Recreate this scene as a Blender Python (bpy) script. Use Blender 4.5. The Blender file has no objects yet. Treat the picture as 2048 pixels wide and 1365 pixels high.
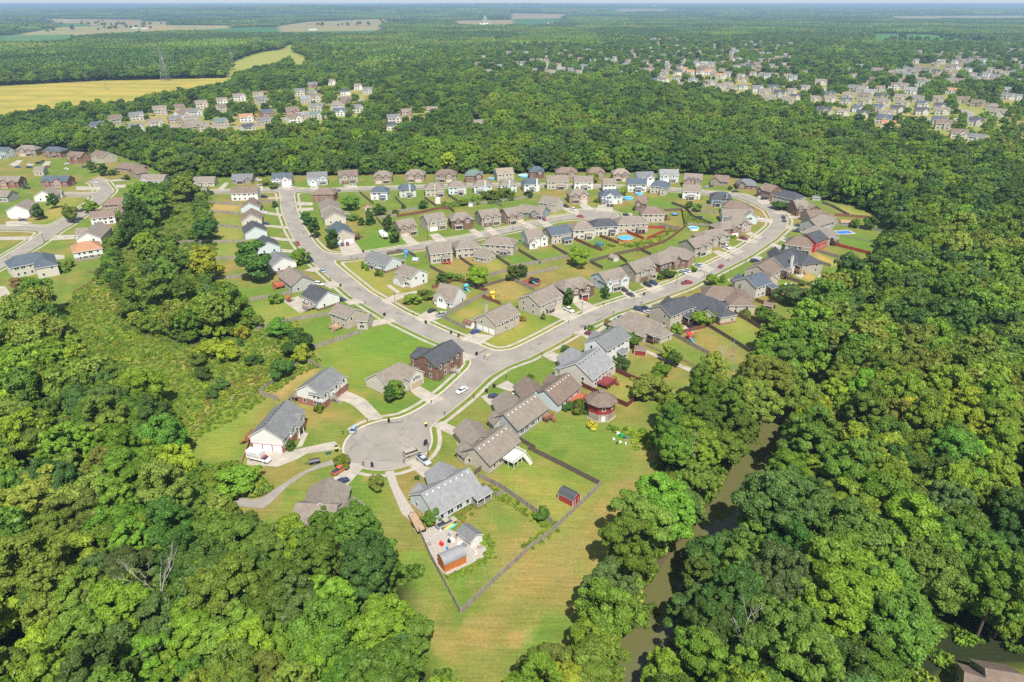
import bpy, math, random
import numpy as np
from math import radians as R, pi, sin, cos
from mathutils import Vector, Matrix
rnd = random.Random(7)
rng = np.random.default_rng(7)
HAZE = 1.05e-4
sc = bpy.context.scene
COL = sc.collection
# ---------------------------------------------------------------- camera, sky, sun, exposure
CH = 120.0; PITCH = R(26.28); FPX = 1365.3
cam = bpy.data.objects.new('camera', bpy.data.cameras.new('camera'))
COL.objects.link(cam)
cam.location = (0, 0, CH); cam.rotation_euler = (R(90) - PITCH, 0, 0)
cam.data.sensor_width = 36; cam.data.lens = 24; cam.data.clip_start = 1; cam.data.clip_end = 90000
sc.camera = cam
SUN_EL = R(57); SUN_AZ = R(168)          # azimuth of the sun measured clockwise from +Y
w = bpy.data.worlds.new('World'); sc.world = w; w.use_nodes = True
nt = w.node_tree; bg = nt.nodes['Background']
sky = nt.nodes.new('ShaderNodeTexSky'); sky.sky_type = 'NISHITA'; sky.sun_disc = False
sky.sun_elevation = SUN_EL; sky.sun_rotation = SUN_AZ
sky.air_density = 1.0; sky.dust_density = .8; sky.ozone_density = 1.0
nt.links.new(sky.outputs[0], bg.inputs[0]); bg.inputs[1].default_value = 0.11
# pale hazy band low on the horizon
wt = nt.nodes.new('ShaderNodeTexCoord'); wx = nt.nodes.new('ShaderNodeSeparateXYZ'); wr = nt.nodes.new('ShaderNodeMapRange'); wm_ = nt.nodes.new('ShaderNodeMixRGB')
nt.links.new(wt.outputs['Generated'], wx.inputs[0]); nt.links.new(wx.outputs[2], wr.inputs[0]); wr.inputs[1].default_value = 0; wr.inputs[2].default_value = .12; wr.inputs[3].default_value = 1; wr.inputs[4].default_value = 0
wm_.inputs[2].default_value = (3.9, 4.5, 5.1, 1); nt.links.new(wr.outputs[0], wm_.inputs[0]); wt2 = nt.nodes.new('ShaderNodeMixRGB'); wt2.blend_type = 'MULTIPLY'; wt2.inputs[0].default_value = 1; wt2.inputs[2].default_value = (1.12, 1.0, .84, 1); nt.links.new(sky.outputs[0], wt2.inputs[1]); nt.links.new(wt2.outputs[0], wm_.inputs[1]); nt.links.new(wm_.outputs[0], bg.inputs[0])
sl = bpy.data.lights.new('sun', 'SUN'); sl.energy = 5.0; sl.angle = R(0.5); sl.color = (1, .95, .86)
sun = bpy.data.objects.new('sun', sl); COL.objects.link(sun)
sd = Vector((sin(SUN_AZ) * cos(SUN_EL), cos(SUN_AZ) * cos(SUN_EL), sin(SUN_EL)))
sun.rotation_euler = sd.to_track_quat('Z', 'Y').to_euler()
sc.view_settings.view_transform = 'Standard'; sc.view_settings.look = 'None'
sc.view_settings.exposure = 0.56; sc.view_settings.gamma = 1
sc.cycles.max_bounces = 5; sc.cycles.diffuse_bounces = 3; sc.cycles.glossy_bounces = 2
sc.cycles.transmission_bounces = 3; sc.cycles.volume_bounces = 0; sc.cycles.transparent_max_bounces = 4
sc.cycles.use_denoising = False
# ---------------------------------------------------------------- pixel -> point on a level plane
FW = Vector((0, cos(PITCH), -sin(PITCH))); UP = Vector((0, sin(PITCH), cos(PITCH)))
def gp(px, py, z=0.0):
    d = FW + Vector((1, 0, 0)) * ((px - 1024) / FPX) + UP * ((682.5 - py) / FPX)
    s = (z - CH) / d.z
    return Vector((d.x * s, d.y * s, z))
def proj(x, y, z):
    dx, dy, dz = x, y, z - CH
    f = dy * FW.y + dz * FW.z; u = dy * UP.y + dz * UP.z
    return 1024 + FPX * dx / f, 682.5 - FPX * u / f
REG = dict(A=(0, 250, 3.412), B=(350, 310, 3.412), C=(700, 310, 3.412), D=(1050, 310, 3.412), E=(1400, 310, 3.412),
           F=(0, 0, 2.9257), G=(700, 0, 2.9257), H=(1348, 0, 2.9257), N1=(350, 650, 3.4125), N2=(650, 600, 4.55),
           N3=(900, 600, 4.55), N4=(1150, 550, 4.55), N5=(650, 830, 4.55), N6=(800, 900, 3.412), N7=(1200, 750, 3.4125),
           R1=(190, 160, 5.851), R2=(490, 150, 4.096), R3=(930, 60, 5.12), R4=(1290, 60, 5.12), R5=(1640, 60, 5.02), P=(0, 0, 1))
def rp(reg, x, y):
    a, b, s = REG[reg]; return a + x / s, b + y / s
def rg(reg, x, y, z=0.0):
    p = rp(reg, x, y); return gp(p[0], p[1], z)
def ORD(n):
    one = ['', 'first', 'second', 'third', 'fourth', 'fifth', 'sixth', 'seventh', 'eighth', 'ninth', 'tenth', 'eleventh', 'twelfth',
           'thirteenth', 'fourteenth', 'fifteenth', 'sixteenth', 'seventeenth', 'eighteenth', 'nineteenth']
    ten = ['', '', 'twent', 'thirt', 'fort', 'fift', 'sixt']
    if n < 20: return one[n]
    if n % 10 == 0: return ten[n // 10] + 'ieth'
    return ten[n // 10] + 'y-' + one[n % 10]
# ---------------------------------------------------------------- materials
MATS = {}
def lin(c):
    return tuple(((v / 255) / 12.92 if v / 255 < .04045 else ((v / 255 + .055) / 1.055) ** 2.4) for v in c)
def mat(name, col, rough=.8, var=.12, scale=.6, spec=.3, metal=0, streak=None, brick=None, bump=0):
    if name in MATS: return MATS[name]
    m = bpy.data.materials.new(name); m.use_nodes = True; n = m.node_tree.nodes; l = m.node_tree.links
    b = n['Principled BSDF']; b.inputs['Roughness'].default_value = rough; b.inputs['Metallic'].default_value = metal
    b.inputs['Specular IOR Level'].default_value = spec
    m.diffuse_color = (*col, 1)
    tc = n.new('ShaderNodeTexCoord'); src = tc.outputs['Object']
    if streak:
        mp = n.new('ShaderNodeMapping'); mp.inputs['Scale'].default_value = streak; l.new(src, mp.inputs[0]); src = mp.outputs[0]
    no = n.new('ShaderNodeTexNoise'); no.inputs['Scale'].default_value = scale; no.inputs['Detail'].default_value = 5
    l.new(src, no.inputs['Vector'])
    mr = n.new('ShaderNodeMapRange'); mr.inputs[1].default_value = .3; mr.inputs[2].default_value = .7
    mr.inputs[3].default_value = 1 - var; mr.inputs[4].default_value = 1 + var
    l.new(no.outputs[0], mr.inputs[0])
    mx = n.new('ShaderNodeVectorMath'); mx.operation = 'SCALE'
    if brick:
        br = n.new('ShaderNodeTexBrick'); br.inputs['Color1'].default_value = (*col, 1)
        br.inputs['Color2'].default_value = (*[c * .7 for c in col], 1); br.inputs['Mortar'].default_value = (*brick, 1)
        br.inputs['Scale'].default_value = 2.4; br.inputs['Mortar Size'].default_value = .03
        l.new(tc.outputs['Object'], br.inputs['Vector']); l.new(br.outputs[0], mx.inputs[0])
    else:
        mx.inputs[0].default_value = col
    l.new(mr.outputs[0], mx.inputs['Scale']); l.new(mx.outputs[0], b.inputs['Base Color'])
    MATS[name] = m
    return m
def shingle(name, col):
    m = mat('shingle_' + name, col, rough=.9, var=.13, scale=.7, spec=.2)
    if m.get('d'): return m
    m['d'] = 1
    n = m.node_tree.nodes; l = m.node_tree.links; b = n['Principled BSDF']
    old = b.inputs['Base Color'].links[0].from_socket
    no = n.new('ShaderNodeTexNoise'); no.inputs['Scale'].default_value = 3.2; no.inputs['Detail'].default_value = 3
    tc = n.new('ShaderNodeTexCoord'); l.new(tc.outputs['Object'], no.inputs['Vector'])
    mr = n.new('ShaderNodeMapRange'); mr.inputs[1].default_value = .3; mr.inputs[2].default_value = .7
    mr.inputs[3].default_value = .86; mr.inputs[4].default_value = 1.14; l.new(no.outputs[0], mr.inputs[0])
    mx = n.new('ShaderNodeVectorMath'); mx.operation = 'SCALE'; l.new(old, mx.inputs[0]); l.new(mr.outputs[0], mx.inputs['Scale'])
    l.new(mx.outputs[0], b.inputs['Base Color'])
    return m
ROOF = dict(tan=(.2, .172, .145), brown=(.165, .127, .103), pink=(.185, .135, .112), gray=(.15, .155, .16), dark=(.065, .07, .08),
            slate=(.08, .1, .125), lgray=(.215, .22, .225), orange=(.34, .19, .11), red=(.32, .11, .07), green=(.12, .165, .15), sand=(.25, .205, .16))
WALL = dict(white=(.62, .62, .605), cream=(.5, .47, .41), beige=(.42, .38, .31), gray=(.37, .37, .35), ltblue=(.5, .55, .57),
            bluegray=(.2, .25, .3), sage=(.47, .49, .42), red=(.42, .035, .03), taupe=(.36, .32, .27))
BRICK = dict(brick=(.25, .125, .095), tanbrick=(.31, .23, .175), brownbrick=(.17, .095, .065), redbrick=(.28, .12, .09))
def roofm(c): return shingle(c, ROOF[c])
def wallm(c):
    if c in BRICK: return mat('wall_' + c, BRICK[c], rough=.9, var=.1, brick=tuple(min(1, v * 1.3 + .04) for v in BRICK[c]))
    return mat('wall_' + c, WALL[c], rough=.7, var=.05, scale=.5, streak=(1, 1, 4))
TRIM = mat('white_trim', (.72, .72, .7), var=.03)
GLASS = mat('window_glass', (.035, .045, .06), rough=.12, var=.3, scale=1.5, spec=.8)
CONC = mat('concrete', (.37, .335, .28), rough=.9, var=.16, scale=.3)
_n = CONC.node_tree; _b = _n.nodes['Principled BSDF']; _o = _b.inputs['Base Color'].links[0].from_socket
_k = _n.nodes.new('ShaderNodeTexBrick'); _k.offset = 0; _k.inputs['Scale'].default_value = 1; _k.inputs['Brick Width'].default_value = 3.1; _k.inputs['Row Height'].default_value = 3.1; _k.inputs['Mortar Size'].default_value = .07
for _c, _v in (('Color1', 1.0), ('Color2', .93), ('Mortar', .72)): _k.inputs[_c].default_value = (_v, _v, _v, 1)
_t = _n.nodes.new('ShaderNodeTexCoord'); _m = _n.nodes.new('ShaderNodeMapping'); _m.inputs['Rotation'].default_value = (0, 0, .62); _n.links.new(_t.outputs['Object'], _m.inputs[0]); _n.links.new(_m.outputs[0], _k.inputs['Vector'])
_x = _n.nodes.new('ShaderNodeMixRGB'); _x.blend_type = 'MULTIPLY'; _x.inputs[0].default_value = 1; _n.links.new(_o, _x.inputs[1]); _n.links.new(_k.outputs[0], _x.inputs[2]); _n.links.new(_x.outputs[0], _b.inputs['Base Color'])
WOODG = mat('weathered_wood', (.26, .23, .195), rough=.9, var=.3, scale=2.0, streak=(1, 1, .2))
WOODT = mat('tan_deck_wood', (.35, .24, .15), rough=.85, var=.2, scale=1.5)
WOODR = mat('red_stained_wood', (.36, .095, .05), rough=.8, var=.2, scale=1.5)
WOODD = mat('dark_stained_wood', (.13, .07, .05), rough=.85, var=.25, scale=1.5)
WOODW = mat('white_painted_wood', (.62, .61, .57), rough=.6, var=.04)
BURG = mat('burgundy_painted_wood', (.2, .04, .045), rough=.6, var=.12)
BLACK = mat('black_plastic', (.02, .02, .022), rough=.5, var=.1)
METAL = mat('grey_metal', (.35, .36, .37), rough=.4, metal=.6, var=.08)
BARK = mat('bark', (.12, .09, .065), rough=.95, var=.3, scale=3)
# ---------------------------------------------------------------- mesh builder
class MB:
    def __init__(s): s.v = []; s.f = []; s.m = []
    def add(s, vs, fs, mi=0):
        o = len(s.v); s.v += [tuple(v) for v in vs]
        for f in fs: s.f.append([i + o for i in f]); s.m.append(mi)
    def box(s, x0, x1, y0, y1, z0, z1, mi=0, M=None, taper=0, top_mi=None):
        t = taper
        vs = [(x0, y0, z0), (x1, y0, z0), (x1, y1, z0), (x0, y1, z0), (x0 + t, y0 + t, z1), (x1 - t, y0 + t, z1), (x1 - t, y1 - t, z1), (x0 + t, y1 - t, z1)]
        if M is not None: vs = [M @ Vector(v) for v in vs]
        s.add(vs, [(0, 3, 2, 1), (0, 1, 5, 4), (1, 2, 6, 5), (2, 3, 7, 6), (3, 0, 4, 7)], mi)
        s.add(vs, [(4, 5, 6, 7)], mi if top_mi is None else top_mi)
    def bar(s, a, b, r, mi=0, n=4):
        a = Vector(a); b = Vector(b); d = (b - a).normalized(); q = d.to_track_quat('Z', 'Y')
        vs = []
        for p in (a, b):
            for k in range(n):
                t = 2 * pi * (k + .5) / n; vs.append(p + q @ Vector((cos(t) * r, sin(t) * r, 0)))
        s.add(vs, [(k, (k + 1) % n, n + (k + 1) % n, n + k) for k in range(n)] + [tuple(range(n, 2 * n)), tuple(range(n - 1, -1, -1))], mi)
    def cyl(s, c, r, z0, z1, n=16, mi=0, r2=None, cap_mi=None):
        r2 = r if r2 is None else r2; vs = []
        for z, q in ((z0, r), (z1, r2)):
            for k in range(n): t = 2 * pi * k / n; vs.append((c[0] + cos(t) * q, c[1] + sin(t) * q, z))
        s.add(vs, [(k, (k + 1) % n, n + (k + 1) % n, n + k) for k in range(n)], mi)
        s.add(vs, [tuple(range(n, 2 * n))], mi if cap_mi is None else cap_mi)
    def prism(s, pts, z0, z1, mi=0, top_mi=None):
        n = len(pts); A = sum(pts[i][0] * pts[(i + 1) % n][1] - pts[(i + 1) % n][0] * pts[i][1] for i in range(n))
        if A < 0: pts = pts[::-1]
        vs = [(p[0], p[1], z0) for p in pts] + [(p[0], p[1], z1) for p in pts]
        s.add(vs, [(k, (k + 1) % n, n + (k + 1) % n, n + k) for k in range(n)], mi)
        s.add(vs, [tuple(range(n, 2 * n))], mi if top_mi is None else top_mi)
    def mesh(s, name, mats, smooth=False):
        me = bpy.data.meshes.new(name); me.from_pydata(s.v, [], s.f)
        for m in mats: me.materials.append(m)
        if len(mats) > 1: me.polygons.foreach_set('material_index', s.m)
        if smooth: me.polygons.foreach_set('use_smooth', [True] * len(s.f))
        me.update(); return me
    def build(s, name, mats, parent=None, smooth=False, loc=None):
        if not isinstance(mats, (list, tuple)): mats = [mats]
        return link(name, s.mesh(name, mats, smooth), parent, loc)
def link(name, me, parent=None, loc=None):
    o = bpy.data.objects.new(name, me); COL.objects.link(o)
    if parent: o.parent = parent
    if loc is not None: o.location = loc
    return o
def tag(o, label=None, cat=None, group=None, kind=None):
    if label: o['label'] = label
    if cat: o['category'] = cat
    if group: o['group'] = group
    if kind: o['kind'] = kind
    return o
def thing(name, label, cat, loc=(0, 0, 0), rz=0, group=None):
    o = bpy.data.objects.new(name, None); COL.objects.link(o); o.location = loc; o.rotation_euler = (0, 0, rz)
    o.empty_display_size = .5
    return tag(o, label, cat, group)
def copy_tree(root, kids=None):
    c = root.copy(); COL.objects.link(c)
    for ch in (kids if kids is not None else root.children):
        d = ch.copy(); COL.objects.link(d); d.parent = c
        for g in ch.children:
            e = g.copy(); COL.objects.link(e); e.parent = d
    return c
# positions of the far houses: pixel, roof colour, wall colour
FAR = {'R1': '230,455,b,beige;480,410,g,cream;10,525,s,white;475,530,g,white;700,475,t,cream;760,345,t,beige;985,300,b,tanbrick;1010,390,b,white;1135,445,t,beige;1240,270,t,white;1150,360,g,white;1480,230,t,white;1240,525,t,beige;1460,475,n,beige;1760,420,o,white;1780,540,d,white;1980,470,g,beige;1680,190,t,white;1910,155,t,white;1935,230,g,beige;2005,370,s,brick',
 'R2': '385,290,b,brick;398,345,b,white;590,260,g,beige;590,320,n,white;780,290,s,white;820,200,b,brownbrick;930,265,g,white;555,72,g,brownbrick;450,135,g,cream;560,140,g,cream;715,52,t,white;935,90,t,white;1012,125,g,white;1320,290,t,tanbrick;1540,275,t,tanbrick;1215,345,g,white;1200,398,d,white;1920,385,t,tanbrick',
 'R3': '125,360,b,white;280,355,g,white;355,375,g,white;510,345,b,white;600,345,g,white;620,245,g,white;715,410,g,white;780,435,g,white;890,435,t,cream;1185,305,p,white;1310,315,g,white;1450,310,l,white;1215,375,g,white;1320,390,g,white;1180,430,t,white;1645,355,g,white;1590,430,t,white;1765,290,b,white;1850,335,b,white;1970,315,p,white;820,200,l,white;1615,205,g,white;1800,205,b,white;1895,185,b,white;1530,290,g,white',
 'R4': '60,100,l,white;110,92,g,white;160,100,o,tanbrick;240,95,b,white;290,90,g,white;330,100,b,white;400,110,g,beige;230,195,o,white;410,200,p,white;50,185,l,white;790,215,g,white;950,215,g,white;1140,210,b,white;1050,215,t,white;1275,245,l,white;1440,258,l,white;530,345,g,white;800,330,p,white;20,330,b,white;130,320,p,white;400,395,o,white;460,430,o,white;560,430,b,white;640,425,o,white;800,400,b,white;930,375,g,white;970,300,g,white;1100,435,b,white;1260,465,g,white;780,465,o,white;1000,500,b,white;110,510,s,white;200,500,b,white;320,500,g,white;490,510,g,white;400,555,t,cream;590,555,d,cream;680,525,t,cream;770,570,t,cream;850,550,t,beige;1000,570,g,white;1150,595,g,white;890,590,t,cream;1220,630,t,beige;1310,595,s,beige;1380,650,d,cream;1500,610,t,beige;1540,670,d,cream;1640,575,g,white;1790,525,t,cream;1740,690,t,cream;1895,650,s,beige;1890,700,t,cream;1270,690,t,beige;1460,715,t,beige;1520,485,g,white;1645,435,b,white;1090,125,b,white;1180,125,g,white;1290,125,b,white;560,150,g,white',
 'R5': '285,650,t,beige;265,700,s,cream;450,655,b,beige;450,710,t,cream;620,665,d,beige;640,720,t,cream;810,675,t,beige;830,722,t,cream;990,675,g,beige;1030,730,s,cream;1190,675,t,beige;1210,752,d,cream;1430,690,b,tanbrick;1590,722,b,tanbrick;1740,755,t,gray;1790,825,t,white;1230,797,t,cream;1020,802,d,cream;780,787,d,white;580,772,s,cream;380,772,s,white;430,822,d,cream;650,832,t,cream;230,808,t,cream;50,797,d,cream;650,888,s,cream;685,932,o,cream;1200,885,s,gray;1240,938,b,beige;1570,905,d,cream;1400,1025,b,cream;1590,1058,g,white;340,580,g,beige;600,582,p,white;460,548,b,white;745,558,b,white;1000,532,n,white;1325,600,o,white;920,605,l,white;1890,600,l,white;1885,655,g,white;1975,658,g,white;1620,478,g,white;1550,480,g,beige;1060,402,s,beige;850,382,g,beige;1360,312,g,white;1640,218,g,white;1350,122,t,beige;1385,175,b,white;1640,305,g,white;1640,358,s,beige;1945,300,b,white;1985,328,l,white;2020,362,g,beige;1880,385,g,beige;1550,228,p,white;30,512,b,white;400,360,l,white'}
fr_ = random.Random(31)
for reg_, n_, x0_, x1_, y0_, y1_ in (('R4', 62, 20, 1500, 105, 470), ('R5', 46, 900, 2040, 190, 520), ('R5', 12, 200, 900, 360, 640), ('R3', 24, 100, 2000, 190, 430), ('R1', 4, 300, 1950, 300, 560), ('R2', 5, 100, 950, 120, 330)):
    got_ = [tuple(float(v_) for v_ in e_.split(',')[:2]) for e_ in FAR[reg_].split(';')]
    for _ in range(n_ * 12):
        if n_ <= 0: break
        a_, b_ = fr_.uniform(x0_, x1_), fr_.uniform(y0_, y1_)
        if min(abs(a_ - g_[0]) / 2.2 + abs(b_ - g_[1]) for g_ in got_) < 38: continue
        got_.append((a_, b_)); n_ -= 1; FAR[reg_] += ';%d,%d,%s,%s' % (a_, b_, fr_.choice('bggttldp'), fr_.choice(['white', 'cream', 'beige', 'beige', 'gray', 'tanbrick']))
for k_ in FAR:
    FAR[k_] = ';'.join(e_ if i_ % 3 else e_.replace('white', 'cream') for i_, e_ in enumerate(FAR[k_].split(';')))
FARP = []
for reg_, txt_ in FAR.items():
    for e_ in txt_.split(';'):
        q_ = e_.split(','); p_ = rg(reg_, float(q_[0]), float(q_[1]), 6.0); FARP.append((p_.x, p_.y))
FARP = np.array(FARP)
def fardist(x, y):
    d = np.full(np.shape(x), 1e9)
    for hx, hy in FARP: d = np.minimum(d, np.hypot(x - hx, y - hy))
    return d
# ---------------------------------------------------------------- masks: where the land is open, px outlines (x, y, z of the outline)
def W(reg, pts):
    out = []
    for p in pts:
        q = rg(reg, p[0], p[1], p[2] if len(p) > 2 else 0); out.append((q.x, q.y))
    return np.array(out)
def inpoly(x, y, poly):
    x = np.asarray(x); y = np.asarray(y); ins = np.zeros(x.shape, bool)
    x0, y0 = poly.min(0); x1, y1 = poly.max(0)
    bb = (x >= x0) & (x <= x1) & (y >= y0) & (y <= y1)
    if not bb.any(): return ins
    xs = x[bb]; ys = y[bb]; r = np.zeros(xs.shape, bool); n = len(poly); j = n - 1
    for i in range(n):
        xi, yi = poly[i]; xj, yj = poly[j]
        c = ((yi > ys) != (yj > ys)) & (xs < (xj - xi) * (ys - yi) / (yj - yi + 1e-12) + xi); r ^= c; j = i
    ins[bb] = r
    return ins
def pdist(x, y, pl):
    d = np.full(np.shape(x), 1e9)
    for i in range(len(pl) - 1):
        ax, ay = pl[i]; bx, by = pl[i + 1]; dx, dy = bx - ax, by - ay
        t = np.clip(((x - ax) * dx + (y - ay) * dy) / (dx * dx + dy * dy + 1e-9), 0, 1)
        d = np.minimum(d, np.hypot(x - ax - t * dx, y - ay - t * dy))
    return d
def noise2(x, y, s, seed=0):
    r = np.random.default_rng(seed); T = r.random((64, 64))
    u = x / s; v = y / s; i = np.floor(u).astype(int); j = np.floor(v).astype(int); fu = u - i; fv = v - j
    fu = fu * fu * (3 - 2 * fu); fv = fv * fv * (3 - 2 * fv)
    g = lambda a, b: T[a % 64, b % 64]
    return (g(i, j) * (1 - fu) + g(i + 1, j) * fu) * (1 - fv) + (g(i, j + 1) * (1 - fu) + g(i + 1, j + 1) * fu) * fv
OPEN = dict(
 main=W('P', [(345, 372), (385, 357), (480, 357), (560, 352), (640, 352), (760, 351), (900, 349), (1000, 349), (1130, 346), (1300, 347), (1450, 352), (1520, 368),
  (1600, 392), (1700, 412), (1742, 428), (1770, 462), (1762, 500, 4), (1738, 512, 8), (1681, 527, 10), (1664, 536, 12), (1643, 560, 12), (1617, 603, 12),
  (1540, 640, 12), (1505, 690, 12), (1493, 712, 12), (1469, 728, 12), (1392, 745, 12), (1379, 762, 12), (1346, 772, 12), (1313, 803, 10), (1314, 846, 8),
  (1300, 890, 8), (1285, 932, 8), (1259, 999, 8), (1238, 1010, 8), (1232, 1066, 8), (1222, 1082, 8), (1169, 1132, 10), (1150, 1199, 12), (1060, 1203, 14), (1030, 1225, 12),
  (1015, 1270, 8), (1000, 1375, 8), (955, 1375, 6), (903, 1285, 8), (864, 1250, 8), (847, 1195, 8), (854, 1155, 8), (852, 1110, 10),
  (838, 1058, 12), (804, 1048, 14), (764, 1039, 14), (725, 1024, 14), (683, 1019, 14), (643, 1003, 14), (600, 1012, 14), (561, 1030, 13), (514, 1020, 10), (441, 1003, 5),
  (425, 985, 3), (400, 934, 8), (388, 914, 8), (376, 884, 8), (362, 849, 8), (380, 800, 4), (470, 760), (560, 740), (600, 700), (590, 660), (512, 655), (490, 610), (440, 600), (425, 587), (420, 550),
  (369, 525), (345, 510), (350, 490), (425, 475), (430, 465), (412, 430), (413, 405), (400, 385)]),
 meadow=W('P', [(105, 618, 4), (150, 585), (200, 562), (235, 585), (245, 640), (290, 672), (360, 690), (420, 690), (520, 660), (590, 640), (620, 680), (640, 735), (600, 750), (530, 800), (470, 840),
  (400, 875), (358, 855, 13), (325, 785, 13), (290, 740, 13), (240, 700, 13), (185, 690, 13), (140, 655, 13)]),
 left=W('P', [(-200, 312), (90, 305), (230, 311), (300, 335), (345, 360), (345, 385), (318, 395), (290, 385), (268, 400), (262, 440), (265, 470), (215, 500), (200, 545, 4), (195, 565), (130, 605, 3), (60, 600, 4), (30, 612, 8), (-200, 640, 8)]),
 suburbL=W('P', [(205, 262, 8), (225, 238), (330, 225), (420, 205), (480, 188), (520, 180), (640, 176), (720, 182), (745, 205), (735, 235, 6), (700, 245, 8), (650, 250, 10), (560, 262, 12), (450, 266, 12), (330, 266, 12), (230, 270, 10)]),
 suburbL2=W('R2', [(1060, 400, 8), (1180, 330), (1350, 255), (1600, 260), (1640, 320, 6), (1500, 360, 6), (1490, 400, 8), (1250, 430, 8)]),
 suburbL3=W('R2', [(1820, 440, 6), (1850, 380), (2010, 380), (2048, 420), (2030, 450, 8)]),
 suburbR=W('P', [(1300, 168, 12), (1320, 150), (1480, 160), (1560, 172), (1660, 170), (1720, 185), (1800, 188), (1930, 192), (2060, 200), (2080, 275), (2010, 290, 12), (1930, 288, 12), (1860, 270, 12), (1800, 262, 12), (1700, 250, 12), (1640, 226, 12),
  (1560, 205, 12), (1500, 195, 12), (1440, 185, 12), (1380, 172, 12)]),
 corner=W('P', [(1880, 1362), (1895, 1352), (1925, 1340), (2070, 1338), (2070, 1460), (1740, 1460)]), tarp=W('P', [(1990, 985), (2010, 970), (2070, 962), (2070, 1110), (2015, 1100)]),
 field=W('F', [(-300, 512), (0, 505), (600, 475), (1370, 458), (1370, 470, 14), (1200, 500, 14), (930, 545, 14), (850, 560, 14), (640, 590, 14), (480, 600, 14), (340, 620, 14), (130, 660, 14), (-300, 720, 14)]),
 clearing=W('F', [(1330, 405, 8), (1350, 385), (1540, 330), (1640, 310), (1680, 265), (1720, 262), (1720, 330), (1830, 372), (1760, 392, 12), (1680, 350, 10), (1500, 410, 12), (1320, 440, 12)]),
 f1=W('F', [(280, 112), (830, 120), (830, 132), (600, 137), (280, 127)]), f2=W('F', [(350, 138), (520, 138), (510, 156), (350, 156)]),
 f3=W('F', [(30, 190), (350, 160), (700, 150), (1350, 150), (1340, 167), (900, 184), (420, 199), (250, 212), (30, 212)]),
 f4=W('F', [(-300, 214), (430, 202), (420, 228), (240, 240), (-300, 240)]), f6=W('F', [(1160, 175), (1480, 160), (2200, 168), (2200, 192), (1450, 192), (1240, 184)]),
 f5=W('F', [(840, 128), (980, 128), (1010, 158), (840, 160)]),
 f7=W('F', [(1620, 138), (1800, 130), (2250, 112), (2260, 132), (2210, 160), (1640, 167)]),
 g1=W('G', [(610, 122), (960, 118), (970, 128), (640, 137)]), g2=W('G', [(940, 102), (1260, 95), (1150, 142), (690, 140), (960, 126)]),
 g3=W('G', [(940, 86), (1260, 88), (1240, 98), (940, 101)]), g4=W('G', [(800, 62), (1140, 62), (1140, 66), (800, 66)]), g5=W('G', [(1560, 66), (1860, 64), (1860, 73), (1560, 76)]),
 h1=W('H', [(1150, 200), (1500, 203), (1890, 222), (1880, 238), (1500, 232), (1180, 236)]), h2=W('H', [(1390, 376), (1720, 368), (1700, 414), (1390, 416)]),
 h3=W('H', [(1900, 585), (2300, 580), (2300, 700), (1950, 700)]), h4=W('H', [(1280, 96), (2048, 92), (2048, 104), (1300, 108)]))
RIVER = W('P', [(1730, 560, -3), (1735, 640, -3), (1690, 690, -3), (1640, 750, -3), (1595, 815, -3), (1560, 885, -3), (1495, 985, -3), (1455, 1060, -3), (1400, 1125, -3), (1352, 1200, -3), (1325, 1270, -3), (1280, 1365, -3), (1230, 1480, -3), (1190, 1620, -3)])
for k_ in list(OPEN):
    if k_[0] in 'fgh' and k_[1:].isdigit():       # the near edge of a far field is a line of tree tops
        P_ = OPEN[k_]; c_ = np.median(P_[:, 1]); P_[:, 1] = np.where(P_[:, 1] < P_[:, 1].mean(), P_[:, 1] * .87, P_[:, 1]); P_[:, 0] = np.where(P_[:, 1] < P_[:, 1].mean(), P_[:, 0] * .87, P_[:, 0])
def riverd(x, y): return pdist(x, y, RIVER)
def hz(x, y):
    """land height: river channel, and the wooded hills far to the left"""
    z = np.zeros(np.shape(x)); d = riverd(x, y)
    t = np.clip((10 - d) / 4.5, 0, 1); z = z - 4.2 * t * t * (3 - 2 * t)
    def hill(cx, cy, rx, ry, h): return h * np.exp(-((x - cx) / rx) ** 2 - ((y - cy) / ry) ** 2)
    z = z + hill(-620, 1850, 520, 300, 10) + hill(-3000, 11000, 2600, 2500, 60) + hill(500, 15000, 6000, 3000, 45) + hill(-200, 24000, 5000, 3000, 90)
    return z
def hz1(x, y): return float(hz(np.array([float(x)]), np.array([float(y)]))[0])
# ---------------------------------------------------------------- ground: one sheet out to the horizon
NX, NY = 640, 760
ys = 35 * (42000 / 35) ** (np.linspace(0, 1, NY)); ys = np.concatenate([[-60, -20, 10], ys[:]])
sx = np.linspace(-1, 1, NX); sx = np.sign(sx) * (np.abs(sx) * .82 + .18 * np.abs(sx) ** 3)
GX = sx[None, :] * (np.maximum(ys, 30)[:, None] * 1.12 + 75); GY = np.repeat(ys[:, None], NX, 1)
GZ = hz(GX, GY)
n_ = len(ys)
gx, gy = GX.ravel(), GY.ravel()
C = lambda *c: np.array(c)
base = np.tile(C(.02, .03, .012), (gx.size, 1))                       # woodland floor
far = np.clip((gy - 900) / 800, 0, 1)[:, None]; base = base * (1 - far) + C(.03, .055, .02) * far
def paint(mask, col, a=1.0):
    if np.ndim(a) == 0: a = np.full(gx.size, a)
    a = (a * mask)[:, None]; base[:] = base * (1 - a) + np.array(col) * a
def soft(poly, sft, off=0):
    pl = np.vstack([poly, poly[:1]]); m = inpoly(gx, gy, poly)
    x0, y0 = poly.min(0) - sft - off; x1, y1 = poly.max(0) + sft + off
    bb = (gx > x0) & (gx < x1) & (gy > y0) & (gy < y1); a = np.zeros(gx.size)
    d = pdist(gx[bb], gy[bb], pl); d = np.where(m[bb], d, -d); a[bb] = np.clip((d + off) / sft * .5 + .5, 0, 1)
    return a
N1_ = noise2(gx, gy, 24, 1); N2_ = noise2(gx, gy, 8, 2); N3_ = noise2(gx, gy, 3.5, 3)
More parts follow.
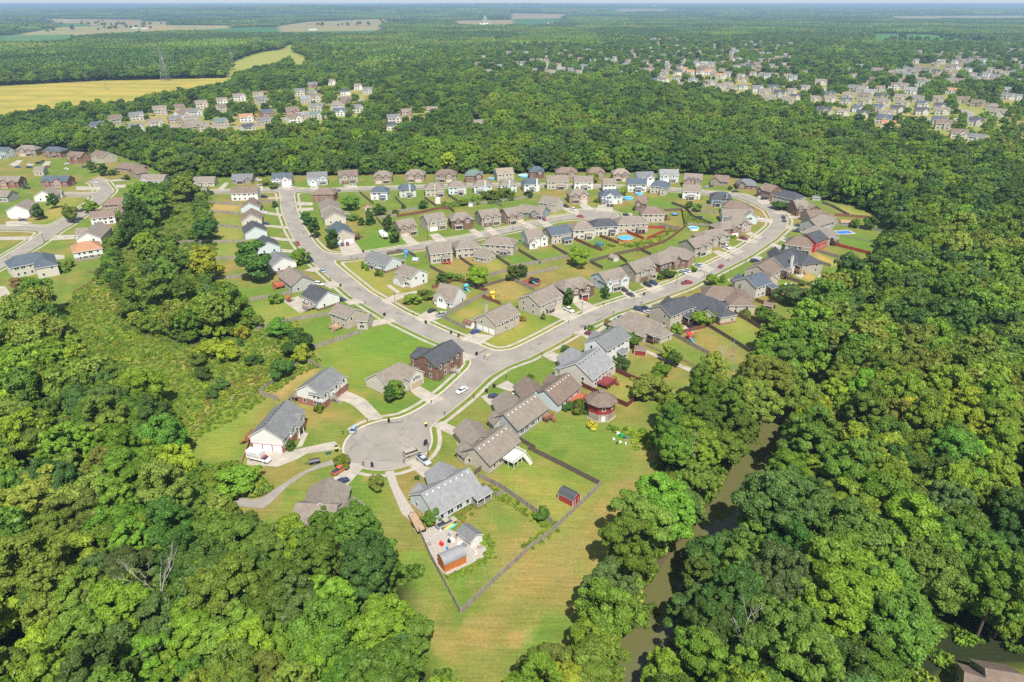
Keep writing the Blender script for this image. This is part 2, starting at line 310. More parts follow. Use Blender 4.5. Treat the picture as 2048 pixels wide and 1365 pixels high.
GR = C(.12, .185, .032); DRY = C(.25, .19, .07); LUSH = C(.095, .19, .026); DIRT = C(.42, .26, .12)
mixg = np.clip((N1_ * .6 + N2_ * .4 - .42) * 3.2, 0, 1)[:, None]; lawn = GR * (1 - mixg) + DRY * mixg * .75 + GR * mixg * .25
lawn = lawn * (1.0 + .26 * N3_[:, None])
for k in ('main', 'left'): paint(soft(OPEN[k], 3, 4), lawn * .85)
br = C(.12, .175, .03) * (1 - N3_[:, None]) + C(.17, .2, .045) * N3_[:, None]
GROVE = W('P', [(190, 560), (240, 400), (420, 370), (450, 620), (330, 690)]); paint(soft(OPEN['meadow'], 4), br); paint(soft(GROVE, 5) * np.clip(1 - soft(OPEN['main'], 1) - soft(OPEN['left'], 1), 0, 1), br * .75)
for k in ('suburbL', 'suburbL2', 'suburbL3', 'suburbR'): paint(soft(OPEN[k], 6), lawn * .85 + C(.09, .065, .03))
fd_ = fardist(gx, gy); paint(np.clip((34 - fd_) / 14, 0, 1), lawn * .8 + C(.08, .07, .03), .9)
paint(soft(OPEN['corner'], 2), lawn * .9 + C(.03, .01, 0)); paint(soft(OPEN['tarp'], 2), C(.3, .2, .1))
fld = C(.36, .30, .075) * (1 - N1_[:, None] * .55) + C(.17, .21, .04) * N1_[:, None] * .55
stripe = .5 + .5 * np.sin(gy / 9.0 + gx * .01 + N1_ * 3)
paint(soft(OPEN['field'], 6), fld * (.9 + .2 * stripe[:, None]))
paint(soft(OPEN['clearing'], 10), C(.24, .27, .07))
for k, c in dict(f1=(.36, .29, .16), f2=(.05, .17, .06), f3=(.34, .32, .15), f4=(.07, .2, .07), f5=(.36, .3, .15), f6=(.06, .19, .06), f7=(.34, .3, .16), g1=(.36, .3, .16), g2=(.06, .19, .07),
                 g3=(.38, .3, .17), g4=(.36, .3, .17), g5=(.36, .3, .18), h1=(.07, .22, .05), h2=(.25, .25, .09), h3=(.3, .28, .1), h4=(.33, .32, .22)).items():
    paint(soft(OPEN[k], 12) * (.8 + .2 * noise2(gx, gy, 130, 71)), np.array(c) * .8)
# patches of lusher, drier and bare ground (coordinates of their outlines)
PATCH = [('P', [(845, 1210), (880, 1190), (920, 1240), (1010, 1175), (1110, 1080), (1200, 985), (1255, 930), (1290, 905), (1285, 960), (1235, 1075), (1165, 1150), (1040, 1220), (1000, 1300), (990, 1370), (960, 1370), (905, 1290)], DRY * 1.05, 6, .8),
 ('P', [(930, 1120), (1040, 1050), (1120, 1020), (1100, 1090), (1000, 1160)], C(.36, .25, .11), 10, .65),
 ('P', [(920, 1080), (985, 1005), (1060, 1020), (1090, 1050), (1050, 1090), (960, 1150), (925, 1200), (895, 1165)], LUSH, 5, .8),
 ('P', [(1000, 1080), (1050, 1060), (1060, 1095), (1010, 1120)], DRY, 5, .8),
 ('P', [(970, 960), (1040, 905), (1190, 980), (1110, 1050)], C(.23, .25, .05), 6, .7),
 ('P', [(1060, 860), (1120, 820), (1260, 850), (1280, 920), (1180, 940), (1090, 900)], LUSH * 1.1, 8, .65),
 ('P', [(380, 850), (440, 800), (520, 800), (500, 860), (480, 920), (400, 930)], C(.17, .25, .035), 5, .75),
 ('P', [(430, 780), (520, 760), (560, 790), (480, 810)], DRY, 6, .7),
 ('P', [(620, 700), (780, 650), (870, 690), (830, 720), (760, 740), (700, 790), (690, 740)], C(.15, .25, .03), 8, .8),
 ('P', [(540, 780), (625, 730), (640, 750), (590, 770), (560, 800)], C(.42, .27, .13), 2.5, .75),
 ('P', [(740, 740), (800, 730), (930, 760), (940, 790), (880, 800), (820, 770)], LUSH, 4, .7),
 ('P', [(690, 830), (780, 800), (850, 810), (800, 835), (720, 830)], LUSH, 4, .8), ('P', [(600, 870), (690, 850), (660, 900), (610, 890)], LUSH, 4, .6),
 ('P', [(630, 830), (700, 820), (720, 845), (690, 850)], C(.33, .22, .09), 3, .6), ('P', [(860, 740), (975, 715), (970, 750), (900, 790)], LUSH, 4, .8),
 ('P', [(700, 950), (765, 940), (800, 1040), (720, 1010)], LUSH, 4, .7), ('P', [(950, 790), (985, 830), (900, 840)], DRY, 4, .5),
 ('N4', [(1080, 560), (1200, 490), (1540, 720), (1450, 790), (1200, 680)], DRY * 1.1, 4, .8), ('N4', [(720, 620), (880, 560), (1150, 740), (1080, 800), (850, 700)], LUSH, 5, .8),
 ('N4', [(1320, 420), (1500, 380), (1690, 520), (1620, 680), (1400, 560)], C(.2, .25, .045), 5, .7), ('N4', [(260, 1050), (330, 900), (570, 1000), (580, 1090), (450, 1180)], C(.25, .25, .06), 4, .7),
 ('C', [(560, 770), (740, 720), (840, 790), (800, 840), (650, 800)], DRY, 3, .8), ('C', [(850, 730), (980, 700), (1080, 770), (960, 800)], C(.26, .25, .06), 3, .7),
 ('C', [(1050, 700), (1150, 680), (1270, 735), (1180, 760)], LUSH, 3, .9), ('C', [(1230, 680), (1400, 640), (1480, 695), (1320, 735)], LUSH, 3, .9), ('C', [(1420, 620), (1530, 600), (1660, 660), (1560, 680)], LUSH, 3, .9),
 ('C', [(920, 910), (1080, 865), (1230, 935), (1120, 1010), (1000, 990)], DRY * 1.15, 3, .9), ('C', [(1450, 790), (1620, 740), (1700, 790), (1600, 830)], DRY * 1.1, 4, .8), ('C', [(40, 600), (190, 470), (380, 610), (100, 650)], LUSH, 4, .8),
 ('C', [(390, 570), (450, 480), (450, 700)], LUSH, 4, 0), ('C', [(640, 1140), (860, 1000), (1000, 1020), (870, 1130), (760, 1160)], C(.26, .26, .06), 4, .6), ('C', [(930, 1290), (1150, 1070), (1400, 1180), (1180, 1340)], C(.22, .25, .045), 5, .7),
 ('C', [(0, 1200), (300, 1160), (580, 1300), (440, 1365), (0, 1365)], LUSH * 1.05, 5, .8), ('C', [(0, 740), (80, 730), (350, 930), (180, 960), (0, 800)], C(.22, .24, .05), 4, .7),
 ('C', [(650, 570), (800, 530), (840, 555), (680, 580)], LUSH, 3, .8), ('C', [(990, 510), (1130, 470), (1190, 500), (1050, 520)], LUSH, 3, .8), ('C', [(1370, 400), (1480, 380), (1560, 440), (1400, 470)], C(.2, .25, .05), 3, .7),
 ('D', [(1190, 780), (1160, 700), (1250, 690), (1370, 740), (1310, 780)], C(.2, .25, .045), 3, .7), ('D', [(1330, 590), (1380, 570), (1520, 610), (1470, 660)], LUSH, 3, .8), ('D', [(1540, 510), (1580, 480), (1670, 500), (1640, 550)], LUSH, 3, .9),
 ('D', [(1240, 700), (1290, 680), (1360, 710), (1300, 735)], DRY, 2, .9), ('D', [(840, 290), (980, 330), (1080, 370), (1010, 380), (900, 350)], LUSH, 3, .8), ('D', [(560, 560), (640, 550), (760, 600), (650, 620)], DRY, 3, .8),
 ('D', [(910, 850), (1000, 800), (1100, 860), (960, 900)], C(.21, .25, .045), 3, .7), ('D', [(700, 580), (960, 500), (1060, 500), (900, 620), (500, 700), (480, 650)], C(.2, .22, .04), 4, .6),
 ('E', [(1000, 520), (1210, 560), (1200, 660), (940, 600)], LUSH, 3, .9), ('E', [(890, 330), (1170, 420), (1000, 420)], C(.24, .27, .07), 4, .8), ('E', [(800, 670), (960, 740), (900, 760), (790, 720)], C(.42, .3, .11), 3, .9),
 ('E', [(680, 830), (720, 800), (810, 830), (770, 870)], C(.4, .29, .1), 3, .9), ('E', [(560, 900), (640, 870), (770, 930), (740, 990)], C(.3, .28, .08), 4, .8), ('B', [(215, 340), (440, 340), (440, 410), (220, 390)], C(.36, .27, .1), 3, .8),
 ('B', [(230, 420), (430, 430), (480, 590), (270, 590)], C(.22, .24, .06), 4, .7), ('B', [(20, 620), (480, 610), (460, 700), (60, 700)], C(.24, .25, .07), 4, .6), ('B', [(270, 870), (650, 850), (820, 940), (400, 990)], LUSH, 4, .5),
 ('B', [(480, 1030), (720, 980), (1000, 1070), (560, 1190)], C(.2, .25, .05), 4, .7), ('B', [(780, 1170), (1040, 1130), (1250, 1200), (960, 1310)], LUSH, 4, .8), ('B', [(1240, 600), (1500, 500), (1560, 600), (1270, 660)], LUSH, 4, .8),
 ('B', [(1130, 740), (1260, 720), (1520, 930), (1400, 970)], C(.23, .24, .055), 4, .7), ('A', [(300, 570), (450, 490), (580, 500), (420, 640), (200, 680)], C(.25, .25, .06), 4, .7), ('A', [(470, 1180), (700, 1060), (880, 1070), (800, 1250), (520, 1300)], C(.27, .25, .065), 6, .8),
 ('P', [(372, 850), (420, 800), (500, 760), (560, 735), (570, 742), (500, 775), (430, 810), (385, 860)], C(.38, .31, .15), 2, .7), ('P', [(470, 700), (590, 690), (640, 715), (560, 712)], C(.34, .28, .12), 3, .6)]
pr_ = np.random.default_rng(44)
for _ in range(420):                                   # small worn, weedy or lusher spots scattered over the gardens
    px_, py_ = pr_.uniform(0, 1750), pr_.uniform(360, 1300); c_ = gp(px_, py_); r0_ = pr_.uniform(1.2, 5.5); k_ = int(pr_.integers(0, 4)); PATCH.append(('W', (c_.x, c_.y, r0_, r0_ * pr_.uniform(.4, 1), pr_.uniform(0, 3.1)), [DRY * 1.1, DIRT * .9, LUSH * .8, LUSH * 1.15][k_], 0, pr_.uniform(.25, .7)))
wood_ = ~(inpoly(gx, gy, OPEN['main']) | inpoly(gx, gy, OPEN['left']) | inpoly(gx, gy, OPEN['meadow']))
for reg, pts, c, s_, a_ in PATCH:
    if reg == 'W':
        cx_, cy_, ra_, rb_, th_ = pts; q_ = (np.abs(gx - cx_) < ra_ * 2) & (np.abs(gy - cy_) < ra_ * 2) & ~wood_
        if q_.any():
            dx_ = gx[q_] - cx_; dy_ = gy[q_] - cy_; e_ = ((dx_ * cos(th_) + dy_ * sin(th_)) / ra_) ** 2 + ((dy_ * cos(th_) - dx_ * sin(th_)) / rb_) ** 2
            m = np.zeros(gx.size); m[q_] = np.clip(1.4 - e_, 0, 1) * (.5 + .5 * N3_[q_]); paint(m, c, a_)
        continue
    p = W(reg, pts); m = soft(p, s_)
    if (m > 0).any(): paint(m * (.7 + .3 * N2_), c, a_)
paint((riverd(gx, gy) < 10).astype(float), C(.11, .085, .05), .8)
v = np.column_stack([gx, gy, GZ.ravel()])
idx = np.arange(n_ * NX).reshape(n_, NX)
quads = np.stack([idx[:-1, :-1], idx[:-1, 1:], idx[1:, 1:], idx[1:, :-1]], -1).reshape(-1, 4)
def npmesh(name, v, quads, mats, smooth=False, k=4):
    me = bpy.data.meshes.new(name); me.vertices.add(len(v)); me.vertices.foreach_set('co', np.ascontiguousarray(v, dtype=np.float32).ravel())
    me.loops.add(quads.size); me.loops.foreach_set('vertex_index', quads.astype(np.int32).ravel())
    me.polygons.add(len(quads)); me.polygons.foreach_set('loop_start', np.arange(0, quads.size, k, dtype=np.int32))
    me.polygons.foreach_set('loop_total', np.full(len(quads), k, dtype=np.int32))
    if smooth: me.polygons.foreach_set('use_smooth', np.ones(len(quads), bool))
    for m in mats: me.materials.append(m)
    me.update(); return me
gm = bpy.data.materials.new('ground_cover'); gm.use_nodes = True
nn = gm.node_tree.nodes; ll = gm.node_tree.links; pb = nn['Principled BSDF']; pb.inputs['Roughness'].default_value = .95; pb.inputs['Specular IOR Level'].default_value = .15
at = nn.new('ShaderNodeAttribute'); at.attribute_name = 'cover'
geo = nn.new('ShaderNodeNewGeometry')
def nz(scale, detail, lo, hi, rough=.6):
    a = nn.new('ShaderNodeTexNoise'); a.inputs['Scale'].default_value = scale; a.inputs['Detail'].default_value = detail; a.inputs['Roughness'].default_value = rough
    ll.new(geo.outputs['Position'], a.inputs['Vector'])
    b = nn.new('ShaderNodeMapRange'); b.inputs[1].default_value = .3; b.inputs[2].default_value = .7; b.inputs[3].default_value = lo; b.inputs[4].default_value = hi
    ll.new(a.outputs[0], b.inputs[0]); return b.outputs[0]
v1 = nn.new('ShaderNodeVectorMath'); v1.operation = 'SCALE'; ll.new(at.outputs['Color'], v1.inputs[0]); ll.new(nz(1.6, 6, .72, 1.28, .75), v1.inputs['Scale'])
v2 = nn.new('ShaderNodeMixRGB'); v2.blend_type = 'MULTIPLY'; ll.new(v1.outputs[0], v2.inputs[1]); v2.inputs[2].default_value = (1.28, 1.0, .95, 1); ll.new(nz(.12, 5, 0, 1, .7), v2.inputs[0])
mpg = nn.new('ShaderNodeMapping'); mpg.inputs['Rotation'].default_value = (0, 0, .9); mpg.inputs['Scale'].default_value = (.12, 1.5, 1); ll.new(geo.outputs['Position'], mpg.inputs[0]); ns_ = nn.new('ShaderNodeTexNoise'); ns_.inputs['Scale'].default_value = 1; ns_.inputs['Detail'].default_value = 3; ll.new(mpg.outputs[0], ns_.inputs['Vector'])
msr = nn.new('ShaderNodeMapRange'); msr.inputs[1].default_value = .35; msr.inputs[2].default_value = .65; msr.inputs[3].default_value = .9; msr.inputs[4].default_value = 1.1; ll.new(ns_.outputs[0], msr.inputs[0]); v4 = nn.new('ShaderNodeVectorMath'); v4.operation = 'SCALE'; ll.new(v2.outputs[0], v4.inputs[0]); ll.new(msr.outputs[0], v4.inputs['Scale'])
v3 = nn.new('ShaderNodeMixRGB'); v3.blend_type = 'MULTIPLY'; ll.new(v4.outputs[0], v3.inputs[1]); v3.inputs[2].default_value = (.72, .86, .66, 1); ll.new(nz(.42, 6, 0, .9, .75), v3.inputs[0])
ll.new(v3.outputs[0], pb.inputs['Base Color'])
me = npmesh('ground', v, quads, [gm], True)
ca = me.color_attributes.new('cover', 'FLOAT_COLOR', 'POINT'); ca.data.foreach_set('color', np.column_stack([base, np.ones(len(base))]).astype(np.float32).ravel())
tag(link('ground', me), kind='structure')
# river
wm = bpy.data.materials.new('river_water'); wm.use_nodes = True; q = wm.node_tree.nodes['Principled BSDF']
q.inputs['Base Color'].default_value = (.105, .105, .04, 1); q.inputs['Roughness'].default_value = .07; q.inputs['Specular IOR Level'].default_value = .5
tn = wm.node_tree.nodes.new('ShaderNodeTexNoise'); tn.inputs['Scale'].default_value = .7; tn.inputs['Detail'].default_value = 4
bp = wm.node_tree.nodes.new('ShaderNodeBump'); bp.inputs['Strength'].default_value = .12; bp.inputs['Distance'].default_value = .2
tcc = wm.node_tree.nodes.new('ShaderNodeNewGeometry'); wm.node_tree.links.new(tcc.outputs['Position'], tn.inputs['Vector'])
wm.node_tree.links.new(tn.outputs[0], bp.inputs['Height']); wm.node_tree.links.new(bp.outputs[0], q.inputs['Normal'])
b = MB(); L_ = []; R_ = []
for i in range(len(RIVER)):
    a0 = RIVER[max(i - 1, 0)]; a1 = RIVER[min(i + 1, len(RIVER) - 1)]; d = (a1 - a0) / np.linalg.norm(a1 - a0); nrm = np.array([-d[1], d[0]]) * 10
    L_.append(RIVER[i] + nrm); R_.append(RIVER[i] - nrm)
for i in range(len(RIVER)): b.v += [(*L_[i], -3.0), (*R_[i], -3.0)]
for i in range(len(RIVER) - 1): b.f.append([2 * i, 2 * i + 1, 2 * i + 3, 2 * i + 2]); b.m.append(0)
tag(b.build('river', wm), kind='structure')
# ---------------------------------------------------------------- roads as bands of one distance field (rounded junctions, rolled kerbs, pavements)
def pl(reg, pts): return W(reg, pts)
ROADS = [(pl('P', [(573, 378), (578, 420), (592, 455), (610, 485), (640, 520), (675, 550), (720, 588), (790, 630), (870, 668), (940, 697), (985, 722)]), 4.6),
 (pl('P', [(985, 722), (950, 752), (910, 790), (868, 822), (815, 855)]), 4.6), (pl('P', [(775, 888), (776, 888.5)]), 12.9),
 (pl('P', [(985, 722), (1040, 708), (1090, 683), (1150, 650), (1215, 620), (1290, 595), (1360, 570), (1420, 540), (1480, 510), (1530, 478), (1556, 455), (1560, 440), (1548, 422), (1518, 405), (1480, 392), (1440, 388)]), 4.6),
 (pl('P', [(640, 512), (700, 515), (760, 506), (850, 492), (950, 474), (1040, 455), (1110, 438), (1160, 432)]), 4.3), (pl('P', [(1190, 430), (1192, 430)]), 14.0),
 (pl('P', [(300, 383), (420, 384), (573, 380), (640, 382), (720, 378), (860, 374), (1000, 370), (1150, 372), (1300, 376), (1440, 388)]), 4.3),
 (pl('P', [(-60, 560), (0, 528), (60, 492), (120, 452), (165, 425), (195, 402), (212, 382), (200, 366), (165, 352), (110, 342), (60, 335), (-60, 333)]), 4.6), (pl('P', [(-60, 458), (40, 456), (90, 458), (118, 452)]), 4.3),
 (pl('P', [(90, 389), (160, 390), (205, 388)]), 4.0)]
def sdf_roads(x, y, k=7.0):
    ds = [pdist(x, y, p) - w_ for p, w_ in ROADS]
    s = np.zeros(np.shape(x)); m = np.minimum.reduce(ds)
    for d in ds: s = s + np.exp(-np.clip((d - m) / (k * .35), 0, 50))
    return m - k * .35 * np.log(s) * np.clip(1 - m / 12, 0, 1)
def band(name, x0, x1, y0, y1, g, lo, hi, zf, m, sdf=sdf_roads, cond=None):
    X, Y = np.meshgrid(np.arange(x0, x1, g), np.arange(y0, y1, g)); S = sdf(X, Y)
    mb = MB()
    mn = np.minimum.reduce([S[:-1, :-1], S[1:, :-1], S[:-1, 1:], S[1:, 1:]]); mx = np.maximum.reduce([S[:-1, :-1], S[1:, :-1], S[:-1, 1:], S[1:, 1:]])
    I, J = np.where((mx > lo) & (mn < hi))
    for i, j in zip(I, J):
        poly = [(X[i, j], Y[i, j], S[i, j]), (X[i, j + 1], Y[i, j + 1], S[i, j + 1]), (X[i + 1, j + 1], Y[i + 1, j + 1], S[i + 1, j + 1]), (X[i + 1, j], Y[i + 1, j], S[i + 1, j])]
        for thr, sg in ((lo, 1), (hi, -1)):
            out = []
            for a in range(len(poly)):
                p, q2 = poly[a], poly[(a + 1) % len(poly)]; fp = sg * (p[2] - thr); fq = sg * (q2[2] - thr)
                if fp >= 0: out.append(p)
                if (fp >= 0) != (fq >= 0):
                    t = fp / (fp - fq); out.append(tuple(p[c] + (q2[c] - p[c]) * t for c in range(3)))
            poly = out
            if len(poly) < 3: break
        if len(poly) < 3: continue
        if cond and not cond(poly[0][0], poly[0][1]): continue
        mb.add([(p[0], p[1], zf(p[2])) for p in poly], [tuple(range(len(poly)))])
    return tag(mb.build(name, m), kind='structure')
ASPH = mat('worn_asphalt', (.25, .228, .2), rough=.9, var=.14, scale=.14)
nA = ASPH.node_tree; bA = nA.nodes['Principled BSDF']; oldA = bA.inputs['Base Color'].links[0].from_socket
n2 = nA.nodes.new('ShaderNodeTexNoise'); n2.inputs['Scale'].default_value = 1.3; n2.inputs['Detail'].default_value = 8; n2.inputs['Roughness'].default_value = .8
t2 = nA.nodes.new('ShaderNodeTexCoord'); nA.links.new(t2.outputs['Object'], n2.inputs['Vector'])
r2 = nA.nodes.new('ShaderNodeMapRange'); r2.inputs[1].default_value = .3; r2.inputs[2].default_value = .7; r2.inputs[3].default_value = .9; r2.inputs[4].default_value = 1.1
nA.links.new(n2.outputs[0], r2.inputs[0]); s2 = nA.nodes.new('ShaderNodeVectorMath'); s2.operation = 'SCALE'; nA.links.new(oldA, s2.inputs[0]); nA.links.new(r2.outputs[0], s2.inputs['Scale']); nA.links.new(s2.outputs[0], bA.inputs['Base Color'])
KERB = mat('kerb_concrete', (.43, .385, .30), rough=.9, var=.12, scale=.5)
vo = nA.nodes.new('ShaderNodeTexVoronoi'); vo.feature = 'DISTANCE_TO_EDGE'; vo.inputs['Scale'].default_value = .085; nd = nA.nodes.new('ShaderNodeTexNoise'); nd.inputs['Scale'].default_value = .5; nd.inputs['Detail'].default_value = 4
ad = nA.nodes.new('ShaderNodeVectorMath'); ad.operation = 'MULTIPLY_ADD'; ad.inputs[1].default_value = (3, 3, 3); nA.links.new(t2.outputs['Object'], nd.inputs['Vector']); nA.links.new(nd.outputs['Color'], ad.inputs[0]); nA.links.new(t2.outputs['Object'], ad.inputs[2]); nA.links.new(ad.outputs[0], vo.inputs['Vector'])
vr = nA.nodes.new('ShaderNodeMapRange'); vr.inputs[1].default_value = 0; vr.inputs[2].default_value = .014; vr.inputs[3].default_value = .72; vr.inputs[4].default_value = 1; nA.links.new(vo.outputs['Distance'], vr.inputs[0])
s3 = nA.nodes.new('ShaderNodeVectorMath'); s3.operation = 'SCALE'; nA.links.new(s2.outputs[0], s3.inputs[0]); nA.links.new(vr.outputs[0], s3.inputs['Scale']); nA.links.new(s3.outputs[0], bA.inputs['Base Color'])
def near(x, y): return True
B_ = (-320, 240, 125, 560)
band('road', *B_, 1.6, -99, 0, lambda s: .010, ASPH)
band('kerb', *B_, 1.2, 0, .55, lambda s: .012 + .12 * min(1, max(0, s) / .3), KERB)
def swc(x, y):
    p = proj(x, y, 0); return not (p[1] > 860 and p[0] < 700)
band('pavement', *B_, 1.2, 2.0, 3.3, lambda s: .022, CONC, cond=swc)
# far streets of the suburbs behind
ROADS2 = [(pl('R2', [(770, 178), (830, 180), (900, 190), (950, 205), (975, 225), (960, 250), (900, 275), (840, 285), (700, 325), (560, 352), (400, 358), (200, 372), (20, 392)]), 4), (pl('R1', [(2030, 465), (1900, 540), (1500, 560), (1200, 560), (900, 545), (640, 600), (300, 640)]), 4),
 (pl('R2', [(1360, 400), (1420, 385), (1440, 380)]), 11), (pl('R2', [(600, 118), (700, 108), (880, 95)]), 6), (pl('R5', [(740, 900), (900, 905), (1100, 910), (1480, 925), (1510, 880), (1480, 830), (1410, 800), (1340, 790), (1150, 790)]), 5), (pl('R4', [(1500, 655), (1760, 665), (1860, 620), (1880, 590)]), 4),
 (pl('R4', [(1480, 600), (1530, 570), (1530, 500)]), 4), (pl('H', [(1480, 700), (1700, 700), (1760, 690)]), 4)]
def sdf2(x, y):
    return np.minimum.reduce([pdist(x, y, p) - w_ for p, w_ in ROADS2])
allp = np.vstack([p for p, _ in ROADS2])
for nm, lo, hi, zf, m_ in (('road', -99, 0, lambda s: .03, ASPH), ('pavement', 0, 1.5, lambda s: .05, CONC)):
    band(nm, allp[:, 0].min() - 8, allp[:, 0].max() + 8, allp[:, 1].min() - 8, allp[:, 1].max() + 8, 3.5, lo, hi, zf, m_, sdf=sdf2)
# ---------------------------------------------------------------- driveways, patios, gravel
def sheet(name, reg, pts, z, m, k=None):
    p = [rg(reg, a, b_) for a, b_ in pts]; mb = MB(); n = len(p)
    A = sum(p[i].x * p[(i + 1) % n].y - p[(i + 1) % n].x * p[i].y for i in range(n))
    if A < 0: p = p[::-1]
    mb.add([(q_.x, q_.y, z) for q_ in p], [tuple(range(n))]); o = mb.build(name, m)
    bpy.context.view_layer.objects.active = None
    return tag(o, kind='structure')
DRV = [('N2', [(200, 830), (270, 860), (370, 905), (440, 980), (520, 1060), (530, 1085), (400, 1100), (330, 1030), (260, 965), (180, 925), (100, 930), (90, 880)]),
 ('N2', [(740, 790), (800, 750), (940, 830), (1085, 900), (970, 960), (820, 870)]), ('N2', [(1240, 470), (1375, 515), (1350, 540), (1245, 565)]), ('N2', [(1190, 650), (1230, 660), (1250, 610), (1280, 590), (1260, 570), (1240, 610), (1210, 625)]),
 ('C', [(440, 1120), (545, 1050), (600, 1080), (650, 1105), (510, 1155)]), ('N2', [(1225, 365), (1330, 295), (1540, 330), (1410, 410)]), ('N2', [(430, 190), (600, 160), (650, 200), (430, 245)]),
 ('N1', [(535, 850), (740, 850), (830, 850), (1090, 795), (1140, 850), (1080, 855), (900, 880), (830, 920), (700, 970), (490, 955), (495, 905)]), ('N1', [(830, 840), (880, 735), (910, 740), (868, 830)]),
 ('N1', [(1130, 940), (1240, 945), (1285, 975), (1150, 1130), (1080, 1060), (1090, 1010)]), ('N5', [(735, 440), (830, 385), (970, 500), (970, 560), (920, 590)]), ('N5', [(955, 90), (1070, 60), (1250, 140), (1245, 200), (1200, 210)]), ('N5', [(1195, 200), (1240, 190), (1225, 280), (1200, 270)]),
 ('N3', [(280, 880), (355, 855), (420, 890), (430, 960), (400, 1000)]), ('N3', [(415, 790), (520, 735), (610, 790), (600, 830), (560, 840)]), ('N3', [(850, 515), (930, 475), (1060, 520), (1070, 560), (980, 620), (990, 580), (900, 545)]), ('N3', [(1120, 300), (1250, 250), (1310, 290), (1290, 350), (1240, 345)]),
 ('N3', [(900, 130), (1020, 75), (1200, 150), (1080, 205)]), ('C', [(1510, 1000), (1560, 975), (1706, 1050), (1600, 1090)]), ('D', [(620, 900), (690, 905), (800, 970), (705, 985)]), ('D', [(780, 880), (900, 875), (960, 915), (870, 950)]), ('D', [(1020, 790), (1110, 775), (1240, 815), (1180, 845)]),
 ('D', [(1130, 745), (1200, 735), (1300, 780), (1250, 805)]), ('D', [(1270, 660), (1320, 650), (1430, 695), (1370, 715)]), ('D', [(1340, 640), (1380, 615), (1500, 660), (1440, 680)]), ('D', [(1440, 580), (1480, 560), (1600, 590), (1570, 610)]), ('D', [(1500, 540), (1540, 525), (1625, 560), (1600, 580)]),
 ('D', [(1560, 450), (1570, 425), (1690, 440), (1690, 470)]), ('D', [(1380, 850), (1420, 840), (1470, 850), (1440, 870), (1390, 865)]), ('D', [(590, 1150), (640, 1090), (740, 1060), (760, 1090), (690, 1160)]), ('D', [(400, 1240), (500, 1190), (560, 1140), (600, 1150), (480, 1230), (430, 1260)]), ('D', [(730, 1060), (860, 1020), (880, 1080), (800, 1090)]),
 ('C', [(355, 570), (410, 555), (475, 605), (405, 625)]), ('C', [(540, 545), (600, 535), (670, 590), (590, 600)]), ('C', [(810, 515), (850, 505), (925, 555), (870, 565)]), ('C', [(910, 500), (960, 490), (1035, 545), (970, 550)]), ('C', [(1165, 460), (1200, 455), (1275, 498), (1210, 508)]), ('C', [(1270, 440), (1310, 430), (1385, 482), (1330, 495)]),
 ('C', [(1560, 340), (1610, 330), (1670, 375), (1610, 385)]), ('C', [(1430, 365), (1460, 355), (1570, 390), (1550, 415)]), ('D', [(500, 345), (600, 335), (600, 390), (480, 385)]), ('D', [(640, 420), (720, 395), (740, 410), (680, 430)]),
 ('B', [(830, 320), (940, 325), (940, 345), (830, 345)]), ('B', [(835, 362), (945, 360), (945, 380), (840, 384)]), ('B', [(1105, 600), (1225, 585), (1285, 670), (1150, 690)]), ('B', [(630, 290), (735, 288), (738, 300), (630, 300)]), ('B', [(590, 385), (742, 405), (742, 422), (590, 400)]), ('B', [(600, 475), (765, 490), (770, 507), (600, 488)]),
 ('B', [(650, 560), (810, 575), (820, 593), (650, 580)]), ('B', [(690, 640), (860, 655), (870, 675), (690, 660)]), ('B', [(880, 790), (960, 765), (1010, 785), (940, 800)]), ('B', [(1000, 880), (1080, 860), (1150, 895), (1060, 915)]), ('B', [(1150, 1000), (1230, 980), (1300, 1010), (1190, 1025)]),
 ('B', [(730, 995), (840, 965), (960, 1040), (850, 1080)]), ('C', [(210, 1000), (300, 955), (470, 925), (490, 940), (340, 985), (260, 1025)]), ('C', [(245, 893), (272, 885), (345, 938), (325, 948)]), ('A', [(330, 790), (380, 752), (510, 750), (510, 780)]), ('A', [(0, 765), (225, 762), (215, 787), (0, 787)]), ('A', [(355, 885), (440, 890), (440, 915), (330, 925)]),
 ('A', [(40, 660), (150, 655), (230, 670), (150, 685), (40, 692)]), ('A', [(520, 420), (690, 425), (680, 445), (520, 447)]), ('A', [(690, 380), (860, 370), (870, 380), (780, 387)]), ('A', [(60, 275), (120, 240), (160, 245), (110, 285)]), ('A', [(310, 250), (350, 250), (330, 290), (280, 290)]), ('A', [(-60, 1095), (40, 1105), (70, 1150), (40, 1190), (-60, 1220)]),
 ('A', [(790, 410), (960, 405), (960, 425), (800, 430)]), ('B', [(740, 1180), (741, 1180), (740, 1181)]), ('N4', [(450, 610), (480, 630), (500, 700), (330, 800), (310, 740)]), ('N4', [(650, 680), (800, 750), (950, 810), (1110, 870), (1070, 895), (920, 830), (780, 770), (640, 705)]), ('N4', [(960, 500), (1050, 430), (1190, 470), (1010, 550)]),
 ('E', [(490, 380), (620, 400), (640, 410), (520, 405)]), ('E', [(600, 415), (700, 425), (700, 437), (605, 435)]), ('E', [(590, 480), (710, 495), (700, 510), (590, 505)]), ('E', [(560, 560), (640, 590), (600, 600), (530, 580)]), ('E', [(500, 600), (600, 640), (560, 650), (470, 620)]), ('E', [(380, 690), (430, 700), (390, 740), (340, 720)]), ('E', [(380, 310), (480, 300), (500, 330), (420, 340)]),
 ('E', [(650, 820), (690, 790), (720, 800), (690, 850)]), ('B', [(440, 215), (500, 215), (490, 255), (430, 255)]), ('B', [(290, 235), (340, 190), (370, 190), (330, 240)]), ('B', [(560, 190), (600, 190), (600, 245), (560, 245)]), ('B', [(730, 215), (800, 212), (810, 240), (740, 242)]), ('B', [(920, 220), (975, 212), (990, 240), (930, 240)]), ('B', [(1150, 205), (1240, 205), (1250, 230), (1150, 235)])]
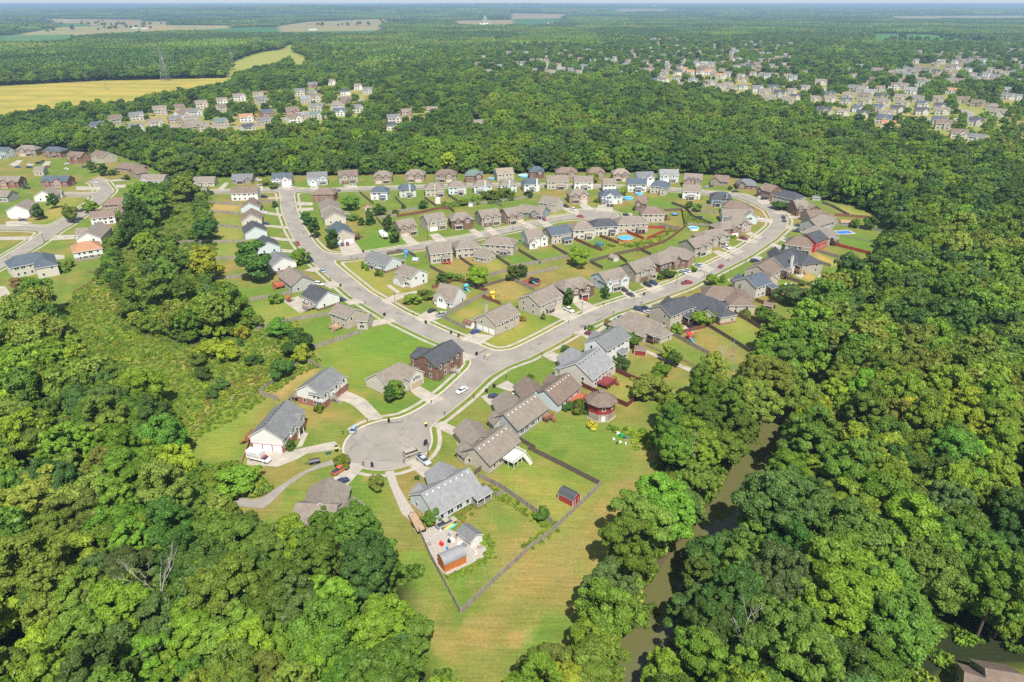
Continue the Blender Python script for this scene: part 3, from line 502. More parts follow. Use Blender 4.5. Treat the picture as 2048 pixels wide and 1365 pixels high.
for i, (rg_, p_) in enumerate(DRV): sheet('driveway', rg_, p_, .034 + .0021 * (i % 4), CONC)
GRAV = mat('gravel', (.34, .31, .275), rough=.95, var=.25, scale=2.5)
sheet('gravel_drive', 'N5', [(545, 520), (625, 505), (665, 640), (745, 780), (820, 900), (890, 1010), (830, 1070), (770, 960), (700, 900), (640, 760), (590, 640)], .05, GRAV)
sheet('gravel_yard', 'N6', [(135, 560), (190, 540), (240, 500), (400, 570), (540, 640), (605, 680), (600, 715), (500, 770), (310, 860), (240, 770)], .055, GRAV)
sheet('path', 'N1', [(400, 1210), (440, 1170), (520, 1195), (590, 1180), (700, 1110), (840, 1020), (960, 960), (1095, 915), (1110, 950), (1000, 975), (900, 1010), (760, 1110), (650, 1220), (600, 1255), (440, 1240)], .045, ASPH)
DIRTM = mat('red_mulch', (.2, .07, .05), rough=.95, var=.2)
sheet('mulch_bed', 'C', [(1150, 870), (1220, 840), (1310, 860), (1290, 900), (1200, 905)], .03, DIRTM)

BRK = mat('road_brick', (.2, .11, .08), rough=.9, var=.2, scale=2); DRK = mat('asphalt_patch', (.15, .14, .125), rough=.9, var=.2, scale=1.5)
sheet('road_strip', 'N2', [(1362, 503), (1372, 508), (1478, 452), (1468, 447)], .016, BRK)
for i_, (rg_, p_) in enumerate([('N2', [(505, 1135), (600, 1112), (720, 1105), (700, 1118), (600, 1128)]), ('N2', [(640, 110), (720, 135), (738, 148), (650, 122)]), ('N3', [(1190, 250), (1240, 235), (1250, 240), (1200, 256)]), ('N5', [(500, 415), (600, 405), (605, 412), (505, 421)]), ('D', [(370, 1172), (400, 1160), (410, 1166), (380, 1178)]), ('D', [(480, 1130), (520, 1112), (530, 1118), (490, 1136)]), ('N3', [(790, 405), (830, 390), (838, 398), (798, 414)]), ('B', [(1250, 905), (1275, 925), (1268, 930), (1244, 910)])]): sheet('road_patch', rg_, p_, .016, DRK)
# ---------------------------------------------------------------- houses
WIN = {}
def win_mesh(w_, h_):
    k = (round(w_, 2), round(h_, 2))
    if k in WIN: return WIN[k]
    f = MB(); t = .11; n_m = max(1, round(w_ / 1.0))
    f.box(-w_ / 2 - t, w_ / 2 + t, -.05, .02, -h_ / 2 - t, -h_ / 2); f.box(-w_ / 2 - t, w_ / 2 + t, -.05, .02, h_ / 2, h_ / 2 + t)
    f.box(-w_ / 2 - t, -w_ / 2, -.05, .02, -h_ / 2, h_ / 2); f.box(w_ / 2, w_ / 2 + t, -.05, .02, -h_ / 2, h_ / 2)
    for k2 in range(1, n_m): x = -w_ / 2 + w_ * k2 / n_m; f.box(x - .05, x + .05, -.04, .02, -h_ / 2, h_ / 2)
    g = MB(); g.box(-w_ / 2, w_ / 2, -.015, .03, -h_ / 2, h_ / 2)
    WIN[k] = (f.mesh('window', [TRIM]), g.mesh('pane', [GLASS])); return WIN[k]
def put_window(par, x, y, z, ang, w_=.95, h_=1.45):
    f, g = win_mesh(w_, h_); o = link('window', f, par, (x, y, z)); o.rotation_euler = (0, 0, ang); link('pane', g, o)
GD = {}
def garage_mesh(w_, c):
    k = (w_, c)
    if k not in GD:
        b = MB(); h = 2.2
        for r in range(4): b.box(-w_ / 2, w_ / 2, -.045, .02, r * h / 4 + .02, (r + 1) * h / 4 - .02)
        b.box(-w_ / 2 - .12, -w_ / 2, -.06, .03, 0, h + .12); b.box(w_ / 2, w_ / 2 + .12, -.06, .03, 0, h + .12); b.box(-w_ / 2, w_ / 2, -.06, .03, h, h + .12)
        GD[k] = b.mesh('garage_door', [mat('garage_' + c, dict(white=(.78, .78, .77), tan=(.42, .33, .23), brown=(.16, .10, .07), beige=(.5, .45, .37))[c], var=.03)])
    return GD[k]
def face(p, q, Wd, s, x, off=0.0):
    """local point on a wall of the block p->q; s: n near side, f far side, a end at p, b end at q; x measured from the centre"""
    d = (q - p); L = d.length; u = d / L; v = Vector((-u.y, u.x)); c = (p + q) / 2
    if s == 'n': return c + u * x - v * (Wd / 2 + off), -v, u
    if s == 'f': return c + u * x + v * (Wd / 2 + off), v, -u
    if s == 'a': return c - u * (L / 2 + off) + v * x, -u, -v
    return c + u * (L / 2 + off) + v * x, u, v
def gable_block(wb, rb, p, q, Wd, Hr, ev, kind, zb, zt=0.0, trim=1):
    """p, q: plan points of the wall ends on the ridge line"""
    d = q - p; L = d.length; u = d / L; v = Vector((-u.y, u.x)); c = (p + q) / 2; h = Wd / 2
    P = lambda x, y, z: (c.x + u.x * x + v.x * y, c.y + u.y * x + v.y * y, z)
    sl = (Hr - ev) / h; o = .42; t = .2; l = L / 2
    for z0, z1, mi in ((zt - .4, zb, 1), (zb, ev - .02, 0)):
        if z1 > z0:
            vs = [P(-l, -h, z0), P(l, -h, z0), P(l, h, z0), P(-l, h, z0), P(-l, -h, z1), P(l, -h, z1), P(l, h, z1), P(-l, h, z1)]
            wb.add(vs, [(0, 1, 5, 4), (1, 2, 6, 5), (2, 3, 7, 6), (3, 0, 4, 7)], mi)
    ze = ev - o * sl
    if kind == 'h' and L > Wd * .7:
        r = max(l - h * .66, .05); z0 = ev - o * sl
        E = [P(-l - o, -h - o, z0), P(l + o, -h - o, z0), P(l + o, h + o, z0), P(-l - o, h + o, z0)]; Rg = [P(-r, 0, Hr), P(r, 0, Hr)]
        D = [(a[0], a[1], a[2] - t) for a in E]
        rb.add(E + Rg, [(0, 1, 5, 4), (1, 2, 5), (2, 3, 4, 5), (3, 0, 4)], 0)
        rb.add(E + D, [(4, 5, 1, 0), (5, 6, 2, 1), (6, 7, 3, 2), (7, 4, 0, 3), (7, 6, 5, 4)], 1)
        return
    if kind == 'h': # square-ish: pyramid
        E = [P(-l - o, -h - o, ze), P(l + o, -h - o, ze), P(l + o, h + o, ze), P(-l - o, h + o, ze)]; D = [(a[0], a[1], a[2] - t) for a in E]
        rb.add(E + [P(0, 0, Hr)], [(0, 1, 4), (1, 2, 4), (2, 3, 4), (3, 0, 4)], 0); rb.add(E + D, [(4, 5, 1, 0), (5, 6, 2, 1), (6, 7, 3, 2), (7, 4, 0, 3), (7, 6, 5, 4)], 1)
        return
    for sx_ in (-1, 1):
        a = [P(sx_ * l, -h, ev - .02), P(sx_ * l, h, ev - .02), P(sx_ * l, 0, Hr - .06)]
        wb.add(a, [(0, 1, 2)] if sx_ > 0 else [(1, 0, 2)], 0)
    lo = l + .35
    T = [P(-lo, -h - o, ze), P(-lo, 0, Hr), P(-lo, h + o, ze), P(lo, -h - o, ze), P(lo, 0, Hr), P(lo, h + o, ze)]
    D = [(a[0], a[1], a[2] - t) for a in T]
    rb.add(T, [(0, 3, 4, 1), (1, 4, 5, 2)], 0)
    rb.add(T + D, [(6, 7, 10, 9), (7, 8, 11, 10), (0, 6, 9, 3), (8, 2, 5, 11), (0, 1, 7, 6), (1, 2, 8, 7), (4, 3, 9, 10), (5, 4, 10, 11)], 1)
HOUSES = []
PALE = set('white cream beige ltblue'.split())
ROOFN = dict(tan='tan', brown='brown', pink='reddish brown', gray='grey', dark='charcoal', slate='slate blue', lgray='light grey', orange='orange tan', red='red', green='green', sand='sandy')
WALLN = dict(white='white', cream='cream', beige='beige', gray='grey', ltblue='pale blue', bluegray='blue grey', sage='sage', red='red', taupe='taupe', brick='brick', tanbrick='tan brick', brownbrick='brown brick', redbrick='red brick')
def house(row, reg, A, B, Wd, Hr=8.0, ev=5.4, kind='g', roof='tan', wall='beige', feats=(), wings=(), zb=.35, low='tanbrick', trim=None, label=None, group=None, detail=True, k=None):
    a = rg(reg, A[0], A[1], Hr); b = rg(reg, B[0], B[1], Hr)
    d = (b - a).to_2d(); L0 = d.length
    if kind == 'h': L0 += Wd * .66
    u = d.normalized(); c = (a + b).to_2d() / 2; ang = math.atan2(u.y, u.x)
    rt = thing('house', label, 'house', (c.x, c.y, 0), ang, group)
    inv = Matrix.Rotation(-ang, 2)
    loc = lambda P_: inv @ (P_.to_2d() - c)
    wb = MB(); rb = MB(); wb_ = wb; blocks = []
    def blk(p, q, Wd_, Hr_, ev_, kd, zb_): gable_block(wb, rb, p, q, Wd_, Hr_, ev_, kd, zb_); blocks.append((p, q, Wd_, Hr_, ev_, kd, zb_))
    blk(Vector((-L0 / 2, 0)), Vector((L0 / 2, 0)), Wd, Hr, ev, kind, zb)
    for wg in wings:
        (x1, y1), (x2, y2), ww, hh, ee = wg[:5]; kd = wg[5] if len(wg) > 5 else 'g'
        p = loc(rg(reg, x1, y1, hh)); q = loc(rg(reg, x2, y2, hh))
        if kd == 'h': dd = (q - p).normalized() * ww * .33; p = p - dd; q = q + dd
        blk(p, q, ww, hh, ee, kd, zb)
    sl = (Hr - ev) / (Wd / 2); excl = {'n': [], 'f': [], 'a': [], 'b': []}
    p0, q0 = blocks[0][:2]; kids = []
    for ft in feats:
        t = ft[0]
        if t == 'gab':                                   # cross gable on a long side: ('gab', side, x, width, projection[, drop])
            _, s, x, w_, pr = ft[:5]; sg = -1 if s == 'n' else 1
            e2 = ev - (ft[5] if len(ft) > 5 else 0); h2 = e2 + w_ / 2 * max(sl, .75)
            h2 = min(h2, Hr - .15)
            blk(Vector((x, sg * .3)), Vector((x, sg * (Wd / 2 + pr))), w_, h2, e2, 'g', zb)
            if detail and rt is not None:
                an = 0 if s == 'n' else pi
                put_window(rt, x, sg * (Wd / 2 + pr), e2 - (.9 if e2 > 4.5 else 1.2), an, 1.8 if w_ > 3.4 else .95, 1.4)
            excl[s].append((x - w_ / 2 - .3, x + w_ / 2 + .3, e2 - 2.6, 9))
    gc = 'white' if wall in PALE else ('brown' if wall in ('brick', 'brownbrick', 'taupe', 'sage') else 'beige')
    for ft in feats:
        t = ft[0]
        if t == 'gar':                                   # ('gar', side, x, width[, colour, projection])
            _, s, x, w_ = ft[:4]; pr = ft[5] if len(ft) > 5 else 0; P_, nv, tv = face(p0, q0, Wd, s, x, pr)
            o = link('garage_door', garage_mesh(w_, ft[4] if len(ft) > 4 and ft[4] else gc), rt, (P_.x, P_.y, .05)); o.rotation_euler = (0, 0, math.atan2(nv.y, nv.x) + pi / 2)
            excl[s].append((x - w_ / 2 - .5, x + w_ / 2 + .5, 0, 2.9))
        elif t == 'door':
            _, s, x = ft[:3]; P_, nv, tv = face(p0, q0, Wd, s, x, 0); m_ = MB(); m_.box(-.5, .5, -.05, .02, 0, 2.1); m_.box(-.62, -.5, -.06, .03, 0, 2.2, 1); m_.box(.5, .62, -.06, .03, 0, 2.2, 1)
            o = m_.build('door', [mat('door_paint', (.2, .06, .05)) if rnd.random() < .3 else mat('door_white', (.6, .62, .62)), TRIM], rt, loc=(P_.x, P_.y, ft[3] if len(ft) > 3 else .1)); o.rotation_euler = (0, 0, math.atan2(nv.y, nv.x) + pi / 2)
            excl[s].append((x - 1, x + 1, 0, 2.8))
        elif t == 'porch':                               # ('porch', side, x, width, depth, height)
            _, s, x, w_, dp = ft[:5]; hh = ft[5] if len(ft) > 5 else 2.75; P_, nv, tv = face(p0, q0, Wd, s, x, 0); m_ = MB()
            an = math.atan2(nv.y, nv.x) + pi / 2; M = Matrix.Translation((P_.x, P_.y, 0)) @ Matrix.Rotation(an, 4, 'Z')
            vs = [(-w_ / 2 - .3, -.02, hh + .7), (w_ / 2 + .3, -.02, hh + .7), (w_ / 2 + .3, -dp - .4, hh), (-w_ / 2 - .3, -dp - .4, hh)]
            vs = vs + [(a_[0], a_[1], a_[2] - .2) for a_ in vs]; vs = [M @ Vector(a_) for a_ in vs]
            m_.add(vs, [(0, 3, 2, 1)], 0); m_.add(vs, [(4, 5, 6, 7), (3, 7, 6, 2), (0, 4, 7, 3), (1, 2, 6, 5)], 1)
            for xx in np.linspace(-w_ / 2 + .1, w_ / 2 - .1, max(2, int(w_ / 2.6) + 1)): m_.box(xx - .09, xx + .09, -dp, -dp + .18, .1, hh - .12, 1, M)
            m_.box(-w_ / 2, w_ / 2, -dp, -.01, -.2, .14, 2, M)
            m_.build('porch', [roofm(roof), TRIM, CONC], rt); excl[s].append((x - w_ / 2 - .2, x + w_ / 2 + .2, 2.4, 4.3))
            dm = MB(); dm.box(x - .5, x + .5, -.05, .03, .14, 2.2)
        elif t == 'deck':                                # ('deck', side, x, width, depth, z, material, roofed)
            _, s, x, w_, dp, z, mk = ft[:7]; P_, nv, tv = face(p0, q0, Wd, s, x, ft[8] if len(ft) > 8 else 0); m_ = MB(); M = Matrix.Translation((P_.x, P_.y, 0)) @ Matrix.Rotation(math.atan2(nv.y, nv.x) + pi / 2, 4, 'Z')
            m_.box(-w_ / 2, w_ / 2, -dp, -.02, z - .18, z, 0, M)
            for xx in np.linspace(-w_ / 2 + .1, w_ / 2 - .1, 4):
                for yy in (-dp + .1, -dp / 2): m_.box(xx - .08, xx + .08, yy - .08, yy + .08, -.2, z - .18, 0, M)
            rl = MB()
            for (xa, ya, xb, yb) in ((-w_ / 2, -dp, w_ / 2, -dp), (-w_ / 2, -dp, -w_ / 2, 0), (w_ / 2, -dp, w_ / 2, 0)):
                n_p = max(2, int(math.hypot(xb - xa, yb - ya) / .45))
                for i in range(n_p + 1):
                    tx = xa + (xb - xa) * i / n_p; ty = ya + (yb - ya) * i / n_p; rl.box(tx - .05, tx + .05, ty - .05 + .05, ty + .1, z + .001, z + 1.0, 0, M)
                rl.bar(M @ Vector((xa, ya + .05, z + 1.0)), M @ Vector((xb, yb + .05, z + 1.0)), .08)
            dk = m_.build('deck', mk, rt); rl.build('railing', mk, dk)
            if z > .8:
                st = MB(); ns = max(3, int(z / .22)); sx_ = w_ / 2 - .9
                for i in range(ns): st.box(sx_ - .6, sx_ + .6, -dp - .25 * (i + 1), -dp - .25 * i - .003, z - (i + 1) * z / ns - .06, z - (i + 1) * z / ns + .02, 0, M)
                for e_ in (-.62, .62): st.bar(M @ Vector((sx_ + e_, -dp, z - .1)), M @ Vector((sx_ + e_, -dp - .25 * ns, .05)), .07)
                for e_ in (-.62, .62): st.bar(M @ Vector((sx_ + e_, -dp, z + .9)), M @ Vector((sx_ + e_, -dp - .25 * ns, .95)), .045)
                st.build('stairs', mk, dk)
            if len(ft) > 7 and ft[7]:
                pr_ = MB(); hh = z + 2.5
                vs = [(-w_ / 2 - .3, -.02, hh + .6), (w_ / 2 + .3, -.02, hh + .6), (w_ / 2 + .3, -dp - .3, hh), (-w_ / 2 - .3, -dp - .3, hh)]; vs = vs + [(a_[0], a_[1], a_[2] - .18) for a_ in vs]; vs = [M @ Vector(a_) for a_ in vs]
                pr_.add(vs, [(0, 3, 2, 1)], 0); pr_.add(vs, [(4, 5, 6, 7), (3, 7, 6, 2), (0, 4, 7, 3), (1, 2, 6, 5)], 1)
                for xx in (-w_ / 2 + .1, 0, w_ / 2 - .1): pr_.box(xx - .09, xx + .09, -dp + .05, -dp + .23, z, hh - .12, 1, M)
                pr_.build('porch_roof', [roofm(roof), TRIM], rt)
            excl[s].append((x - w_ / 2, x + w_ / 2, 1.9 if z > 1.5 else 9, 2.3))
        elif t == 'chim':
            _, x, y = ft[:3]; m_ = MB(); m_.box(x - .6, x + .6, y - .45, y + .45, 0 if abs(y) > Wd / 2 - .2 or abs(x) > L0 / 2 - .2 else ev, Hr + .9, 0); m_.box(x - .7, x + .7, y - .55, y + .55, Hr + .9, Hr + 1.05, 1)
            m_.build('chimney', [wallm(wall), METAL], rt)
        elif t == 'vents':                               # ridge vents on the near slope
            n_v = ft[1]; m_ = MB()
            vm = 'vent_light' if ft[2] == 'w' else 'vent_dark'; vmt = mat(vm, (.7, .7, .68) if ft[2] == 'w' else (.05, .05, .05)); sg = ft[3] if len(ft) > 3 else -1
            me_ = None
            for i in range(n_v):
                x = -L0 / 2 + L0 * (i + .5) / n_v; y = .9
                if me_ is None: m_.box(-.2, .2, -.2, .2, 0, .28, taper=.03); me_ = m_.mesh('roof_vent', [vmt])
                link('roof_vent', me_, rt, (x, sg * y, Hr - y * sl - .02))
    # windows on every wall that can be seen
    if detail:
        cv = Vector((-c.x, -c.y)).normalized(); cl = inv @ cv
        for bi, (p, q, Wd_, Hr_, ev_, kd, zb_) in enumerate(blocks):
            Lb = (q - p).length
            for s, ln in (('n', Lb), ('f', Lb), ('a', Wd_), ('b', Wd_)):
                P_, nv, tv = face(p, q, Wd_, s, 0)
                if nv.dot(cl) < -.12: continue
                if bi > 0 and s == 'a' and len(blocks) > 1 and any(f_[0] == 'gab' for f_ in feats): pass
                n_w = int((ln - 1.6) / 3.3) + (0 if ln < 3.6 else 1)
                rows = [1.75] if ev_ < 4.4 else [1.6, ev_ - 1.15]
                if s in 'ab' and kd == 'g' and ev_ < 4.4: rows = [1.75]
                if s in 'ab' and n_w > 2: n_w = 2
                for i in range(n_w):
                    x = (i - (n_w - 1) / 2) * (ln - 1.5) / max(n_w, 1); x += rnd.uniform(-.35, .35)
                    for zz in rows:
                        if bi == 0 and any(e0 < x < e1 and z0 < zz + .7 and zz - .7 < z1 for e0, e1, z0, z1 in excl[s]): continue
                        if s in 'ab' and rnd.random() < .35: continue
                        P_, nv, tv = face(p, q, Wd_, s, x)
                        T_ = P_ + nv * .4; bad = False
                        for bj, (p2, q2, W2, H2, e2, k2, z2) in enumerate(blocks):
                            if bj == bi: continue
                            d2 = q2 - p2; l2 = d2.length; u2 = d2 / l2; r_ = T_ - (p2 + q2) / 2
                            if abs(r_.dot(u2)) < l2 / 2 + .5 and abs(r_.dot(Vector((-u2.y, u2.x)))) < W2 / 2 + .5: bad = True
                        if bad or not -.2 < zz - .7: continue
                        put_window(rt, P_.x, P_.y, zz, math.atan2(nv.y, nv.x) + pi / 2, rnd.choice([.95, .95, 1.8]) if s in 'nf' else .95, 1.4)
    wb.build('wall', [wallm(wall), wallm(low)], rt)
    rb.build('roof', [roofm(roof), trim or (TRIM if wall in PALE else mat('taupe_trim', (.2, .17, .14), var=.04))], rt)
    HOUSES.append(dict(o=rt, row=row, roof=roof, wall=wall, st=1 if ev < 4.4 else 2, px=proj(c.x, c.y, 3)[0], py=proj(c.x, c.y, 3)[1], L=L0, W=Wd, label=label))
    return rt
def F2(gx_=None, side='n', w=4.6, gar=None, L=13):        # street front with gable, garage and porch roof
    s = 1 if rnd.random() < .5 else -1
    return [('gab', side, s * 2.9, 4.8, .9, 0), ('gab', side, -s * 3.2, 3.2, .5, 0), ('gar', side, s * 2.9, 4.6, None, .9), ('porch', side, -s * 2.6, 4.6, 1.5), ('door', side, -s * 2.2)]
def R2(side='n', dk=False):
    s = rnd.choice([-1, 1])
    return [('porch', side, s * 2.4, 3.8, 2.8), ('door', side, s * 2.4)] + ([('chim', -s * 3, -5.2 if side == 'n' else 5.2)] if rnd.random() < .35 else [])
# ---- close houses round the turning circle
house('c', 'N1', (605, 700), (765, 514), 10.2, 8.6, 5.2, 'g', 'gray', 'white', zb=2.6, low='redbrick', label='white gabled house with three garage doors in its brick base beside the box truck',
      feats=[('gar', 'a', -3.1, 2.5, 'white'), ('gar', 'a', 0, 2.5, 'white'), ('gar', 'a', 3.1, 2.5, 'white'), ('gab', 'n', -1.5, 3.4, .6, .2), ('gab', 'n', 4.3, 3.6, .6, .2), ('porch', 'n', 1.5, 3, 1.6, 4.3), ('deck', 'f', -4, 4, 2.6, 2.6, WOODR), ('door', 'n', 1.5), ('vents', 9, 'd', 1)])
house('c', 'N1', (905, 405), (1062, 286), 10, 8.2, 5.2, 'g', 'gray', 'white', zb=2.5, low='redbrick', label='white house with grey roof, three front dormers and dark garage beneath, above the curved drive',
      feats=[('gab', 'n', -5.2, 2.8, .6, 0), ('gab', 'n', 1.0, 2.8, .6, 0), ('gab', 'n', 5.3, 3.4, .6, 0), ('gar', 'n', 4.6, 4.8, 'brown'), ('door', 'n', -1.6, 2.0), ('deck', 'f', -5, 4, 2, 2.4, WOODG), ('deck', 'n', -1.8, 2.4, 1.3, 1.9, CONC)])
house('c', 'N2', (470, 668), (682, 562), 12.6, 7.6, 3.3, 'g', 'tan', 'cream', low='tanbrick', label='single-storey cream house with tan roof and brown brick garage gable beside the corner house',
      feats=[('gab', 'n', -1.2, 3.2, .7, 0), ('gab', 'n', 5.4, 6.6, 1.6, -1.6), ('gar', 'n', 5.4, 4.8, 'tan', 1.6), ('deck', 'n', 1.2, 1.8, 1.6, .7, CONC), ('door', 'n', 1.2, .5)])
house('c', 'N2', (905, 505), (1150, 362), 10.2, 9.0, 6.1, 'g', 'dark', 'brownbrick', low='brownbrick', label='two-storey brown brick house with charcoal roof on the street corner',
      wings=[((850, 480), (890, 436), 5, 6.2, 5.4, 'h')], feats=[('gab', 'n', -5.8, 3.2, .6, 0), ('gab', 'n', 3.8, 3.4, .6, 0), ('gab', 'n', .7, 2.2, .3, .2), ('deck', 'a', 4.2, 3.6, 2.4, 2.8, WOODG), ('deck', 'n', .7, 2.6, 1.8, 1.4, CONC), ('door', 'n', .7, 1.4)])
house('c', 'N1', (1045, 1040), (990, 1210), 10.5, 6.4, 3.1, 'g', 'tan', 'ltblue', label='house with wide brown roof beside the orange pickup, partly under the tree crowns',
      wings=[((830, 1215), (1100, 1225), 9.0, 6.0, 3.1, 'g'), ((1190, 1245), (1215, 1175), 5.4, 5.6, 3.1, 'g')], feats=[('gar', 'a', 0, 4.8, 'white')])
house('c', 'N5', (880, 712), (1303, 482), 11.2, 7.0, 3.3, 'g', 'lgray', 'ltblue', low='tanbrick', label='long pale blue ranch house with light grey roof beside the gravel yard',
      wings=[((1045, 425), (1120, 610), 8.4, 6.1, 3.2, 'g'), ((850, 618), (905, 690), 4.6, 5.2, 3.2, 'g')], feats=[('vents', 8, 'w'), ('deck', 'n', 6.5, 5, 2.6, .5, WOODG, True)])
house('c', 'N5', (1362, 300), (1642, 92), 10.6, 7.0, 3.5, 'g', 'tan', 'beige', low='tanbrick', trim=mat('slate_trim', (.1, .13, .14)), label='beige ranch house with brown roof and a white raised deck behind',
      wings=[((1292, 30), (1420, 190), 8.6, 6.2, 3.3, 'g'), ((1255, 232), (1330, 290), 4.8, 5.6, 3.3, 'g')], feats=[('vents', 7, 'w'), ('deck', 'n', 1.6, 6, 4.2, 2.2, WOODW)])
house('c', 'N3', (492, 1040), (770, 852), 10.6, 7.0, 3.5, 'g', 'tan', 'gray', low='tanbrick', trim=mat('slate_trim', (.1, .13, .14)), label='grey ranch house with brown roof and a small brown rear deck with stairs',
      wings=[((500, 830), (575, 985), 8.4, 6.2, 3.3, 'g'), ((405, 1010), (455, 1060), 4.4, 5.4, 3.3, 'g')], feats=[('vents', 8, 'w'), ('deck', 'n', 6.4, 3.4, 2.2, 1.6, mat('rail_brown', (.25, .11, .075)))])
house('c', 'N3', (862, 820), (1070, 662), 10.6, 7.0, 3.5, 'g', 'brown', 'ltblue', low='tanbrick', trim=mat('slate_trim', (.1, .13, .14)), label='pale blue ranch house with brown roof and a red deck behind',
      wings=[((690, 700), (780, 820), 8.6, 6.2, 3.3, 'g'), ((920, 668), (985, 730), 5.6, 5.8, 3.3, 'g')], feats=[('vents', 8, 'w'), ('deck', 'n', 2.2, 6.6, 3.6, 1.5, WOODR)])
house('c', 'N3', (1150, 575), (1352, 430), 13.5, 8.6, 4.4, 'g', 'lgray', 'cream', low='cream', label='cream house with light grey roof, rear gable and burgundy deck',
      wings=[((1105, 430), (1190, 560), 10.4, 7.0, 3.6, 'g'), ((990, 615), (1120, 540), 3.6, 4.2, 3.3, 'g')], feats=[('vents', 8, 'd'), ('gab', 'n', 5.0, 6.5, .4, 0), ('deck', 'n', -1.4, 6.4, 4.4, 1.5, BURG)])
house('c', 'N3', (1330, 352), (1545, 232), 10.0, 9.4, 6.4, 'g', 'gray', 'white', low='white', trim=TRIM, label='tall white two-storey house with grey and charcoal roof above the patio',
      wings=[((1310, 275), (1440, 330), 6.0, 8.2, 5.6, 'g')], feats=[('porch', 'n', .8, 3.6, 2.6)])
# ---- block between the two diagonal streets
house('k', 'C', (150, 650), (292, 697), 10.5, 7.2, 4.0, 'g', 'gray', 'ltblue', low='brownbrick', zb=1.2, label='pale blue gabled house with grey roof and a row of conifers along its front', feats=[('gab', 'n', -3.6, 3.6, 1, 0), ('gab', 'n', 1.5, 3.0, .6, 0), ('porch', 'n', -1, 3, 1.5), ('deck', 'f', 4, 5, 4, .4, WOODG, True)])
house('k', 'C', (365, 745), (470, 782), 10, 8.2, 5.6, 'g', 'tan', 'white', label='white two-storey house with tan roof and a projecting garage wing on the left street', wings=[((390, 800), (320, 822), 7.2, 5.6, 3.2, 'g')], feats=[])
house('k', 'C', (618, 872), (742, 898), 11.5, 9.0, 3.6, 'g', 'tan', 'white', low='tanbrick', zb=.8, label='white house with a steep brown roof, dormers and tall white gable side', feats=[('gab', 'n', -.5, 4.6, .8, -1.2), ('gab', 'n', -4.3, 2.2, -.8, -1.0), ('gar', 'n', -.3, 4.8, 'white', .8)])
house('k', 'C', (925, 1083), (1087, 1008), 11.0, 8.4, 5.2, 'g', 'tan', 'beige', low='tanbrick', label='beige corner house with three white garage doors in its gable end', feats=[('gar', 'a', -3.3, 2.5, 'white'), ('gar', 'a', 0, 2.5, 'white'), ('gar', 'a', 3.3, 2.5, 'white'), ('gab', 'n', 1.4, 3.6, .8, 0), ('gab', 'n', -3.8, 2.6, .4, .2), ('gab', 'n', 5.2, 2.4, .4, .2), ('door', 'n', 1.4), ('deck', 'f', -4.5, 5, 3.4, .5, WOODG, True), ('chim', -1, 5.6)])
# ---- north side of the rising street
house('n', 'C', (1222, 955), (1378, 885), 12.0, 8.8, 5.6, 'g', 'tan', 'beige', feats=[('gab', 'n', 4.5, 4.4, 1.0, 0), ('gab', 'n', .6, 2.8, .5, 0), ('gar', 'n', 3.6, 4.8, 'beige', 1.0), ('porch', 'n', -1.6, 4.4, 1.8), ('door', 'n', -1.5)])
house('n', 'C', (1470, 850), (1580, 828), 11.0, 8.6, 5.6, 'h', 'tan', 'brownbrick', feats=[('gab', 'n', -2.6, 3.6, .9, 0), ('gab', 'n', 3.6, 4.4, .9, 0), ('gar', 'n', -3.6, 4.8, 'beige', .9), ('porch', 'n', 2.0, 3.6, 1.8)])
house('n', 'D', (505, 800), (650, 765), 11.5, 8.6, 5.5, 'g', 'tan', 'ltblue', feats=[('gab', 'n', 4.0, 5.0, 1.0, 0), ('gab', 'n', -4.6, 3.6, .6, 0), ('gar', 'n', 4.0, 4.6, 'beige', 1.0), ('porch', 'n', -1.0, 4.6, 1.6), ('door', 'n', -1)])
house('n', 'D', (705, 735), (840, 698), 11.5, 8.8, 5.6, 'g', 'tan', 'taupe', feats=[('gab', 'n', 3.5, 3.2, .6, 0), ('gab', 'n', -2.6, 3.0, .6, 0), ('gar', 'n', -1.5, 4.8, 'brown', .6), ('porch', 'n', 4.2, 3.4, 1.6)])
house('n', 'D', (900, 668), (975, 645), 12.0, 8.2, 4.6, 'h', 'tan', 'brownbrick', feats=[('gab', 'n', 3.0, 4.4, 1.6, 0), ('gar', 'n', 3, 4.4, 'brown', 1.6)])
house('n', 'D', (990, 622), (1095, 640), 11.0, 8.4, 4.8, 'h', 'tan', 'brick', feats=[('gab', 'n', -2.2, 4.4, 1.2, 0), ('gab', 'n', 3.2, 3.0, .6, 0)])
house('n', 'D', (1110, 575), (1230, 545), 11.5, 8.8, 5.6, 'g', 'tan', 'taupe', feats=[('gab', 'n', 3.2, 3.4, .7, 0), ('gab', 'n', -1.6, 2.8, .5, 0), ('gar', 'n', 3.2, 4.8, 'beige', .7), ('porch', 'n', -1.5, 4.4, 1.6)])
house('n', 'D', (1225, 518), (1325, 498), 11.0, 8.4, 5.4, 'h', 'tan', 'taupe', feats=[('gab', 'n', -2.4, 3.4, .8, 0), ('gab', 'n', 2.6, 3.6, .8, 0), ('porch', 'n', 3, 4.6, 1.6)])
house('n', 'D', (1335, 455), (1410, 445), 11.0, 8.2, 5.3, 'h', 'tan', 'brick', feats=[('gab', 'n', 2.2, 3.8, .9, 0), ('gar', 'n', 2.2, 4.4, 'white', .9)])
house('n', 'D', (1420, 415), (1490, 415), 11.0, 8.2, 5.2, 'h', 'tan', 'taupe', feats=[('gab', 'n', 2.8, 3.8, .9, 0), ('porch', 'n', -1, 4, 1.6)])
house('n', 'D', (1345, 365), (1545, 372), 12.0, 7.6, 4.6, 'g', 'tan', 'ltblue', feats=[('gab', 'n', 7.5, 8.0, 1.0, 0)])
house('n', 'D', (1395, 312), (1490, 318), 11.0, 8.0, 5.0, 'h', 'brown', 'taupe', wings=[((1490, 335), (1545, 350), 7, 6, 3.4, 'g')])
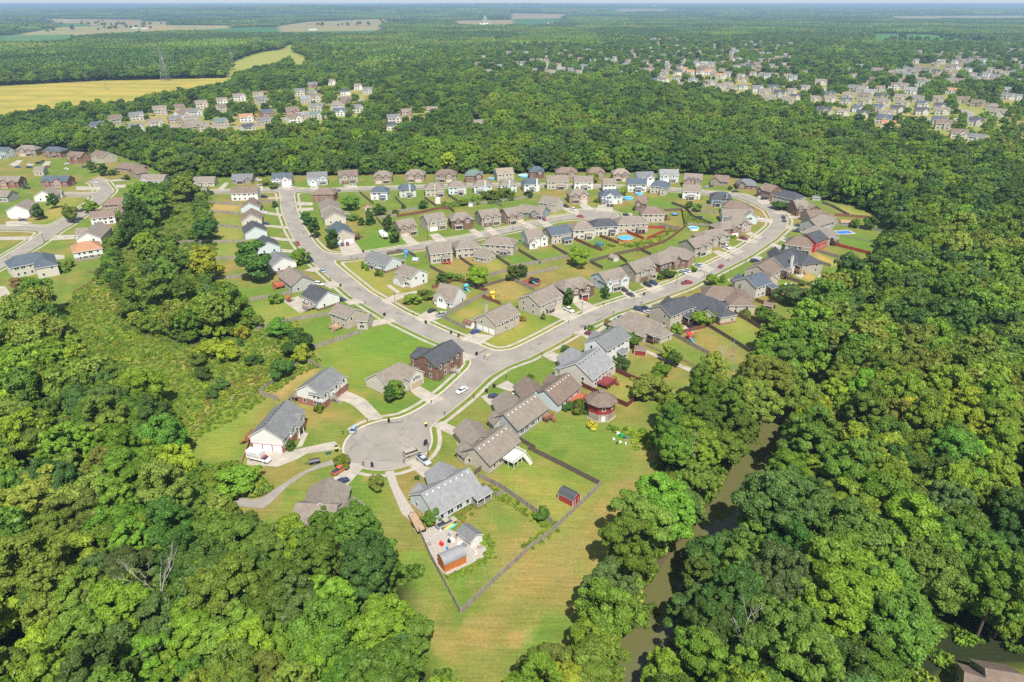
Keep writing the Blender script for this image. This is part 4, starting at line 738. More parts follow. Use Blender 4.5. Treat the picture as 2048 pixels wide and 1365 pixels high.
# ---- south-east side, backs to the camera
house('s', 'N4', (500, 330), (640, 378), 14.5, 7.8, 3.2, 'h', 'tan', 'beige', wings=[((700, 425), (800, 470), 7, 6.0, 3.2, 'h')], feats=[('deck', 'b', -4, 3.5, 3.6, 1.1, WOODD, True)])
house('s', 'N4', (782, 274), (1000, 192), 11.0, 9.0, 6.0, 'g', 'dark', 'beige', wings=[((850, 190), (905, 240), 6, 7.6, 5.0, 'g')], feats=[('deck', 'n', 2.8, 5.4, 3.4, 1.2, WOODD, True), ('vents', 3, 'd')])
house('s', 'N4', (1110, 165), (1250, 205), 14.5, 8.2, 4.2, 'h', 'dark', 'beige', wings=[((1208, 318), (1230, 250), 6.4, 6.2, 4.0, 'g'), ((1300, 260), (1370, 300), 8, 6.4, 4.0, 'h')], low='brick', zb=1.0, feats=[('vents', 4, 'd')])
house('s', 'N4', (1255, 95), (1420, 108), 13.0, 7.8, 4.2, 'h', 'brown', 'beige', wings=[((1450, 110), (1510, 190), 11, 7.2, 4.4, 'h')], feats=[('deck', 'b', -2, 6, 4, 2.2, WOODD, True)])
house('s', 'E', (320, 836), (425, 800), 11.5, 9.0, 6.0, 'g', 'slate', 'cream', wings=[((265, 810), (330, 850), 6, 7.2, 4.8, 'g')], feats=[('deck', 'n', 4.0, 4.4, 3.2, 2.2, WOODD, True), ('vents', 3, 'd')])
house('s', 'E', (400, 752), (520, 690), 12.5, 8.6, 5.2, 'g', 'brown', 'beige', wings=[((440, 790), (500, 820), 7, 7.4, 5, 'g')], feats=[('deck', 'n', 5, 4.4, 3.4, 2.2, WOODD, True)])
house('s', 'E', (505, 700), (615, 650), 12.5, 9.4, 5.4, 'g', 'dark', 'white', wings=[((515, 625), (560, 700), 7, 8.2, 5, 'g')], feats=[('chim', -1.5, -6.2), ('deck', 'n', 4.6, 4.4, 3.2, 2.0, WOODT, True)])
house('s', 'E', (640, 630), (740, 680), 12.5, 8.4, 5.2, 'h', 'dark', 'taupe', feats=[('deck', 'n', 3.6, 6.0, 3.2, 2.4, WOODD, True), ('vents', 3, 'd')])
house('s', 'E', (655, 552), (720, 560), 12.5, 8.2, 4.8, 'h', 'brown', 'beige', feats=[('deck', 'n', 4, 4, 3, 1.2, WOODD, True)])
house('s', 'E', (735, 545), (815, 512), 10.5, 8.8, 5.8, 'g', 'dark', 'red', feats=[('deck', 'b', 0, 4.6, 3.4, 1.0, WOODD, True)], low='red')
house('s', 'E', (780, 482), (870, 500), 12.0, 8.2, 5.0, 'h', 'tan', 'beige', feats=[('deck', 'b', -2, 4.2, 3.2, 2, WOODD, True)])
house('s', 'E', (750, 438), (850, 410), 11.0, 8.2, 5.2, 'g', 'tan', 'gray', wings=[((820, 405), (890, 415), 9, 7.4, 5, 'h')])
house('s', 'E', (725, 378), (830, 372), 10.0, 7.0, 4.2, 'g', 'brown', 'taupe', wings=[((840, 390), (895, 405), 8, 6.4, 4, 'h')])
house('s', 'E', (640, 312), (725, 308), 11.5, 8.6, 5.0, 'g', 'tan', 'brownbrick', wings=[((730, 315), (790, 345), 8.5, 7.4, 4.8, 'g')], feats=[('gab', 'n', -2, 2.6, .3, -1)])
house('s', 'E', (575, 238), (650, 255), 12.5, 8.2, 5.0, 'h', 'dark', 'beige', wings=[((600, 268), (680, 275), 8, 6.6, 4.6, 'g')], feats=[('deck', 'a', 0, 4, 3, 1.2, WOODT)])
# ---- second street, north side
def row(rw, reg, items):
    for it in items:
        A, B, Wd, kd, rf, wl, st = it[:7]; fts = it[7] if len(it) > 7 else ()
        H_, e_ = ((8.6, 5.6) if kd == 'h' else (8.9, 5.6)) if st == 2 else (6.4, 3.2)
        house(rw, reg, A, B, Wd, H_, e_, kd, rf, wl, feats=fts() if callable(fts) else fts)
def FT(s=1): return [('gab', 'n', s * 2.8, 4.6, .9, 0), ('gab', 'n', -s * 2.8, 3.0, .5, 0), ('gar', 'n', s * 2.8, 4.6, None, .9), ('porch', 'n', -s * 2.6, 4.4, 1.5), ('door', 'n', -s * 2.4)]
def FL(s): return lambda: FT(s)
row('m', 'C', [((310, 448), (425, 428), 10, 'g', 'tan', 'tanbrick', 2, FL(-1)), ((500, 408), (630, 388), 11, 'g', 'tan', 'beige', 2, FL(-1)), ((720, 395), (790, 390), 11, 'h', 'tan', 'brownbrick', 2, FL(1)), ((875, 378), (1005, 362), 11, 'g', 'tan', 'taupe', 2, FL(-1)),
 ((1045, 368), (1150, 350), 11, 'g', 'tan', 'tanbrick', 2, FL(1)), ((1165, 335), (1335, 358), 11.5, 'g', 'tan', 'bluegray', 1, lambda: [('gab', 'n', 4.5, 5.6, 1.5, -.6), ('gar', 'n', 4.5, 4.6, 'brown', 1.5), ('porch', 'n', 8, 3, 1.5)]),
 ((1320, 275), (1430, 292), 11, 'g', 'tan', 'beige', 2, lambda: [('gab', 'n', 3.0, 4.4, 1.2, 0)]), ((1525, 232), (1590, 230), 10.5, 'h', 'tan', 'tanbrick', 2, FL(1))])
row('m', 'D', [((548, 237), (622, 235), 10.5, 'h', 'slate', 'ltblue', 2, lambda: [('gab', 'n', -1.8, 6.0, .8, 0), ('gar', 'n', 1.2, 4.6, 'white'), ('porch', 'n', -4.6, 4.4, 1.5)])])
# ---- second street, south side (backs)
row('o', 'C', [((530, 614), (680, 598), 10, 'g', 'tan', 'beige', 2, lambda: [('deck', 'n', 2.0, 4.2, 2.8, .9, WOODR, True)]), ((752, 580), (835, 573), 10.5, 'h', 'tan', 'beige', 2, lambda: [('porch', 'n', 4.8, 4.2, 3)]), ((965, 552), (1085, 560), 10.5, 'h', 'tan', 'beige', 2, lambda: [('deck', 'n', 3.6, 4, 3, .5, WOODG, True)]),
 ((1190, 512), (1300, 500), 11, 'g', 'tan', 'white', 2, lambda: [('gab', 'n', -2.6, 4.6, 3, 1.8), ('gab', 'n', 4.6, 4.0, .8, 0)]), ((1345, 492), (1480, 472), 11, 'g', 'slate', 'beige', 2, lambda: [('porch', 'n', 2.8, 5.2, 3.2), ('vents', 5, 'd')]),
 ((1552, 458), (1615, 455), 11, 'h', 'tan', 'cream', 2, lambda: [('porch', 'n', 2.6, 3.6, 2.8)])])
house('o', 'C', (875, 632), (960, 650), 9, 6.4, 3.4, 'g', 'tan', 'beige')
row('o', 'D', [((495, 436), (580, 432), 11.5, 'h', 'dark', 'cream', 2, lambda: [('porch', 'n', 3.4, 3.2, 2.8)]), ((665, 418), (785, 415), 11, 'h', 'tan', 'beige', 2, lambda: [('deck', 'n', 4.6, 4.6, 3, .6, WOODD, True)]), ((835, 352), (900, 352), 12, 'h', 'pink', 'beige', 2, lambda: [('deck', 'b', 0, 4, 3, 2.2, WOODD, True)]),
 ((775, 278), (835, 282), 11.5, 'g', 'pink', 'brownbrick', 2, lambda: [('gab', 'n', -2, 4, .8, 0)])])
# ---- top street, far side (fronts)
row('t', 'B', [((105, 150), (272, 146), 10, 'g', 'tan', 'cream', 1, lambda: [('gab', 'n', -4.5, 3.6, .8, 0), ('gab', 'n', 3, 3.2, .6, 0)]), ((392, 130), (530, 127), 11.5, 'g', 'gray', 'tanbrick', 1, lambda: [('gab', 'n', 4.6, 4, .8, 0), ('porch', 'n', -1, 5, 1.5)]),
 ((662, 124), (795, 120), 11, 'g', 'slate', 'white', 2, FL(1)), ((900, 118), (1035, 112), 10, 'g', 'gray', 'ltblue', 2, lambda: [('gab', 'n', -3, 5, 2.2, 1.8), ('gar', 'n', -3, 4.4, 'white', 2.2), ('gab', 'n', 4, 4, .6, 0), ('porch', 'n', 3.6, 5, 1.5)]),
 ((1110, 107), (1240, 99), 11, 'g', 'brown', 'taupe', 2, FL(-1))])
row('t', 'C', [((195, 108), (250, 107), 11, 'h', 'tan', 'tanbrick', 2, FL(-1)), ((415, 98), (475, 98), 11.5, 'h', 'tan', 'tanbrick', 2, FL(1)), ((620, 98), (690, 98), 12, 'h', 'brown', 'tanbrick', 2, FL(1)), ((822, 100), (868, 100), 12, 'h', 'green', 'brownbrick', 2, lambda: [('gab', 'n', 4, 5, 1, 0)]),
 ((992, 92), (1105, 85), 11, 'g', 'sand', 'beige', 2, lambda: [('gab', 'n', 1, 5, .8, 0)]), ((1255, 77), (1290, 77), 11, 'h', 'slate', 'brownbrick', 2, lambda: [('gab', 'n', 2.5, 4, .8, 0)]), ((1440, 84), (1515, 84), 12, 'h', 'pink', 'tanbrick', 2, lambda: [('gab', 'n', 3.5, 5, 1, 0)])])
row('t', 'D', [((460, 84), (510, 84), 11, 'h', 'pink', 'tanbrick', 2, lambda: [('gab', 'n', 3, 4, 1, 0)]), ((630, 93), (678, 93), 11, 'h', 'sand', 'tanbrick', 2, FL(1)), ((760, 115), (872, 112), 11, 'g', 'gray', 'white', 2, FL(1)), ((918, 97), (1045, 98), 11, 'g', 'lgray', 'ltblue', 2, FL(-1)),
 ((1090, 124), (1212, 130), 11, 'g', 'tan', 'tanbrick', 2, lambda: [('gab', 'n', -3, 2.4, .2, -.8), ('gab', 'n', 0, 2.4, .2, -.8), ('gab', 'n', 3.4, 3.6, .8, 0)]), ((1300, 134), (1395, 142), 13, 'g', 'pink', 'tanbrick', 1, lambda: [('gab', 'n', -4, 6, 1.5, -.5)]),
 ((1490, 162), (1540, 164), 13.5, 'h', 'gray', 'brownbrick', 1, lambda: [('gab', 'n', -4, 5, 1, -1)])])
row('t', 'E', [((445, 190), (530, 212), 12.5, 'g', 'pink', 'brownbrick', 2, lambda: [('gab', 'n', -3, 4.4, 1, 0)])])
# ---- backs facing the camera between the two streets
row('b', 'B', [((75, 228), (215, 224), 10, 'g', 'tan', 'tanbrick', 1), ((385, 217), (565, 213), 9, 'g', 'brown', 'white', 2), ((985, 224), (1055, 224), 11, 'h', 'pink', 'brick', 2)])
row('b', 'C', [((180, 212), (225, 212), 10.5, 'h', 'slate', 'white', 2, R2), ((365, 197), (410, 195), 10.5, 'h', 'slate', 'sage', 2, lambda: [('chim', 1.5, -5.5), ('porch', 'n', 1, 3, 2.5)]), ((545, 190), (600, 188), 11, 'h', 'tan', 'beige', 2, lambda: [('chim', 0, -5.7), ('porch', 'n', 4, 4, 2.8)]),
 ((705, 178), (755, 177), 11, 'h', 'tan', 'ltblue', 2, R2), ((878, 170), (930, 169), 11, 'h', 'tan', 'ltblue', 2, lambda: [('chim', 1.5, -5.7), ('porch', 'n', -2, 4, 2.6)]), ((1055, 164), (1100, 163), 10.5, 'h', 'tan', 'ltblue', 2, lambda: [('chim', .5, -5.5)]), ((1210, 160), (1250, 158), 10.5, 'h', 'slate', 'white', 2, lambda: [('chim', 3.5, -5.5), ('porch', 'n', 0, 3, 2.5)]),
 ((1342, 141), (1485, 140), 10, 'g', 'tan', 'beige', 2, lambda: [('porch', 'n', 2.4, 5, 3)]), ((1528, 144), (1655, 143), 10, 'g', 'tan', 'white', 2, lambda: [('porch', 'n', .6, 4, 3)])])
row('b', 'D', [((530, 160), (618, 159), 8.5, 'g', 'tan', 'white', 2), ((697, 158), (826, 159), 10, 'g', 'slate', 'white', 2, lambda: [('porch', 'n', 1, 4.4, 3)]), ((905, 172), (950, 176), 11.5, 'h', 'slate', 'beige', 2, lambda: [('gab', 'n', 3.6, 4, 3, 1)]), ((1080, 201), (1200, 206), 11, 'g', 'tan', 'white', 2, lambda: [('porch', 'n', 0, 4.4, 3)]),
 ((1310, 250), (1370, 252), 11, 'h', 'dark', 'bluegray', 2, R2)])
# ---- west side of the left diagonal street (gable ends to the camera)
def gend(rw, reg, A, B, Wd, Hr, ev, rf, wl, **k): return house(rw, reg, A, B, Wd, Hr, ev, 'g', rf, wl, **k)
for A, B, Wd, Hr, ev, rf, wl, kw in [((505, 326), (525, 290), 11.5, 6.6, 3.3, 'brown', 'ltblue', {}), ((515, 405), (520, 362), 11.5, 6.8, 3.3, 'pink', 'cream', {}), ((545, 490), (525, 447), 12, 7.2, 3.8, 'dark', 'ltblue', {}), ((632, 592), (600, 548), 11.5, 7.0, 3.8, 'dark', 'ltblue', {}),
  ((735, 700), (675, 655), 12.5, 7.4, 4.2, 'gray', 'white', dict(zb=1.1, low='redbrick')), ((868, 828), (775, 762), 11, 7.4, 4.0, 'tan', 'gray', dict(feats=[('deck', 'n', 3.5, 5, 4, 1.2, WOODR)] if False else [('deck', 'f', 3.6, 5.4, 4.2, 1.3, WOODR)])),
  ((1040, 932), (930, 882), 11, 7.6, 4.2, 'dark', 'white', dict(zb=1.0, low='brownbrick', feats=[('vents', 6, 'd', 1), ('deck', 'f', -1.5, 4.6, 3.6, 1.2, WOODG)])), ((1222, 1050), (1110, 1010), 9, 8.0, 5.4, 'tan', 'beige', dict(wings=[((1250, 1078), (1325, 1082), 6.4, 6.2, 4.4, 'g')], feats=[('deck', 'f', 0, 4.6, 4, .9, WOODT)]))]:
    gend('w', 'B', A, B, Wd, Hr, ev, rf, wl, **kw)
for A, B, Wd, Hr, ev, rf, wl, kw in [((1060, 345), (1045, 294), 12.5, 7.4, 4.0, 'tan', 'cream', {}), ((1088, 395), (1068, 353), 12.5, 7.4, 4.0, 'tan', 'cream', dict(feats=[('deck', 'n', 2, 5, 3, 1.5, WOODG, True)])), ((1145, 510), (1103, 452), 12, 8.4, 5.0, 'slate', 'beige', dict(feats=[('gar', 'a', -2.6, 4.6, 'white'), ('gar', 'a', 2.8, 2.6, 'white'), ('deck', 'n', -3, 5, 3.6, 2.2, WOODD)]))]:
    gend('e', 'B', A, B, Wd, Hr, ev, rf, wl, **kw)
# ---- the neighbourhood on the left
row('l', 'A', [((-15, 150), (60, 152), 10, 'g', 'slate', 'ltblue', 2, FL(-1)), ((150, 139), (225, 138), 11, 'h', 'tan', 'tanbrick', 2, FL(-1)), ((335, 148), (405, 149), 11, 'h', 'slate', 'brick', 2, FL(-1)), ((478, 180), (575, 186), 11, 'g', 'brown', 'brick', 2, lambda: [('gab', 'n', -4, 4, 1, 0), ('gab', 'n', 3, 4, 1, 0)]),
 ((655, 172), (740, 186), 12, 'g', 'brown', 'beige', 2, lambda: [('gab', 'n', 1, 5, 1.4, 0)]), ((845, 255), (925, 262), 13, 'h', 'brown', 'tanbrick', 1)])
house('l', 'A', (895, 298), (975, 285), 12, 7.2, 4.0, 'g', 'brown', 'tanbrick'); house('l', 'A', (975, 336), (1130, 337), 10.5, 6.8, 3.6, 'g', 'tan', 'ltblue', feats=[('gab', 'n', -5, 4, .8, 0)])
house('l', 'A', (235, 284), (300, 281), 9.5, 6.6, 3.8, 'g', 'tan', 'beige'); house('l', 'A', (297, 347), (475, 346), 10.5, 7.4, 4.6, 'g', 'slate', 'brick', feats=[('gab', 'n', 2.5, 5.6, .8, 0), ('gab', 'n', -5, 3.4, .6, 0)])
house('l', 'A', (-30, 352), (140, 350), 10.5, 7.6, 4.8, 'g', 'tan', 'brick', feats=[('gab', 'n', -1, 4.6, 1, 0), ('gab', 'n', 5, 3.4, .6, 0)]); house('l', 'A', (-40, 446), (75, 448), 10.5, 7, 4.2, 'g', 'tan', 'gray')
house('l', 'A', (285, 450), (350, 418), 12.5, 7.6, 4.0, 'g', 'tan', 'white', feats=[('gab', 'n', 4, 4, 1, 0)]); house('l', 'A', (105, 548), (180, 505), 12.5, 8.4, 5.2, 'g', 'tan', 'white', low='brick', zb=.8, feats=[('gar', 'a', -2.8, 4.4, 'white'), ('gar', 'a', 2.8, 4.4, 'white'), ('gab', 'n', 3, 4, 1, 0)])
house('l', 'A', (745, 500), (835, 494), 11, 7.6, 4.6, 'h', 'pink', 'tanbrick', wings=[((840, 510), (868, 565), 7, 6.8, 4.2, 'g')]); house('l', 'A', (610, 592), (775, 575), 10.5, 7.8, 5.0, 'g', 'pink', 'white', low='brick')
house('l', 'A', (592, 735), (672, 660), 12.0, 7.6, 4.4, 'g', 'tan', 'white', wings=[((520, 705), (600, 700), 9, 6.6, 4, 'g')], feats=[('deck', 'b', 0, 4, 3, 2, WOODD)])
house('l', 'A', (545, 800), (610, 790), 13.5, 8.2, 5.2, 'h', 'orange', 'white', low='tanbrick', zb=2, feats=[('deck', 'b', -3, 4, 2.6, 2.4, WOODR)], label='white house with broad orange tan hipped roof on the left street')
house('l', 'A', (100, 895), (235, 868), 12, 9.2, 5.8, 'h', 'slate', 'cream', low='cream', wings=[((285, 868), (300, 915), 9, 8.4, 5.6, 'h')], feats=[('deck', 'n', 5.0, 8, 3.4, 2.6, WOODT), ('vents', 8, 'd', 1)], label='large cream house with slate blue hipped roof and long timber deck at the left edge')
house('l', 'A', (925, 426), (990, 424), 11, 7, 4.2, 'g', 'pink', 'beige')
# ---- lower right corner
house('z', 'P', (1933, 1345), (1970, 1357), 10, 6.4, 3.2, 'g', 'brown', 'beige', label='brown roofed house cut off by the lower right corner', wings=[((1974, 1337), (2044, 1349), 10, 6.8, 3.2, 'g')])
# ---- far suburbs: small simple houses, still with their own walls, roof and windows
CODE = dict(b='brown', g='gray', s='slate', t='tan', n='green', o='orange', d='dark', p='pink', l='lgray')
fproto = {}
NEARN = len(HOUSES); _ds = sorted(p_[0] ** 2 + p_[1] ** 2 for p_ in FARP.tolist()); DCUT = _ds[min(300 - NEARN, len(_ds)) - 1]; DW = MB(); DM = [TRIM, GLASS]; DI = {}
for reg, txt in FAR.items():
    for e_ in txt.split(';'):
        x, y, rc, wl = e_.split(','); x = float(x); y = float(y); p = rg(reg, x, y, 6.0); dist = p.length
        key = (rc, wl); hip = rc in 'td' and reg in ('R5', 'R4', 'R2')
        L_h = 12.5; W_h = 10.0
        if key not in fproto:
            wb = MB(); rb = MB(); gable_block(wb, rb, Vector((-L_h / 2, 0)), Vector((L_h / 2, 0)), W_h, 8.2, 5.2, 'h' if hip else 'g', .3)
            if not hip: gable_block(wb, rb, Vector((2.6, -.3)), Vector((2.6, -6)), 5, 7.6, 5.2, 'g', .3)
            fproto[key] = (wb.mesh('wall', [wallm(wl), wallm('tanbrick')]), rb.mesh('roof', [roofm(CODE[rc]), TRIM]))
        a = rnd.uniform(-.35, .35)
        if reg == 'R1': a += .25
        a += -math.atan2(p.x, p.y)
        sc_ = rnd.uniform(1.05, 1.28)
        if p.x ** 2 + p.y ** 2 > DCUT + 1:                  # past the 300 nearest: all the tiny houses beyond are one object
            w_b = MB(); r_b = MB(); gable_block(w_b, r_b, Vector((-L_h / 2, 0)), Vector((L_h / 2, 0)), W_h, 8.2, 5.2, 'g', .3); gable_block(w_b, r_b, Vector((2.6, -.3)), Vector((2.6, -6)), 5, 7.6, 5.2, 'g', .3); g_b = MB()
            for xx in (-4, -.9):
                for zz in (1.6, 4.1): g_b.box(xx - .9, xx + .9, -W_h / 2 - .05, -W_h / 2, zz - .7, zz + .7)
            Mx = Matrix.Translation((p.x, p.y, hz1(p.x, p.y))) @ Matrix.Rotation(a, 4, 'Z') @ Matrix.Scale(sc_, 4)
            for src, ms in ((w_b, [wallm(wl)] * 2), (r_b, [roofm(CODE[rc]), TRIM]), (g_b, [GLASS])):
                o_ = len(DW.v); DW.v += [tuple(Mx @ Vector(v_)) for v_ in src.v]
                for f_, m_ in zip(src.f, src.m):
                    mm_ = ms[m_]
                    if mm_ not in DM: DM.append(mm_)
                    DW.f.append([i_ + o_ for i_ in f_]); DW.m.append(DM.index(mm_))
            continue
        rt = thing('house', None, 'house', (p.x, p.y, hz1(p.x, p.y)), a); rt.scale = (sc_, sc_, sc_ * rnd.uniform(.85, 1.05))
        link('wall', fproto[key][0], rt); link('roof', fproto[key][1], rt)
        for xx in (-4, -.9) + (() if hip else (2.6,)):
            for zz in ((1.6, 4.1)):
                put_window(rt, xx, -W_h / 2 if xx < 2 else -6, zz, 0, 1.8, 1.4)
        px = proj(p.x, p.y, 3)
        z = 'L' if reg in ('R1', 'R2') else ('M' if reg == 'R3' else ('R' if reg == 'R4' else 'Q'))
        HOUSES.append(dict(o=rt, row=z, roof=CODE[rc], wall=wl, st=2, px=px[0], py=px[1], L=12, W=10, label=None))
tag(DW.build('distant_houses', DM), 'tiny pale houses scattered among trees in the farthest estates', 'houses', kind='stuff')
ROWT = dict(n='inside the rising curved street', s='backing onto the river wood', m='beyond the middle street', o='this side of the middle street',
  t='in the row below the woods', b='backing onto the middle gardens', w='left of the diagonal street', e='right of the diagonal street', l='in the estate at far left', k='by the corner', c='by the turning circle', z='',
  L='in the left distance', M='in the centre distance', R='of the upper right estate', Q='of the right edge estate')
grp = {}
for h_ in HOUSES:
    if h_['label']: continue
    grp.setdefault((h_['row'], h_['roof'], h_['wall']), []).append(h_)
for (rw, rf, wl), L_ in grp.items():
    L_.sort(key=lambda q: q['px'])
    for i, h_ in enumerate(L_):
        core = f"house with {ROOFN[rf]} roof and {WALLN[wl]} walls {ROWT[rw]}"
        if len(L_) > 1: core = (f"{ORD(i + 1)} from left, " if i < len(L_) - 1 or len(L_) < 3 else 'rightmost, ') + f"{ROOFN[rf]} roofed {WALLN[wl]} house {ROWT[rw]}"
        h_['o']['label'] = core
for h_ in HOUSES: h_['o']['group'] = {'c': 'houses round the turning circle', 'L': 'houses in the left distance', 'M': 'houses in the centre distance', 'R': 'houses of the upper right estate', 'Q': 'houses of the right edge estate', 'l': 'houses of the left estate'}.get(h_['row'], 'houses of the middle estate')
# ---------------------------------------------------------------- foliage
def leaf_mat(fix=None):
    m = bpy.data.materials.new('foliage'); m.use_nodes = True; n = m.node_tree.nodes; l = m.node_tree.links; n.remove(n['Principled BSDF'])
    oi = n.new('ShaderNodeObjectInfo'); tc = n.new('ShaderNodeTexCoord')
    no = n.new('ShaderNodeTexNoise'); no.inputs['Scale'].default_value = .55; no.inputs['Detail'].default_value = 3; l.new(tc.outputs['Object'], no.inputs['Vector'])
    hs = n.new('ShaderNodeHueSaturation')
    if fix is None: l.new(oi.outputs['Color'], hs.inputs['Color'])
    else: hs.inputs['Color'].default_value = (*fix, 1)
    def mr(src, a, b, lo, hi):
        q = n.new('ShaderNodeMapRange'); q.inputs[1].default_value = a; q.inputs[2].default_value = b; q.inputs[3].default_value = lo; q.inputs[4].default_value = hi; l.new(src, q.inputs[0]); return q.outputs[0]
    l.new(mr(oi.outputs['Random'], 0, 1, .49, .52), hs.inputs['Hue'])
    m1 = n.new('ShaderNodeMath'); m1.operation = 'MULTIPLY'; l.new(mr(no.outputs[0], .3, .7, .72, 1.32), m1.inputs[0])
    rr = n.new('ShaderNodeMath'); rr.operation = 'FRACT'; r3 = n.new('ShaderNodeMath'); r3.operation = 'MULTIPLY'; r3.inputs[1].default_value = 7.31; l.new(oi.outputs['Random'], r3.inputs[0]); l.new(r3.outputs[0], rr.inputs[0])
    l.new(mr(rr.outputs[0], 0, 1, .75, 1.28), m1.inputs[1]); n3 = n.new('ShaderNodeTexNoise'); n3.inputs['Scale'].default_value = 2.6; n3.inputs['Detail'].default_value = 2; l.new(tc.outputs['Object'], n3.inputs['Vector'])
    m3 = n.new('ShaderNodeMath'); m3.operation = 'MULTIPLY'; l.new(m1.outputs[0], m3.inputs[0]); l.new(mr(n3.outputs[0], .3, .7, .7, 1.34), m3.inputs[1]); l.new(m3.outputs[0], hs.inputs['Value'])
    df = n.new('ShaderNodeBsdfDiffuse'); tr = n.new('ShaderNodeBsdfTranslucent'); gl = n.new('ShaderNodeBsdfGlossy'); gl.inputs['Roughness'].default_value = .45; gl.inputs['Color'].default_value = (.5, .5, .5, 1)
    l.new(hs.outputs[0], df.inputs[0]); sc_ = n.new('ShaderNodeMixRGB'); sc_.blend_type = 'MULTIPLY'; sc_.inputs[0].default_value = 1; sc_.inputs[2].default_value = (1.5, 1.35, .5, 1); l.new(hs.outputs[0], sc_.inputs[1]); l.new(sc_.outputs[0], tr.inputs[0])
    mx = n.new('ShaderNodeMixShader'); mx.inputs[0].default_value = .3; l.new(df.outputs[0], mx.inputs[1]); l.new(tr.outputs[0], mx.inputs[2])
    m2 = n.new('ShaderNodeMixShader'); m2.inputs[0].default_value = .02; l.new(mx.outputs[0], m2.inputs[1]); l.new(gl.outputs[0], m2.inputs[2])
    l.new(m2.outputs[0], n['Material Output'].inputs['Surface']); return m
LEAF = leaf_mat()
def crown(name, seed, nl=34, nq=9000, q=.5, R_=6.0, H=15.0, low=.28, shape='round', lob=.3, flat=.75):
    """leaf quads on many overlapping lobes; crown radius R_, tree height H, base of crown at low*H"""
    r = np.random.default_rng(seed); zc = H * (low + 1) / 2; hh = H * (1 - low) / 2
    c = []; rad = []
    k = 0
    while len(c) < nl and k < 4000:
        k += 1; d = r.normal(size=3); d /= np.linalg.norm(d)
        if d[2] < (-.55 if shape == 'round' and R_ > 4.5 else -.95): continue
        an_ = math.atan2(d[1], d[0]); bump = 1 + .16 * sin(an_ * 2 + seed) + .1 * sin(an_ * 5 + seed * 2) + .1 * sin(d[2] * 6 + seed)
        rr = r.uniform(.68, .95) * bump if len(c) > nl * .12 else r.uniform(.1, .6)
        p = d * rr; t = (p[2] + 1) / 2
        if shape == 'cone': s_ = max(.08, 1.12 - t * 1.05)
        elif shape == 'egg': s_ = 1.05 - .35 * t if t > .3 else .8 + t * .6
        else: s_ = 1.0
        rl = lob * r.choice([.6, .8, 1.0, 1.25, 1.6]) * (.55 + .45 * s_)
        pos = np.array([p[0] * s_ * R_, p[1] * s_ * R_, p[2] * hh])
        if any(np.linalg.norm((pos - c2) / [R_, R_, hh]) < lob * .55 for c2 in c): continue
        c.append(pos); rad.append(rl)
    c = np.array(c); rad = np.array(rad) * R_
    irr = r.uniform(.85, 1.15, 3)
    w_ = rad ** 2; w_ /= w_.sum(); li = r.choice(len(c), nq, p=w_)
    d = r.normal(size=(nq, 3)); out = c[li] / np.array([R_, R_, hh]); out /= np.linalg.norm(out, axis=1)[:, None] + 1e-6
    d = d / np.linalg.norm(d, axis=1)[:, None] + out * .55; d[:, 2] += .25; d /= np.linalg.norm(d, axis=1)[:, None]
    rr = rad[li] * (1 - np.abs(r.normal(0, .16, nq))); sub = 1 + .12 * np.sin(d[:, 0] * 9 + li) * np.sin(d[:, 1] * 9 + li * 2)
    P = c[li] + d * (rr * sub)[:, None] * np.array([1, 1, flat])
    P[:, 0] *= irr[0]; P[:, 1] *= irr[1]; P[:, 2] += zc
    nrm = d * .8 + r.normal(0, .45, (nq, 3)); nrm[:, 2] += .25; nrm /= np.linalg.norm(nrm, axis=1)[:, None]
    t1 = np.cross(nrm, r.normal(size=(nq, 3))); t1 /= np.linalg.norm(t1, axis=1)[:, None]; t2 = np.cross(nrm, t1)
    s1 = (q * r.uniform(.6, 1.35, nq))[:, None] * .5; s2 = s1 * r.uniform(.55, 1, nq)[:, None]
    V = np.stack([P - t1 * s1 - t2 * s2, P + t1 * s1 - t2 * s2, P + t1 * s1 * .8 + t2 * s2, P - t1 * s1 * .8 + t2 * s2], 1).reshape(-1, 3)
    V[:, 2] = np.maximum(V[:, 2], .15)
    return npmesh(name, V, np.arange(nq * 4).reshape(-1, 4), [LEAF]), c + np.array([0, 0, zc])
def trunk(seed, H, low, cs, r0=.28):
    b = MB(); zt = H * (low + .35)
    pts = [(0, 0, -.5, r0 * 1.3), (.05, 0, H * low * .5, r0), (.1, .05, zt, r0 * .6), (.1, .1, H * .8, r0 * .2)]
    for a, c in zip(pts[:-1], pts[1:]):
        n = 7; vs = []
        for x, y, z, q in (a, c):
            for k in range(n): t = 2 * pi * k / n; vs.append((x + cos(t) * q, y + sin(t) * q, z))
        b.add(vs, [(k, (k + 1) % n, n + (k + 1) % n, n + k) for k in range(n)])
    for i, c in enumerate(cs[:9]):
        z0 = H * (low + .02 + .04 * (i % 5)); a = Vector((.08, .04, z0)); e = Vector(c) * .92 + Vector((0, 0, 0)); m_ = (a + e) / 2 + Vector((0, 0, .5)); b.bar(a, m_, r0 * .38, n=5); b.bar(m_, e, r0 * .2, n=4)
    return b.mesh('trunk', [BARK])
PAL = dict(dark=(.074, .132, .024), mid=(.122, .196, .026), green=(.16, .25, .024), yellowgreen=(.255, .325, .026), olive=(.185, .232, .036), yellow=(.38, .375, .035), bluegreen=(.092, .155, .038), rust=(.25, .18, .055))
PALN = dict(dark='dark green', mid='mid green', green='bright green', yellowgreen='yellow green', olive='olive green', yellow='yellowing', bluegreen='bluish green', rust='rust tinged')
HI = []
